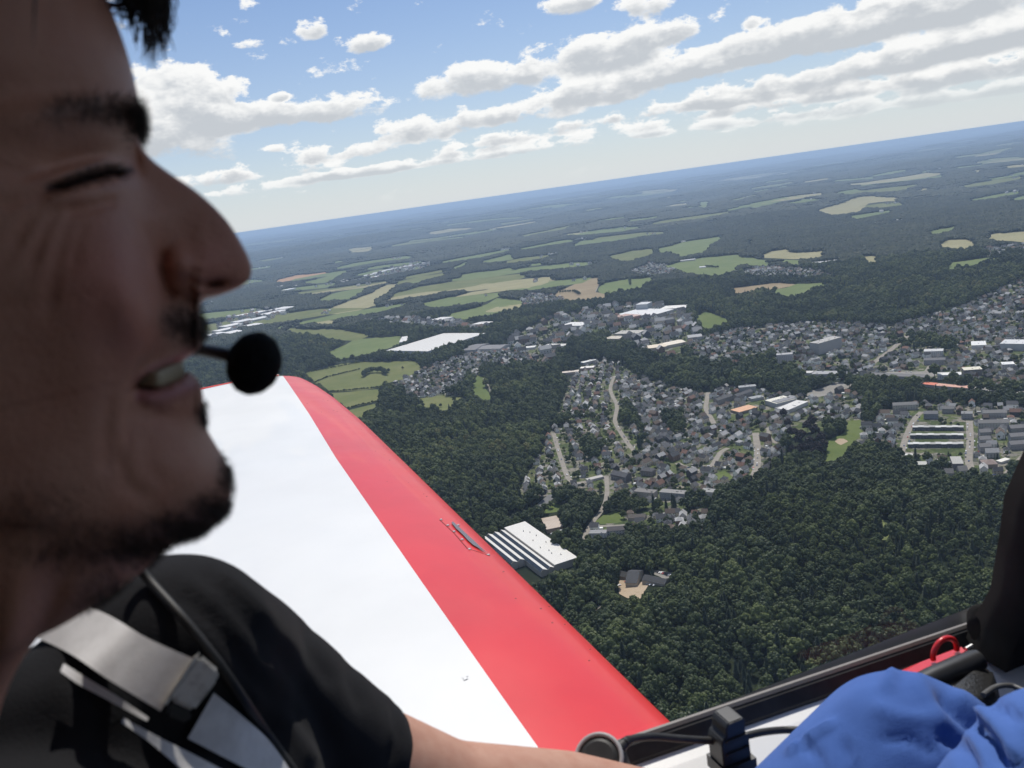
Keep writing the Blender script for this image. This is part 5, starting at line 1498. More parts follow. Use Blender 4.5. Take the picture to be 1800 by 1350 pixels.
def build_trees():
    global PTS
    r2 = np.random.default_rng(44)
    X, Y, K = PTS[:, 0], PTS[:, 1], PTS[:, 2].astype(int)
    Z = gz(X, Y)
    u, v, _ = project(np.column_stack([X, Y, Z + 8]))
    d = np.hypot(X, Y)
    cand = np.where((~hidden(u, v)) & (K < 7) & (v < 1300))[0]
    cand = cand[np.argsort(d[cand] / PTS[cand, 3])][:300]
    marks = [((1125, 1025), 'inn in the wood'), ((1000, 1010), 'saw-tooth factory'), ((1282, 1262), 'cable clip'), ((1660, 1120), 'red pull ring'), ((1745, 960), 'black windscreen arch'),
             ((1558, 930), 'grassy ride'), ((1150, 1250), 'red wing root'), ((1030, 1085), 'woodland track'), ((1450, 1190), 'middle of the canopy rail'), ((1330, 1050), 'heart of the near wood')]
    near = [[] for _ in marks]
    for i in cand:
        dd = [math.hypot(u[i] - m[0][0], v[i] - m[0][1]) for m in marks]
        near[int(np.argmin(dd))].append((min(dd), i))
    for (mp, mt), lst in zip(marks, near):
        for q, (_, i) in enumerate(sorted(lst)):
            kind = 'conifer' if K[i] >= 5 else 'broadleaf tree'
            size = 'small ' if PTS[i, 3] < .8 else ('large ' if PTS[i, 3] > 1.0 else 'middling ')
            tree_thing(X[i], Y[i], K[i], PTS[i, 3], f'{size}{kind}, {ordinal(q + 1)} nearest to the {mt}', 'trees of the near wood', r2)
    cb = [(1394, 800), (1404, 785), (1414, 800), (1424, 788), (1436, 796), (1444, 780), (1430, 808), (1405, 810), (1420, 760), (1428, 752), (1390, 770), (1386, 752), (1378, 735), (1410, 775), (1440, 806), (1398, 770), (1434, 770), (1408, 798), (1426, 798), (1448, 793)]
    for q, (x, y) in enumerate(cb):
        g = G(x, y)
        tree_thing(g[0], g[1], 0, r2.uniform(.72, .95), f'dark purple copper beech, {ordinal(q + 1)} of the clump beside the park lawn', 'copper beeches by the park lawn', r2, True)
    keep = np.ones(len(PTS), bool); keep[cand] = False
    rest = PTS[keep]
    # one mass for all other woods, as instances of the tree kinds
    me = bpy.data.meshes.new('forest')
    zz = gz(rest[:, 0], rest[:, 1])
    me.vertices.add(len(rest)); me.vertices.foreach_set('co', np.column_stack([rest[:, 0], rest[:, 1], zz]).astype(np.float32).ravel())
    a = me.attributes.new('kind', 'INT', 'POINT'); a.data.foreach_set('value', rest[:, 2].astype(np.int32))
    a = me.attributes.new('size', 'FLOAT', 'POINT'); a.data.foreach_set('value', rest[:, 3].astype(np.float32))
    a = me.attributes.new('turn', 'FLOAT', 'POINT'); a.data.foreach_set('value', r2.uniform(0, 6.28, len(rest)).astype(np.float32))
    o = link('forest', me)
    tag(o, 'dark green woods covering the hills out to the horizon', 'woods', kind='stuff')
    ng = bpy.data.node_groups.new('forest_nodes', 'GeometryNodeTree')
    ng.interface.new_socket('Geometry', in_out='INPUT', socket_type='NodeSocketGeometry')
    ng.interface.new_socket('Geometry', in_out='OUTPUT', socket_type='NodeSocketGeometry')
    N, L_ = ng.nodes, ng.links
    gi, go = N.new('NodeGroupInput'), N.new('NodeGroupOutput')
    ci = N.new('GeometryNodeCollectionInfo'); ci.inputs[0].default_value = proto; ci.inputs['Separate Children'].default_value = True; ci.inputs['Reset Children'].default_value = True
    ip = N.new('GeometryNodeInstanceOnPoints'); ip.inputs['Pick Instance'].default_value = True
    def named(nm, ty):
        q = N.new('GeometryNodeInputNamedAttribute'); q.data_type = ty; q.inputs[0].default_value = nm; return q.outputs[0]
    cx = N.new('ShaderNodeCombineXYZ'); L_.new(named('turn', 'FLOAT'), cx.inputs[2])
    L_.new(gi.outputs[0], ip.inputs['Points']); L_.new(ci.outputs[0], ip.inputs['Instance'])
    L_.new(named('kind', 'INT'), ip.inputs['Instance Index']); L_.new(cx.outputs[0], ip.inputs['Rotation']); L_.new(named('size', 'FLOAT'), ip.inputs['Scale'])
    L_.new(ip.outputs[0], go.inputs[0])
    md = o.modifiers.new('forest', 'NODES'); md.node_group = ng
    print('trees', len(rest), 'things', len(cand))


build_trees()


# ---------------------------------------------------------------- the air
def build_haze():
    mb = MB(); mb.box((0, 0, (2.0 - ALT - 175) / 2), (190000, 190000, ALT + 175 + 2.0))
    me = mb.mesh('haze')
    m = bpy.data.materials.new('haze'); m.use_nodes = True
    k = NT(m.node_tree)
    out = k.node('ShaderNodeOutputMaterial'); v = k.node('ShaderNodeVolumePrincipled')
    v.inputs['Color'].default_value = (0.55, 0.74, 1.0, 1)
    v.inputs['Density'].default_value = 5.4e-5
    v.inputs['Anisotropy'].default_value = 0.3
    k.l.new(v.outputs[0], out.inputs['Volume'])
    me.materials.append(m)
    o = link('haze', me)
    tag(o, 'thin blue summer haze over the land', 'haze', kind='stuff')


build_haze()


# ================================================================ THE AEROPLANE
# aircraft axes: FV forward, LV towards the left wing tip, z up; origin = camera (between the two seats)
HD = R(19.55)
FV = np.array([math.cos(HD), math.sin(HD), 0.0]); LV = np.array([-math.sin(HD), math.cos(HD), 0.0]); ZV = np.array([0, 0, 1.0])


def AC(f, l, z):
    return FV * f + LV * l + ZV * z


def on_l(x, y, l):
    d = ray(x, y); return d * (l / (d @ LV))


def on_z(x, y, z):
    d = ray(x, y); return d * (z / d[2])


def gloss_paint(name, col, rough=0.28, grime=0.06):
    m, k, b = principled(name, col, rough, 0.5, 0.0, 0.25)
    n = k.noise(worldpos(k), 3.0, 6.0, 0.6)
    c2 = tuple(c * (1 - grime * 2) for c in col)
    k.l.new(k.mix(k.smooth(n, 0.35, 0.75), (*col, 1), (*c2, 1)), b.inputs['Base Color'])
    n2 = k.noise(worldpos(k), 9.0, 4.0, 0.6)
    k.l.new(k.math('ADD', k.math('MULTIPLY', n2, 0.15), rough - 0.06), b.inputs['Roughness'])
    n3 = k.noise(worldpos(k), 1.6, 2.0, 0.5)
    bump(k, b, n3, 0.25, 0.01)
    return m


RED = gloss_paint('red_paint', (0.65, 0.017, 0.015), 0.36)
WHITE = gloss_paint('white_paint', (0.70, 0.70, 0.685), 0.42, 0.03)
RUBBER = flatmat('black_rubber', (0.022, 0.021, 0.020), 0.55, 0.3, 60.0, 0.4)
PLASTIC = flatmat('black_plastic', (0.018, 0.018, 0.019), 0.42, 0.2, 40.0, 0.5)
STEEL, _k, _b = principled('steel', (0.55, 0.54, 0.52), 0.35, 0.5, 1.0)
DARKGLASS, _k, _b = principled('lamp_glass', (0.10, 0.085, 0.11), 0.2, 0.7)


def leather(name):
    m, k, b = principled(name, (0.02, 0.02, 0.02), 0.42, 0.5)
    v = k.node('ShaderNodeTexVoronoi'); k.l.new(worldpos(k), v.inputs['Vector']); v.inputs['Scale'].default_value = 420.0
    n = k.noise(worldpos(k), 160.0, 4.0, 0.6)
    bump(k, b, k.math('ADD', v.outputs['Distance'], k.math('MULTIPLY', n, .5)), 0.6, 0.0012)
    return m


LEATHER = leather('grained_black_vinyl')
INTERIOR = flatmat('dark_grey_lining', (0.013, 0.0125, 0.0125), 0.9, 0.2, 25.0, 0.2)

aircraft = empty('aeroplane', (0, 0, 0))
tag(aircraft, 'white and red low-wing light aeroplane seen from its own cockpit', 'aeroplane')


def build_wing():
    le_l = [0.45, 0.9, 2.965, 3.48, 3.80, 3.998, 4.12, 4.231, 4.30, 4.34]
    le_f = [0.478, 0.478, 0.478, 0.466, 0.448, 0.430, 0.414, 0.388, 0.362, 0.330]
    bd_l = [0.45, 0.956, 1.4, 2.306, 3.008, 4.0, 4.2, 4.31, 4.34]
    bd_f = [0.270, 0.270, 0.272, 0.279, 0.302, 0.325, 0.330, 0.330, 0.322]
    te_l = [0.45, 2.306, 4.34]; te_f = [-1.05, -1.05, -0.55]
    st = np.unique(np.concatenate([np.linspace(.5, 2.306, 18), np.linspace(2.306, 3.0, 9), np.linspace(3.0, 4.34, 34)]))
    Z0 = -0.725
    rows = []
    nr, nw = 12, 16
    for l in st:
        f0 = np.interp(l, le_l, le_f); fb = min(np.interp(l, bd_l, bd_f), f0 - .004); ft = np.interp(l, te_l, te_f)
        ch = f0 - ft
        th = 0.135 * ch * (1 - 0.25 * max(0, (l - 2.3) / 2.05)) * (1 if l < 4.1 else math.sqrt(max(0.04, (4.36 - l) / .26)))
        def zu(s):
            t = s / ch
            return th * (1.4845 * math.sqrt(t) - .63 * t - 1.758 * t * t + 1.4215 * t ** 3 - .518 * t ** 4)
        sb = f0 - fb
        top = [(sb * (q / nr) ** 2) for q in range(nr + 1)] + [sb + (ch - sb) * (q / nw) for q in range(1, nw + 1)]
        bot = [ch * (1 - q / 8) ** 1.7 for q in range(1, 9)]
        zl = Z0 + 0.0 * l - 0.06 * 0
        base = -0.045
        ring = [AC(f0 - s, l, zl + zu(s) + base * .0) for s in top] + [AC(f0 - s, l, zl - .55 * zu(s)) for s in bot]
        rows.append(ring)
    n = len(rows[0])
    V = np.array(rows).reshape(-1, 3)
    V[:, 2] -= 0.0
    Fc, mi = [], []
    for i in range(len(rows) - 1):
        for j in range(n - 1):
            Fc.append((i * n + j, i * n + j + 1, (i + 1) * n + j + 1, (i + 1) * n + j))
            mi.append(0 if j < nr else (1 if j < nr + nw else (0 if j > n - 4 else 1)))
    # closed tip
    me = mesh_np('wing', V, Fc, True)
    me.materials.append(RED); me.materials.append(WHITE)
    me.polygons.foreach_set('material_index', np.array(mi, np.int32))
    o = link('wing', me, aircraft)
    o['label'] = 'white left wing with a broad red leading edge'
    cap = MB(); r_ = rows[-1]
    cap.add([tuple(p) for p in r_], [tuple(range(len(r_)))], 0)
    link('wing_tip_edge', cap.mesh('tip', (RED,)), o)
    # thin red line along the squared tip
    tl = MB(); t = rows[-1]; tl.tube([t[q] for q in range(nr - 2, nr + nw - 1)], .012, 6, 0)
    link('wing_tip_edge', tl.mesh('tip_line', (RED,)), o)
    bv = BVHTree.FromPolygons([tuple(p) for p in V], Fc)

    def hit(x, y, off=0.0):
        d = Vector(ray(x, y)).normalized()
        loc, nn, *_ = bv.ray_cast(Vector((0, 0, 0)), d)
        if loc is None:
            loc, nn, *_ = bv.find_nearest(Vector(on_z(x, y, -0.70)))
        if nn.dot(d) > 0: nn = -nn
        return loc + nn * off

    # landing light let into the leading edge
    nose = [(793, 921), (801, 931), (813, 942), (822, 952), (831, 960), (845, 968), (856, 974)]
    edge = [(797, 918), (810, 930), (824, 943), (836, 954), (846, 964), (853, 970), (858, 975)]
    mb = MB()
    a = [hit(*p, .003) for p in nose]; b = [hit(p[0] - 1.5, p[1] + .5, .003) for p in edge]
    vs = a + b
    mb.add(vs, [(i, i + 1, i + 8, i + 7) for i in range(6)], 0)
    lamp = link('landing_light', mb.mesh('lamp', (DARKGLASS,)), aircraft)
    lamp['label'] = 'dark landing light window in the red leading edge'
    seam = [(773, 914), (785, 925), (798, 937), (810, 951), (822, 965), (840, 970), (859, 977)]
    mb = MB(); mb.tube([hit(*p, -.0008) for p in seam], .0017, 6)
    m, _, _ = principled('seam_shadow_gap', (0.16, 0.01, 0.012), 0.8)
    link('cover_seam', mb.mesh('seam', (m,)), lamp)
    for p in ((775, 914), (787, 924), (798, 935), (812, 949), (825, 966), (858, 976), (805, 924)):
        q = hit(*p, .001); s = MB()
        nrm = Vector((0, 0, 1)); s.tube([q - nrm * .002, q + nrm * .001], [.0034, .0028], 10)
        link('screw', s.mesh('screw', (STEEL,)), lamp)
    # paint chip
    c = [hit(812, 1190, .0012), hit(818, 1187, .0012), hit(824, 1189, .0012), hit(819, 1191, .0012), hit(824, 1193, .0012), hit(816, 1197, .0012)]
    mb = MB(); mb.add(c, [tuple(range(6))], 0); link('paint_chip', mb.mesh('chip', (WHITE,)), o)
    # insects and dirt on the nose
    r2 = np.random.default_rng(9)
    bugm, _, _ = principled('dried_insects', (0.10, 0.03, 0.025), 0.8)
    mb = MB()
    for _ in range(46):
        l = r2.uniform(.95, 3.6); f = np.interp(l, le_l, le_f) - abs(r2.normal(0, .05)) - .004
        q = bv.ray_cast(Vector(AC(f, l, 0)), Vector((0, 0, -1)))
        if q[0] is None: continue
        a = r2.uniform(.0008, .0026); p = np.array(q[0]) + np.array(q[1]) * .0006 * (1 if q[1].z > 0 else -1)
        mb.add([p + FV * a * math.cos(t) * r2.uniform(.6, 1.3) + LV * a * math.sin(t) * r2.uniform(.6, 1.3) for t in np.linspace(0, 6.283, 7)[:-1]], [tuple(range(6))])
    b_ = link('insect_specks', mb.mesh('specks', (bugm,)), o); b_['kind'] = 'stuff'
    return bv


WING_BVH = build_wing()


def section(l0, z0, l1, z1):
    return (l0, z0), (l1, z1)


def extrude_profile(prof, f0, f1, nf=2, closed=True, zslope=0.0):
    """Extrude an (l, z) outline along the fuselage."""
    fs = np.linspace(f0, f1, nf); n = len(prof)
    V = [AC(f, l, z + zslope * f) for f in fs for l, z in prof]
    Fc = []
    for i in range(nf - 1):
        for j in range(n if closed else n - 1):
            Fc.append((i * n + j, i * n + (j + 1) % n, (i + 1) * n + (j + 1) % n, (i + 1) * n + j))
    mb = MB(); mb.add(V, Fc, 0)
    if closed:
        mb.add([V[j] for j in range(n)], [tuple(range(n - 1, -1, -1))]); mb.add([V[-n + j] for j in range(n)], [tuple(range(n))])
    return mb


ZS = -0.048                       # the sill runs very slightly downhill towards the nose


def build_cockpit():
    zr = -0.464
    # rubber seal on the sill
    pr = [(.612, zr - .030), (.612, zr - .004), (.606, zr), (.601, zr), (.598, zr - .002), (.592, zr - .013), (.594, zr - .026)]
    mb = extrude_profile(pr, -1.4, .70, 40, True, ZS)
    link('canopy_rail', mb.mesh('rail', (RUBBER,)), aircraft)['label'] = 'dark rubber canopy rail along the cockpit side'
    pr = [(.606, zr + .0003), (.605, zr + .003), (.602, zr + .003), (.600, zr + .0003)]
    mb = extrude_profile(pr, -1.4, .70, 2, True, ZS)
    edge, _, _ = principled('pale_rail_edge', (0.16, 0.145, 0.13), 0.5)  # paler strip along the top of the rail
    link('rail_lip', mb.mesh('lip', (edge,)), aircraft)
    # white painted sill and side wall
    pr = [(.611, zr - .017), (.5945, zr - .017), (.580, zr - .021), (.535, zr - .038), (.505, zr - .052), (.492, zr - .080), (.485, zr - .20), (.485, -1.02), (.62, -1.02)]
    mb = extrude_profile(pr, -1.4, .86, 30, True, ZS)
    link('cockpit_sill', mb.mesh('sill', (WHITE,)), aircraft)['label'] = 'white painted cockpit sill below the rail'
    # outer skin
    pr = [(.625, zr - .03), (.60, -1.1), (-.60, -1.1), (-.625, zr - .03)]
    mb = extrude_profile(pr, -1.6, 1.6, 2, False, 0)
    link('fuselage_skin', mb.mesh('skin', (WHITE,)), aircraft)
    pr = [(.60, -1.03), (-.60, -1.03), (-.60, -1.06), (.60, -1.06)]
    link('floor', extrude_profile(pr, -1.5, 1.5, 2).mesh('floor', (INTERIOR,)), aircraft)
    pr = [(-.612, zr), (-.58, zr), (-.49, zr - .06), (-.485, -1.02), (-.61, -1.02)]
    link('side_wall', extrude_profile(pr, -1.4, .86, 2).mesh('wall', (INTERIOR,)), aircraft)
    # windshield arch: wide dark band over the cockpit at the front of the sliding canopy
    inner = [(.600, -.515), (.588, -.480), (.566, -.436), (.556, -.381), (.549, -.334), (.531, -.290), (.50, -.22), (.45, -.13), (.37, -.03), (.26, .07), (.13, .135), (0, .16)]
    inner = inner + [(-l, z) for l, z in inner[-2::-1]]
    outer = inner
    inner = [(l * .93 - (.012 if l > 0 else -.012 if l < 0 else 0), z - (.03 if z > -.4 else .0)) for l, z in outer]
    mb = MB()
    n = len(inner)
    for (f0, f1) in ((.655, 1.02),):
        V = [AC(f0, l, z) for l, z in inner] + [AC(f0 + .005, l, z) for l, z in outer] + [AC(f1, l * 1.0, z) for l, z in inner] + [AC(f1, l, z) for l, z in outer]
        Fc = []
        for j in range(n - 1):
            Fc += [(j, j + 1, n + j + 1, n + j), (j + 1, j, 2 * n + j, 2 * n + j + 1), (n + j, n + j + 1, 3 * n + j + 1, 3 * n + j)]
        mb.add(V, Fc, 0, True)
    link('windscreen_arch', mb.mesh('arch', (INTERIOR,)), aircraft)['label'] = 'black windscreen arch beside the instrument panel'
    # instrument panel and padded coaming
    pan = extrude_profile([(.57, -1.0), (.57, -.34), (.50, -.27), (.30, -.22), (-.30, -.22), (-.50, -.27), (-.57, -.34), (-.57, -1.0)], .93, 1.35, 2)
    link('instrument_panel', pan.mesh('panel', (INTERIOR,)), aircraft)
    # soft dark boot of fabric at the foot of the arch
    rr = np.random.default_rng(3)
    bm = bmesh.new(); bmesh.ops.create_icosphere(bm, subdivisions=3, radius=1)
    c = on_l(1730, 1095, .585); 
    for v in bm.verts:
        d = np.array(v.co); s = 1 + .12 * math.sin(d[0] * 5 + 1) * math.sin(d[1] * 4 + d[2] * 3)
        v.co = Vector(c + FV * d[0] * .018 * s + LV * d[1] * .014 * s + ZV * d[2] * .022 * s)
    me = bpy.data.meshes.new('boot'); bm.to_mesh(me); bm.free()
    for p in me.polygons: p.use_smooth = True
    link('arch_boot', me, aircraft, INTERIOR)
    # vinyl arm pad at the front of the sill
    top = [on_l(1655, 1216, .50), on_l(1712, 1168, .535), on_l(1742, 1172, .535), on_l(1750, 1190, .53), on_l(1750, 1212, .50), on_l(1700, 1240, .47)]
    bot = [p - ZV * .05 + FV * .01 for p in top]
    mb = MB(); n = len(top)
    mb.add(top + bot, [tuple(range(n)), tuple(range(2 * n - 1, n - 1, -1))] + [(i, i + n, (i + 1) % n + n, (i + 1) % n) for i in range(n)], 0)
    me = mb.mesh('pad', (LEATHER,))
    bm = bmesh.new(); bm.from_mesh(me); bmesh.ops.recalc_face_normals(bm, faces=bm.faces); bmesh.ops.bevel(bm, geom=bm.edges[:], offset=.006, segments=3, affect='EDGES', profile=.5); bm.to_mesh(me); bm.free()
    for p in me.polygons: p.use_smooth = True
    link('arm_pad', me, aircraft)['label'] = 'grained black vinyl arm pad at the front of the sill'
    # black trim lying along the sill under the red handle
    tr = [on_l(x, y, .540) for x, y in ((1560, 1222), (1600, 1210), (1640, 1194), (1690, 1174), (1720, 1160))]
    mb = MB(); mb.tube(tr, [.006, .009, .011, .012, .010], 10)
    link('sill_trim', mb.mesh('trim', (PLASTIC,)), aircraft)
    # seats (dark shells behind and below)
    for l in (.29, -.29):
        mb = MB()
        mb.box((0, 0, -.87), (.5, .48, .12)); mb.box((-.30, 0, -.52), (.12, .46, .75))
        me = mb.mesh('seat', (INTERIOR,))
        o = link('seat', me, aircraft); o.rotation_euler = (0, 0, HD); o.location = AC(-.10, l, 0)
    # solid rear cabin: bulkhead, turtle deck
    prof = [(.62, -.50), (.60, -.30), (.52, -.08), (.38, .10), (.20, .20), (0, .24)]
    prof = prof + [(-l, z) for l, z in prof[-2::-1]]
    mb = extrude_profile(prof, -2.6, -.40, 2, False)
    link('turtle_deck', mb.mesh('deck', (WHITE,)), aircraft)
    mb = MB(); mb.add([AC(-.42, l, z) for l, z in prof + [(-.60, -1.05), (.60, -1.05)]], [tuple(range(len(prof) + 2))])
    link('rear_bulkhead', mb.mesh('bulkhead', (INTERIOR,)), aircraft)


build_cockpit()


def build_canopy():
    """Clear plexiglas from the rail over the seats; a thin bent sheet."""
    prof = []
    for t in np.linspace(0, math.pi, 41):
        c, s = math.cos(t), math.sin(t)
        prof.append((.598 * math.copysign(abs(c) ** .8, c), -.462 + .68 * s ** .85))
    fs = np.linspace(-.40, .70, 12)
    V = [AC(f, l, z - .03 * max(0, f - .2)) for f in fs for l, z in prof]
    n = len(prof)
    Fc = [(i * n + j, i * n + j + 1, (i + 1) * n + j + 1, (i + 1) * n + j) for i in range(len(fs) - 1) for j in range(n - 1)]
    me = mesh_np('canopy_pane', V, Fc, True)
    m = bpy.data.materials.new('clear_plexiglas'); m.use_nodes = True
    k = NT(m.node_tree)
    out = k.node('ShaderNodeOutputMaterial')
    tr = k.node('ShaderNodeBsdfTransparent'); tr.inputs[0].default_value = (0.96, 0.965, 0.965, 1)
    gl = k.node('ShaderNodeBsdfGlossy'); gl.inputs['Roughness'].default_value = 0.02
    fr = k.node('ShaderNodeFresnel'); fr.inputs[0].default_value = 1.35
    mx = k.node('ShaderNodeMixShader'); k.l.new(k.math('MULTIPLY', fr.outputs[0], 0.012), mx.inputs[0])
    k.l.new(tr.outputs[0], mx.inputs[1]); k.l.new(gl.outputs[0], mx.inputs[2]); k.l.new(mx.outputs[0], out.inputs[0])
    me.materials.append(m)
    o = link('canopy_pane', me, aircraft)
    o['label'] = 'clear plexiglas canopy over the seats'


build_canopy()


def build_lightscreen():  # added screen that keeps sun and sky light off the face
    """Cloth sunshade added above the head and down the right side, keeping light off the face."""
    prof = [(.418, .118), (.395, .140), (.355, .165), (.28, .192), (.18, .205), (.05, .21), (-.10, .205), (-.24, .185), (-.38, .12), (-.48, .02), (-.545, -.12), (-.575, -.28), (-.585, -.44)]
    fs = np.linspace(-.40, .24, 10)
    V = [AC(f, l, z - .004 * math.sin(7 * f + 9 * l)) for f in fs for l, z in prof] + [AC(f, l, z + .004) for f in fs for l, z in prof]
    n, m_ = len(prof), len(fs)
    Fc = []
    for i in range(m_ - 1):
        for j in range(n - 1):
            a = i * n + j
            Fc += [(a, a + 1, a + n + 1, a + n), (m_ * n + a + n, m_ * n + a + n + 1, m_ * n + a + 1, m_ * n + a)]
    me = mesh_np('lightscreen', V, Fc, True)
    me.materials.append(flatmat('grey_lightscreen_cloth', (0.42, 0.40, 0.38), 0.95, 0.1, 20.0, 0.1))  # pale grey, to throw some light back onto the face
    link('added_lightscreen', me, aircraft)


build_lightscreen()


def build_release():
    """Red canopy release: flat red bar with an upright ring."""
    e = empty('canopy_release', tuple(on_l(1600, 1175, .56)))
    tag(e, 'red canopy release bar with a round red pull ring on the sill', 'handle')
    e_inv = -np.array(e.location)
    mr = gloss_paint('red_enamel', (0.60, 0.018, 0.022), 0.3)
    a = [on_l(1500, 1214, .575), on_l(1620, 1163, .575), on_l(1672, 1143, .575), on_l(1690, 1137, .572), on_l(1697, 1144, .562), on_l(1680, 1156, .555), on_l(1640, 1176, .555), on_l(1512, 1226, .555)]
    n = len(a)
    mb = MB(); lo = [p - ZV * .006 for p in a]
    mb.add([p + e_inv for p in a + lo], [tuple(range(n)), tuple(range(2 * n - 1, n - 1, -1))] + [(i, i + n, (i + 1) % n + n, (i + 1) % n) for i in range(n)], 0)
    link('release_bar', mb.mesh('bar', (mr,)), e)
    c = on_l(1661, 1146, .565)
    pts = []
    for t in np.linspace(-.15, math.pi + .15, 24):
        pts.append(c + e_inv + FV * math.cos(t) * .0150 + ZV * (math.sin(t) * .0150 - .001))
    mb = MB(); mb.tube(pts, .0027, 10)
    link('pull_ring', mb.mesh('ring', (mr,)), e)
    mb = MB(); q = on_l(1698, 1141, .56) + e_inv; mb.tube([q, q + FV * .008 + ZV * .001], .002, 8)
    link('pin', mb.mesh('pin', (STEEL,)), e)


build_release()


def build_clip():
    """Black clip on the sill that holds the headset lead."""
    c = on_l(1282, 1294, .545)
    e = empty('cable_clip', tuple(c), HD); e.scale = (.72, .72, .72)
    tag(e, 'black plastic clip on the sill holding a cable', 'clip')
    mb = MB()
    prof = [(-.020, -.026), (-.020, .004), (-.017, .010), (-.013, .012), (-.012, .024), (-.008, .0285), (.010, .0285), (.014, .025), (.013, .008), (.017, .004), (.018, -.026)]
    n = len(prof); hw = .0145
    vs = [(x, -hw, z) for x, z in prof] + [(x, hw, z) for x, z in prof]
    mb.add(vs, [tuple(range(n)), tuple(range(2 * n - 1, n - 1, -1))] + [(i, i + n, (i + 1) % n + n, (i + 1) % n) for i in range(n)])
    me = mb.mesh('clip', (PLASTIC,))
    bm = bmesh.new(); bm.from_mesh(me); bmesh.ops.recalc_face_normals(bm, faces=bm.faces); bmesh.ops.bevel(bm, geom=bm.edges[:], offset=.0012, segments=2, affect='EDGES'); bm.to_mesh(me); bm.free()
    link('clip_body', me, e)
    mb = MB(); mb.box((0, -.0155, .006), (.029, .003, .004)); mb.box((0, -.0155, -.010), (.030, .003, .003))
    link('clip_rib', mb.mesh('rib', (RUBBER,)), e)
    # clip foot
    mb = MB(); mb.box((0, 0, -.034), (.044, .036, .016))
    link('clip_foot', mb.mesh('foot', (PLASTIC,)), e)


build_clip()


def smooth_path(p, n=60):
    p = np.array(p, float); t = np.arange(len(p)); tt = np.linspace(0, len(p) - 1, n); out = []
    for x in tt:
        i = int(min(max(math.floor(x), 0), len(p) - 2)); u = x - i
        p0, p1, p2, p3 = p[max(i - 1, 0)], p[i], p[i + 1], p[min(i + 2, len(p) - 1)]
        out.append(.5 * ((2 * p1) + (-p0 + p2) * u + (2 * p0 - 5 * p1 + 4 * p2 - p3) * u * u + (-p0 + 3 * p1 - 3 * p2 + p3) * u ** 3))
    return np.array(out)


def build_lead():
    """Dark jack housing with a grey rim and the lead that runs through the clip."""
    c = on_l(1060, 1343, .545)
    e = empty('cable_socket', tuple(c))
    tag(e, 'round black cable socket with a grey rim beside the forearm', 'socket')
    o = np.array(c)
    ax = (LV * -.45 + ZV * .75 + FV * -.35); ax /= np.linalg.norm(ax)
    mb = MB(); mb.tube([-ax * .02, ax * .004, ax * .014, ax * .018], [.019, .021, .019, .012], 24)
    link('socket_body', mb.mesh('socket', (RUBBER,)), e)
    u = np.cross(ax, ZV); u /= np.linalg.norm(u); v = np.cross(ax, u)
    ring = [ax * .016 + (u * math.cos(t) + v * math.sin(t)) * .0178 for t in np.linspace(0, 2 * math.pi, 30)]
    mb = MB(); mb.tube(ring, .0018, 6)
    rim, _, _ = principled('grey_rim', (0.35, 0.34, 0.33), 0.5)
    link('rim', mb.mesh('rim', (rim,)), e)
    e2 = empty('sill_cable', tuple(c)); tag(e2, 'black cable running along the white sill through the clip', 'cable')
    pts = [on_l(x, y, l) - o for x, y, l in ((1082, 1326, .535), (1096, 1308, .54), (1112, 1299, .545), (1150, 1295, .55), (1200, 1299, .55), (1262, 1302, .55), (1300, 1296, .55), (1340, 1287, .55), (1385, 1283, .55), (1440, 1285, .53))]
    p = smooth_path(pts, 70)
    mb = MB(); mb.tube(p, .0032, 8)
    link('lead', mb.mesh('lead', (RUBBER,)), e2)
    mb = MB()
    for t in np.linspace(.03, .20, 9):
        i = int(t * 69); q = p[i]; d = p[i + 1] - p[i]; d /= np.linalg.norm(d)
        mb.tube([q - d * .0011, q + d * .0011], .0056 - .010 * t, 10)
    link('strain_relief', mb.mesh('relief', (RUBBER,)), e2)
    e3 = empty('panel_cable', tuple(on_l(1750, 1205, .5))); tag(e3, 'thin grey cable looping beside the arm pad', 'cable')
    o3 = np.array(e3.location)
    p = smooth_path([on_l(x, y, l) - o3 for x, y, l in ((1728, 1222, .49), (1745, 1210, .50), (1762, 1205, .50), (1780, 1206, .50), (1800, 1214, .49))], 24)
    mb = MB(); mb.tube(p, .0024, 8)
    gm, _, _ = principled('grey_cable', (0.10, 0.10, 0.10), 0.5)
    link('lead', mb.mesh('lead', (gm,)), e3)


build_lead()


# ================================================================ THE PILOT
# head frame: origin on the mid-plane of the face, EX forward (image right), EY towards the camera, EZ up
DH = 0.272
_n = ray(300, 550); _n = _n / np.linalg.norm(_n)
HO = _n * DH
EY = -_n
EX = RT - (RT @ _n) * _n; EX /= np.linalg.norm(EX)
EZ = np.cross(EX, EY); EZ = EZ if EZ @ UP > 0 else -EZ


def mid(x, y):
    """Pixel -> (x, z) in metres on the mid-plane of the head."""
    r_ = ray(x, y); p = r_ * (DH / (r_ @ _n)) - HO
    return np.array([p @ EX, p @ EZ])


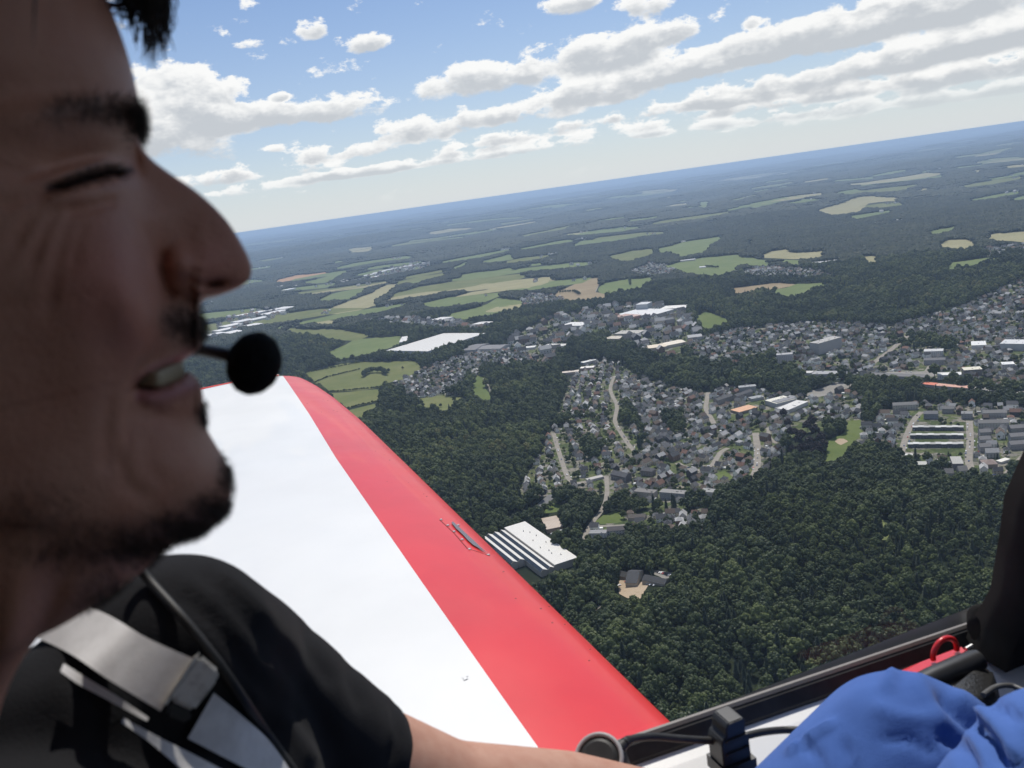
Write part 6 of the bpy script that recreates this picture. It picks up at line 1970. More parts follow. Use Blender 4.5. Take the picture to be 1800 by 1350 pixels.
def skin_material():
    m, k, b = principled('skin', (0.42, 0.24, 0.17), 0.52, 0.35)
    a = k.node('ShaderNodeAttribute', attribute_name='tone')
    n = k.noise(worldpos(k), 60.0, 5.0, 0.6)
    n2 = k.noise(worldpos(k), 900.0, 3.0, 0.6)
    c = k.mix(k.math('MULTIPLY', k.smooth(n, .35, .7), .35), a.outputs['Color'], (0.36, 0.16, 0.115, 1))
    sep = k.node('ShaderNodeMix', data_type='RGBA'); sep.blend_type = 'MULTIPLY'
    sep.inputs[0].default_value = .8; k.l.new(a.outputs['Color'], sep.inputs[6]); k.l.new(k.mix(k.smooth(n, .3, .75), (1, 1, 1, 1), (.86, .74, .70, 1)), sep.inputs[7])
    k.l.new(sep.outputs[2], b.inputs['Base Color'])
    b.inputs['Subsurface Weight'].default_value = 0.0
    bump(k, b, k.math('ADD', n2, k.math('MULTIPLY', n, .6)), 0.6, 0.0007)
    return m


SKIN = skin_material()
HAIR, _k, _b = principled('dark_hair', (0.022, 0.016, 0.012), 0.55, 0.4)
BEARDM, _k, _b = principled('brown_stubble', (0.045, 0.030, 0.022), 0.6, 0.3)
person = empty('person', tuple(AC(-.12, .30, -.85)))
tag(person, 'smiling bearded pilot in profile, black t-shirt, blue trousers, wearing a headset microphone', 'person')
PO = np.array(person.location)

#        profile px      base px      detail width mm, half width mm, half depth mm (front to ear), jaw lift
HEADROWS = [
    ((-250, -275), (-250, -275), 30, 2, 2, 0),
    ((-120, -262), (-120, -262), 30, 38, 40, 0),
    ((10, -215), (10, -215), 30, 56, 66, 0),
    ((105, -140), (105, -140), 30, 66, 84, 0),
    ((165, -55), (165, -55), 30, 71, 92, 0),
    ((196, 20), (196, 20), 30, 73, 95, 0),
    ((219, 80), (219, 80), 30, 74, 96, 0),
    ((236, 140), (236, 140), 30, 74, 96, 0),
    ((244, 180), (244, 180), 28, 73, 96, 0),
    ((246, 212), (242, 212), 24, 72, 95, 0),
    ((243, 243), (240, 243), 12, 71, 94, 0),
    ((262, 276), (246, 276), 7.5, 71, 93, 0),
    ((302, 307), (252, 312), 8.0, 71, 92, 0),
    ((352, 342), (260, 350), 8.6, 71, 91, 0),
    ((397, 386), (268, 388), 9.4, 70, 90, 0),
    ((426, 431), (275, 425), 10.0, 69, 89, 0),
    ((441, 466), (281, 455), 10.0, 68, 89, 0),
    ((439, 489), (287, 478), 10.5, 68, 88, 0),
    ((421, 505), (292, 497), 12.0, 67, 88, 0),
    ((387, 519), (297, 513), 14.0, 66, 88, 0),
    ((356, 529), (302, 528), 15.0, 66, 87, 0),
    ((351, 546), (306, 544), 20, 65, 87, 0),
    ((357, 570), (311, 568), 22, 64, 86, 0),
    ((359, 590), (314, 590), 22, 63, 86, 0),
    ((353, 608), (317, 608), 22, 62, 86, 0),
    ((339, 621), (319, 622), 22, 62, 86, 0),
    ((325, 631), (321, 633), 22, 61, 86, 0),
    ((305, 640), (323, 641), 20, 61, 86, 0),
    ((303, 650), (325, 649), 20, 60, 86, 0),
    ((334, 656), (328, 656), 20, 60, 86, 0),
    ((348, 668), (331, 667), 21, 60, 86, 0),
    ((355, 685), (335, 684), 22, 59, 86, 0),
    ((357, 706), (340, 704), 22, 59, 87, 0),
    ((354, 728), (347, 727), 22, 58, 88, 0),
    ((361, 750), (356, 750), 22, 58, 89, .05),
    ((377, 778), (369, 778), 22, 57, 90, .1),
    ((394, 808), (382, 808), 24, 56, 91, .16),
    ((404, 838), (392, 838), 24, 55, 92, .24),
    ((405, 866), (395, 866), 24, 54, 92, .32),
    ((396, 888), (388, 888), 24, 53, 91, .40),
    ((378, 908), (372, 908), 24, 52, 88, .46),
    ((350, 924), (346, 923), 24, 52, 84, .46),
    ((309, 940), (307, 939), 24, 52, 78, .42),
    ((262, 985), (262, 985), 24, 52, 72, .34),
    ((180, 1040), (180, 1040), 24, 52, 64, .24),
    ((92, 1092), (92, 1092), 24, 46, 60, .12),
    ((45, 1150), (45, 1150), 24, 40, 58, .05),
    ((12, 1215), (12, 1215), 24, 37, 58, 0),
    ((-12, 1290), (-12, 1290), 24, 37, 58, 0),
    ((-35, 1370), (-35, 1370), 24, 37, 60, 0),
    ((-55, 1460), (-55, 1460), 24, 37, 62, 0),
    ((-80, 1580), (-80, 1580), 24, 46, 64, 0),
]


def seg_dist(px, py, line):
    """Distance and signed side of points to a pixel polyline."""
    best = np.full(px.shape, 1e9); side = np.zeros(px.shape); tt = np.zeros(px.shape)
    n = len(line) - 1
    for i in range(n):
        (x1, y1), (x2, y2) = line[i], line[i + 1]
        dx, dy = x2 - x1, y2 - y1; L2 = dx * dx + dy * dy
        t = np.clip(((px - x1) * dx + (py - y1) * dy) / L2, 0, 1)
        ex, ey = px - (x1 + t * dx), py - (y1 + t * dy)
        d = np.hypot(ex, ey)
        m = d < best
        best = np.where(m, d, best); side = np.where(m, np.sign(dx * (py - y1) - dy * (px - x1)), side); tt = np.where(m, (i + t) / n, tt)
    return best, side, tt


def build_head():
    rows = HEADROWS
    p = np.array([mid(*r_[0]) for r_ in rows]); q = np.array([mid(*r_[1]) for r_ in rows])
    par = np.array([r_[2:] for r_ in rows], float)
    s = np.concatenate([[0], np.cumsum(np.linalg.norm(np.diff(p, axis=0), axis=1) + .0008)])
    NR, NC = 330, 150
    # density: more rows between brow and chin
    t = np.linspace(0, s[-1], NR)
    def cr(arr):
        out = []
        for x in t:
            i = int(np.clip(np.searchsorted(s, x) - 1, 0, len(s) - 2)); u = (x - s[i]) / (s[i + 1] - s[i])
            a, b = arr[i], arr[i + 1]
            m0 = (arr[i + 1] - arr[max(i - 1, 0)]) / (s[i + 1] - s[max(i - 1, 0)]) * (s[i + 1] - s[i])
            m1 = (arr[min(i + 2, len(s) - 1)] - arr[i]) / (s[min(i + 2, len(s) - 1)] - s[i]) * (s[i + 1] - s[i])
            out.append((2 * u ** 3 - 3 * u ** 2 + 1) * a + (u ** 3 - 2 * u ** 2 + u) * m0 + (-2 * u ** 3 + 3 * u ** 2) * b + (u ** 3 - u ** 2) * m1)
        return np.array(out)
    Pp, Qq = cr(p), cr(q)
    par = np.column_stack([np.interp(t, s, par[:, j]) for j in range(4)])
    k_ = np.ones(9) / 9
    def sm(a):
        b = np.pad(a, 4, mode='edge'); return np.convolve(b, k_, 'valid')
    wd, W, D, lift = sm(par[:, 0]) * .001, sm(par[:, 1]) * .001, sm(par[:, 2]) * .001, sm(par[:, 3])
    th = np.concatenate([np.linspace(0, math.pi / 2, int(NC * .72), endpoint=False) ** 1.25 / (math.pi / 2) ** .25, np.linspace(math.pi / 2, math.pi, NC - int(NC * .72))])
    back = np.array([-.986, -.165])            # backwards in the mid-plane (the face stands upright in the world)
    Y = W[:, None] * np.sin(th)[None, :] ** .92
    bo = np.where(th[None, :] <= math.pi / 2, D[:, None] * (1 - np.cos(th))[None, :], D[:, None] - (D[:, None] * 1.05) * np.cos(th)[None, :])
    N = np.exp(-(Y / wd[:, None]) ** 2.4) * (th[None, :] < 1.4)
    XZ = Qq[:, None, :] + (Pp - Qq)[:, None, :] * N[..., None] + back[None, None, :] * bo[..., None]
    XZ[..., 1] += lift[:, None] * np.minimum(bo, .085) * .9
    pos = HO + XZ[..., 0:1] * EX + XZ[..., 1:2] * EZ + Y[..., None] * EY
    u, v, _ = project(pos)
    front = (th[None, :] < 1.75) & (Y > .002)
    fade = np.clip((Y - .002) / .010, 0, 1) * (th[None, :] < 1.8)
    dsp = np.zeros(u.shape)

    def bmp(x, y, sx, sy, amp, rot=0.0):
        c_, s_ = math.cos(rot), math.sin(rot)
        a = ((u - x) * c_ + (v - y) * s_) / sx; b = (-(u - x) * s_ + (v - y) * c_) / sy
        return amp * .001 * np.exp(-(a * a + b * b))

    def crease(line, w, amp, ends=True):
        d, sd, tt = seg_dist(u, v, line)
        e = np.minimum(1, np.minimum(tt, 1 - tt) * 5 + .25) if ends else 1
        return amp * .001 * np.exp(-(d / w) ** 2) * e

    # brow, socket, lids
    dsp += bmp(165, 196, 105, 34, 5.0, -.12) + bmp(60, 215, 70, 40, 2.5)
    dsp += bmp(150, 282, 95, 42, -7.5, -.15) + bmp(228, 268, 26, 36, -5.0)
    dsp += bmp(140, 306, 62, 26, 5.2, -.22)
    dsp += crease([(80, 330), (120, 318), (160, 303), (190, 294), (222, 293)], 8.5, -4.4)
    dsp += crease([(60, 296), (110, 276), (160, 262), (205, 258)], 11, -1.7)
    dsp += bmp(150, 345, 70, 17, 2.4, -.2) + crease([(110, 372), (160, 366), (212, 352)], 11, -1.6)
    # crow's feet and smile folds running down the cheek
    for ln, w, a in (([(82, 330), (40, 352), (-5, 362)], 12, -1.2), ([(88, 342), (52, 385), (18, 440)], 13, -1.35), ([(104, 356), (78, 410), (52, 478)], 13, -1.1),
                     ([(128, 372), (110, 425), (96, 490), (86, 560)], 14, -.8), ([(60, 310), (20, 300), (-20, 296)], 12, -.9), ([(150, 385), (138, 430), (128, 480)], 11, -.5)):
        dsp += crease(ln, w, a)
    # cheek apple and nasolabial fold
    dsp += bmp(205, 478, 82, 105, 9.0, .25) + bmp(238, 540, 42, 75, 6.0) + bmp(90, 470, 80, 110, 2.5)
    nl = [(248, 395), (268, 440), (281, 500), (280, 555), (266, 605), (244, 648), (229, 690), (220, 740), (224, 790)]
    d, sd, tt = seg_dist(u, v, nl)
    right = sd < 0 if True else sd > 0
    r_side = np.where(right, 1.0, 0.0)
    soft = 1 / (1 + np.exp(-np.where(right, d, -d) / 4.5))
    dsp += -10.5e-3 * soft * np.exp(-(np.where(right, d, 0) / 62) ** 1.3) * np.clip(np.minimum(tt * 4, (1 - tt) * 3.2), 0, 1) * (u < 345)
    dsp += crease(nl, 6, -1.5)
    # wing of the nose, nostril
    dsp += bmp(322, 468, 38, 34, 7.0) + crease([(288, 432), (284, 470), (292, 508), (312, 522)], 9, -4.0) + bmp(372, 455, 32, 26, 2.0)
    dsp += bmp(379, 500, 20, 7.5, -9.0, -.10) + crease([(345, 430), (352, 470), (350, 500)], 14, -1.2)
    # muzzle, lips, mouth opening
    mouth = [(228, 690), (250, 664), (285, 648), (318, 638), (334, 652), (322, 668), (296, 682), (262, 692)]
    inm = inside(mouth, u, v)
    dm, _, _ = seg_dist(u, v, mouth + [mouth[0]])
    dsp += np.where(inm, -1.0, 0) * np.clip(dm / 5.0, 0, 1) * .0095
    dsp += crease([(236, 676), (262, 655), (300, 636), (328, 626)], 10, 1.8) + crease([(240, 702), (285, 700), (325, 686), (345, 676)], 13, 3.2)
    dsp += crease([(262, 735), (310, 738), (352, 728)], 15, -2.2) + bmp(300, 590, 40, 40, 2.0)
    # chin, jaw folds
    dsp += bmp(345, 830, 55, 60, 3.0) + crease([(212, 745), (206, 800), (222, 852), (262, 880)], 16, -1.1) + crease([(196, 690), (184, 760), (188, 840)], 13, -1.3)
    dsp += crease([(255, 770), (262, 820), (290, 850)], 16, -.6) + bmp(160, 640, 60, 100, 2.0)
    dsp += crease([(40, 1240), (62, 1120), (110, 1010)], 20, -2.0) + bmp(20, 1120, 34, 150, 4.0, .2)
    eye_ = [(86, 330), (118, 310), (150, 290), (182, 283), (212, 287), (232, 296), (205, 304), (168, 316), (124, 330)]
    dsp += np.where(inside(eye_, u, v), -1.0, 0) * np.clip(seg_dist(u, v, eye_ + [eye_[0]])[0] / 5, 0, 1) * .0022
    dsp *= fade
    # a little asymmetry of skin
    pos = pos + EY * dsp[..., None]
    # skin tones (own colour of skin, lips, shaven beard; shade in nostril and mouth painted in)
    base = np.array([0.50, 0.245, 0.160])
    col = np.ones(u.shape + (3,)) * base
    def tint(mask, c):
        nonlocal col
        col = col * (1 - mask[..., None]) + np.array(c) * mask[..., None]
    tint(np.clip(np.exp(-(((u - 200) / 95) ** 2 + ((v - 510) / 95) ** 2)) * .6, 0, 1), (0.55, 0.20, 0.15))
    tint(np.clip(np.exp(-(((u - 380) / 70) ** 2 + ((v - 470) / 55) ** 2)) * .55, 0, 1), (0.54, 0.21, 0.155))
    beard = np.zeros(u.shape)
    for x, y, sx, sy, a in ((375, 893, 50, 32, .74), (325, 925, 75, 32, .74), (240, 955, 80, 38, .6), (130, 960, 110, 50, .42), (338, 572, 32, 38, .92), (312, 565, 30, 38, .75), (360, 728, 15, 22, .9), (60, 900, 110, 80, .30), (180, 1040, 70, 50, .35), (275, 660, 30, 60, .15), (396, 838, 18, 44, .55)):
        beard = np.maximum(beard, a * np.exp(-(((u - x) / sx) ** 2 + ((v - y) / sy) ** 2)))
    tint(np.clip(beard * 1.15, 0, .95) * .8, (0.105, 0.072, 0.056))
    lip = np.maximum(np.exp(-(seg_dist(u, v, [(245, 700), (285, 698), (322, 684), (350, 672)])[0] / 11) ** 2), .8 * np.exp(-(seg_dist(u, v, [(240, 674), (265, 653), (302, 634), (332, 624)])[0] / 8) ** 2))
    tint(np.clip(lip, 0, 1) * (u > 236) * .8, (0.36, 0.145, 0.15))
    tint(np.where(inm, np.clip(dm / 6, 0, 1), 0), (0.05, 0.015, 0.015))
    eye = [(86, 330), (118, 310), (150, 290), (182, 283), (212, 287), (232, 296), (205, 304), (168, 316), (124, 330)]
    ine = inside(eye, u, v); de, _, _ = seg_dist(u, v, eye + [eye[0]])
    tint(np.where(ine, np.clip(de / 3, 0, 1), np.exp(-(de / 4) ** 2)) * .80, (0.05, 0.032, 0.027))
    lash = np.exp(-(seg_dist(u, v, [(84, 329), (120, 317), (160, 302), (195, 293), (225, 294)])[0] / 7.5) ** 2)
    tint(lash * .75, (0.03, 0.018, 0.014))
    tint(np.clip(bmp(379, 500, 17, 6.5, 1000, -.1), 0, 1) * .95, (0.04, 0.012, 0.01))
    br = np.exp(-(seg_dist(u, v, [(110, 202), (150, 196), (200, 200), (242, 210)])[0] / 25) ** 2)
    tint(br * .62, (0.06, 0.042, 0.034))
    far = HO + XZ[..., 0:1] * EX + XZ[..., 1:2] * EZ - (Y[..., None] + dsp[..., None]) * EY
    V = np.concatenate([pos.reshape(-1, 3), far.reshape(-1, 3)])
    C = np.concatenate([col.reshape(-1, 3)] * 2)
    NCc = len(th)
    i, j = np.meshgrid(np.arange(NR - 1), np.arange(NCc - 1), indexing='ij')
    a = (i * NCc + j).ravel(); f1 = np.stack([a, a + NCc, a + NCc + 1, a + 1], -1)
    F2 = f1[:, ::-1] + NR * NCc
    return V, np.concatenate([f1, F2]), C, pos, u, v, beard, th


HV, HF, HC, HPOS, HU, HVV, BEARD, HTH = build_head()


# ---- body, arm and clothes from rounded limbs, fused into one skin
def capsule_verts(a, b, ra, rb, n=20, m=8):
    a, b = np.array(a), np.array(b); ax = b - a; L_ = np.linalg.norm(ax)
    ax = ax / L_ if L_ > 1e-9 else np.array([0, 0, 1.])
    t = np.array([1, 0, 0]) if abs(ax[0]) < .8 else np.array([0, 1, 0]); u = np.cross(ax, t); u /= np.linalg.norm(u); w = np.cross(ax, u)
    rings = []
    for q in range(m + 1):
        ph = -math.pi / 2 + math.pi / 2 * q / m
        rings.append((a + ax * ra * math.sin(ph), ra * math.cos(ph)))
    for q in range(m + 1):
        ph = math.pi / 2 * q / m
        rings.append((b + ax * rb * math.sin(ph), rb * math.cos(ph)))
    vs, fs = [], []
    for c, r_ in rings:
        for k in range(n):
            an = 2 * math.pi * k / n; vs.append(c + (u * math.cos(an) + w * math.sin(an)) * max(r_, 1e-5))
    for i in range(len(rings) - 1):
        for k in range(n):
            fs.append((i * n + k, i * n + (k + 1) % n, (i + 1) * n + (k + 1) % n, (i + 1) * n + k))
    return vs, fs


def fuse(name, caps, voxel, smooth_it, offset=0.0):
    """Union of limbs -> one continuous smooth mesh."""
    mb = MB()
    for a, b, ra, rb in caps:
        v, f = capsule_verts(a, b, ra, rb); mb.add(v, f)
    me = mb.mesh(name + '_raw')
    o = bpy.data.objects.new(name + '_raw', me); COL.objects.link(o)
    r_ = o.modifiers.new('r', 'REMESH'); r_.mode = 'VOXEL'; r_.voxel_size = voxel; r_.use_smooth_shade = True
    s = o.modifiers.new('s', 'SMOOTH'); s.factor = 0.5; s.iterations = smooth_it
    dg = bpy.context.evaluated_depsgraph_get()
    out = bpy.data.meshes.new_from_object(o.evaluated_get(dg))
    out.name = name
    bpy.data.objects.remove(o)
    for p in out.polygons: p.use_smooth = True
    return out


def C_(x, y, d):
    return P(x, y, d)


SHL = C_(372, 1204, .465)               # far (left) shoulder
ELB = C_(792, 1412, .575)
UPA = C_(578, 1334, .53)
NECK = C_(-100, 1330, .310)
WRI = C_(1180, 1424, .665)
HANDC = C_(1320, 1440, .70)
SHR = 2 * NECK - SHL + FV * -.02
CHEST = NECK - ZV * .20 + FV * .035 + LV * .01
BELLY = NECK - ZV * .46 + FV * .05
PELV = NECK - ZV * .58 + FV * .02

body_caps = [(NECK - LV * .035 - FV * .02, NECK - LV * .03 - ZV * .10 - FV * .01, .028, .032), (SHL, UPA, .048, .043), (UPA, ELB, .043, .039), (ELB, (ELB + WRI) / 2, .040, .038), ((ELB + WRI) / 2, WRI, .038, .026), (WRI, HANDC, .026, .030), (NECK - ZV * .125 - LV * .03, SHL - ZV * .02, .030, .035), (NECK - ZV * .125 - LV * .03, SHR - ZV * .02, .030, .035), (NECK - ZV * .12 - LV * .03, CHEST - FV * .03, .045, .07)]
fing = [(HANDC + FV * .02 + LV * (.026 - .017 * q) - ZV * .006, HANDC + FV * (.055 + .008 * (q in (1, 2))) + LV * (.028 - .019 * q) - ZV * .02, HANDC + FV * (.058) + LV * (.026 - .018 * q) - ZV * .052) for q in range(4)]
for a, b, c in fing:
    body_caps += [(a, b, .0095, .0088), (b, c, .0088, .0078)]
body_caps += [(HANDC - FV * .02 - LV * .022, HANDC + FV * .018 - LV * .05 - ZV * .018, .0115, .0100), (HANDC + FV * .018 - LV * .05 - ZV * .018, HANDC + FV * .045 - LV * .045 - ZV * .035, .0100, .0085)]


def build_body():
    bm_ = fuse('body', body_caps, .0042, 6)
    bv = np.empty(len(bm_.vertices) * 3, np.float32); bm_.vertices.foreach_get('co', bv); bv = bv.reshape(-1, 3)
    bf = [tuple(p.vertices) for p in bm_.polygons]
    mb_v = np.concatenate([HV, bv]) - PO
    faces = [tuple(f) for f in HF] + [tuple(i + len(HV) for i in f) for f in bf]
    me = bpy.data.meshes.new('body'); me.from_pydata(mb_v.tolist(), [], faces)
    me.polygons.foreach_set('use_smooth', np.ones(len(faces), bool))
    at = me.attributes.new('tone', 'FLOAT_COLOR', 'POINT')
    arm = np.ones((len(bv), 3)) * np.array([0.50, 0.285, 0.205])
    cols = np.column_stack([np.concatenate([HC, arm]), np.ones(len(mb_v))]).astype(np.float32)
    at.data.foreach_set('color', cols.ravel())
    me.materials.append(SKIN)
    me.validate()
    link('body', me, person)
    bpy.data.meshes.remove(bm_)


build_body()


def cloth_material(name, c1, c2, weave, wr, fold=0.5, sheen=0.0):
    m, k, b = principled(name, c1, 1.0, 0.05)
    n = k.noise(worldpos(k), 14.0, 5.0, 0.6)
    k.l.new(k.mix(k.smooth(n, .3, .7), (*c1, 1), (*c2, 1)), b.inputs['Base Color'])
    b.inputs['Sheen Weight'].default_value = sheen
    b.inputs['Sheen Roughness'].default_value = 0.5
    w = k.noise(worldpos(k), weave, 2.0, 0.6)
    f = k.noise(worldpos(k), wr, 3.0, 0.55, 0.8)
    bump(k, b, k.math('ADD', k.math('MULTIPLY', w, .06), k.math('MULTIPLY', f, fold)), 0.55, 0.012)
    return m


SHIRT = cloth_material('black_cotton', (0.013, 0.013, 0.0145), (0.018, 0.018, 0.020), 900.0, 13.0, .05, 0.03)
BLUE = cloth_material('blue_cotton', (0.058, 0.120, 0.345), (0.072, 0.145, 0.40), 1100.0, 16.0, .14, 0.1)


def displace_px(me, lines):
    """Real folds: push vertices along their normals near pixel polylines. lines: (polyline, width px, depth m)."""
    n = len(me.vertices)
    co = np.empty(n * 3, np.float32); me.vertices.foreach_get('co', co); co = co.reshape(-1, 3).astype(float)
    no = np.empty(n * 3, np.float32); me.vertex_normals.foreach_get('vector', no); no = no.reshape(-1, 3)
    u, v, z = project(co)
    facing = np.clip((-(no * (co / np.linalg.norm(co, axis=1)[:, None])).sum(1)) * 3 + .6, 0, 1)
    d_ = np.zeros(n)
    for ln, w, a in lines:
        d, sd, tt = seg_dist(u, v, ln)
        d_ += a * np.exp(-(d / w) ** 2) * np.clip(np.minimum(tt, 1 - tt) * 6 + .15, 0, 1)
    co += no * (d_ * facing)[:, None]
    me.vertices.foreach_set('co', co.astype(np.float32).ravel()); me.update()


def build_shirt():
    caps = [(NECK - ZV * .05 + LV * .045, SHL, .050, .057), (SHL, UPA, .057, .0505), (UPA, UPA + (ELB - UPA) * .08, .0505, .0495),
            (C_(312, 1152, .40), SHL, .048, .057), (C_(165, 1290, .362), C_(260, 1190, .395), .034, .045), (C_(120, 1420, .345), C_(220, 1400, .37), .03, .05), (C_(150, 1330, .350), C_(205, 1235, .372), .026, .032), (C_(105, 1245, .352), C_(205, 1165, .388), .022, .034), (C_(20, 1290, .350), C_(110, 1232, .372), .032, .026),
            (NECK - ZV * .09, CHEST + FV * .01, .085, .115), (CHEST + LV * .085, BELLY + LV * .07, .105, .11), (CHEST - LV * .085, BELLY - LV * .07, .10, .11),
            (C_(300, 1420, .43), BELLY + LV * .06 + FV * .03, .075, .10),
            (NECK - ZV * .07, SHR, .05, .062), (SHR, SHR - ZV * .14 + FV * .04, .062, .054)]
    me = fuse('t_shirt', caps, .0046, 14)
    displace_px(me, [([(330, 985), (400, 1040), (450, 1110), (480, 1180)], 16, -.0022), ([(370, 1000), (450, 1060), (520, 1150)], 15, .002), ([(300, 1030), (380, 1090), (440, 1180), (500, 1290)], 18, -.0028),
                     ([(455, 1075), (500, 1150), (560, 1250), (600, 1340)], 18, -.0028), ([(540, 1090), (550, 1150), (590, 1210)], 15, -.002), ([(620, 1140), (615, 1190), (640, 1250)], 14, -.002),
                     ([(690, 1225), (700, 1290), (680, 1350)], 7, -.002), ([(430, 1200), (500, 1270), (560, 1350)], 16, .003), ([(120, 1160), (170, 1240), (200, 1350)], 14, -.003)])
    me.materials.append(SHIRT)
    bv = BVHTree.FromPolygons([v.co[:] for v in me.vertices], [tuple(p.vertices) for p in me.polygons])
    n = len(me.vertices); co = np.empty(n * 3, np.float32); me.vertices.foreach_get('co', co)
    me.vertices.foreach_set('co', (co.reshape(-1, 3) - PO).astype(np.float32).ravel()); me.update()
    o = link('t_shirt', me, person); o['label'] = 'black cotton t-shirt with short sleeves'
    return bv


SHIRT_BVH = build_shirt()


def build_trousers():
    hipL, hipR = PELV + LV * .09, PELV - LV * .09
    kneeL = C_(1592, 1352, .665); ankL = kneeL + FV * .16 - ZV * .36 + LV * .02
    kneeR = C_(1905, 1420, .50); ankR = kneeR + FV * .18 - ZV * .36
    caps = [(hipL, hipL + (kneeL - hipL) * .5, .10, .088), (hipL + (kneeL - hipL) * .5, kneeL, .088, .074), (kneeL, ankL, .072, .055),
            (kneeL, kneeL + ZV * .014 - FV * .008, .068, .060),
            (hipR, hipR + (kneeR - hipR) * .5, .10, .086), (hipR + (kneeR - hipR) * .5, kneeR, .084, .070), (kneeR, ankR, .068, .055), (hipL, hipR, .12, .12)]
    me = fuse('trousers', caps, .0052, 12)
    displace_px(me, [([(1640, 1214), (1690, 1250), (1735, 1290), (1770, 1350)], 13, -.011), ([(1665, 1212), (1720, 1250), (1765, 1300), (1800, 1345)], 13, .007), ([(1650, 1285), (1690, 1310), (1715, 1360)], 13, -.008),
                     ([(1690, 1200), (1740, 1235), (1800, 1270)], 9, -.005), ([(1480, 1300), (1495, 1340), (1510, 1380)], 8, -.005), ([(1575, 1180), (1562, 1195), (1560, 1215)], 9, .006), ([(1600, 1186), (1640, 1230), (1660, 1290)], 15, .004),
                     ([(1400, 1300), (1440, 1330), (1450, 1380)], 8, -.004), ([(1530, 1240), (1580, 1260), (1640, 1265)], 12, .003), ([(1545, 1300), (1600, 1300), (1650, 1330)], 10, -.003), ([(1470, 1268), (1380, 1325)], 6, .006)])
    me.materials.append(BLUE)
    n = len(me.vertices); co = np.empty(n * 3, np.float32); me.vertices.foreach_get('co', co)
    me.vertices.foreach_set('co', (co.reshape(-1, 3) - PO).astype(np.float32).ravel()); me.update()
    o = link('trousers', me, person); o['label'] = 'bright blue cotton trousers over a raised knee'


build_trousers()


# ---- hair, brows, lashes, beard: tapered strands
def strands(name, roots, dirs, lens, rad, bend, mat=HAIR, nseg=3):
    V, F_ = [], []
    r_ = np.random.default_rng(len(roots))
    for p, d, l in zip(roots, dirs, lens):
        d = d / np.linalg.norm(d)
        s1 = np.cross(d, r_.normal(0, 1, 3)); s1 /= np.linalg.norm(s1); s2 = np.cross(d, s1)
        b = len(V)
        for q in range(nseg):
            t = q / nseg
            c = p + d * l * t + bend * l * t * t
            rr = rad * (1 - t * .75)
            for an in (0, 2.094, 4.189):
                V.append(c + (s1 * math.cos(an) + s2 * math.sin(an)) * rr)
        V.append(p + d * l + bend * l)
        for q in range(nseg - 1):
            for k in range(3):
                F_.append((b + q * 3 + k, b + q * 3 + (k + 1) % 3, b + (q + 1) * 3 + (k + 1) % 3, b + (q + 1) * 3 + k))
        e = b + 3 * nseg
        for k in range(3):
            F_.append((b + (nseg - 1) * 3 + k, b + (nseg - 1) * 3 + (k + 1) % 3, e, e))
    F_ = [f if f[2] != f[3] else f[:3] for f in F_]
    me = bpy.data.meshes.new(name); me.from_pydata((np.array(V) - PO).tolist(), [], F_); me.materials.append(mat)
    return link(name, me, person)


def head_normals():
    du = np.gradient(HPOS, axis=0); dv = np.gradient(HPOS, axis=1)
    n = np.cross(dv, du); n /= np.maximum(np.linalg.norm(n, axis=2, keepdims=True), 1e-9)
    s = np.sign((n * EY).sum(2).mean()); n = n * s
    return n


HN = head_normals()


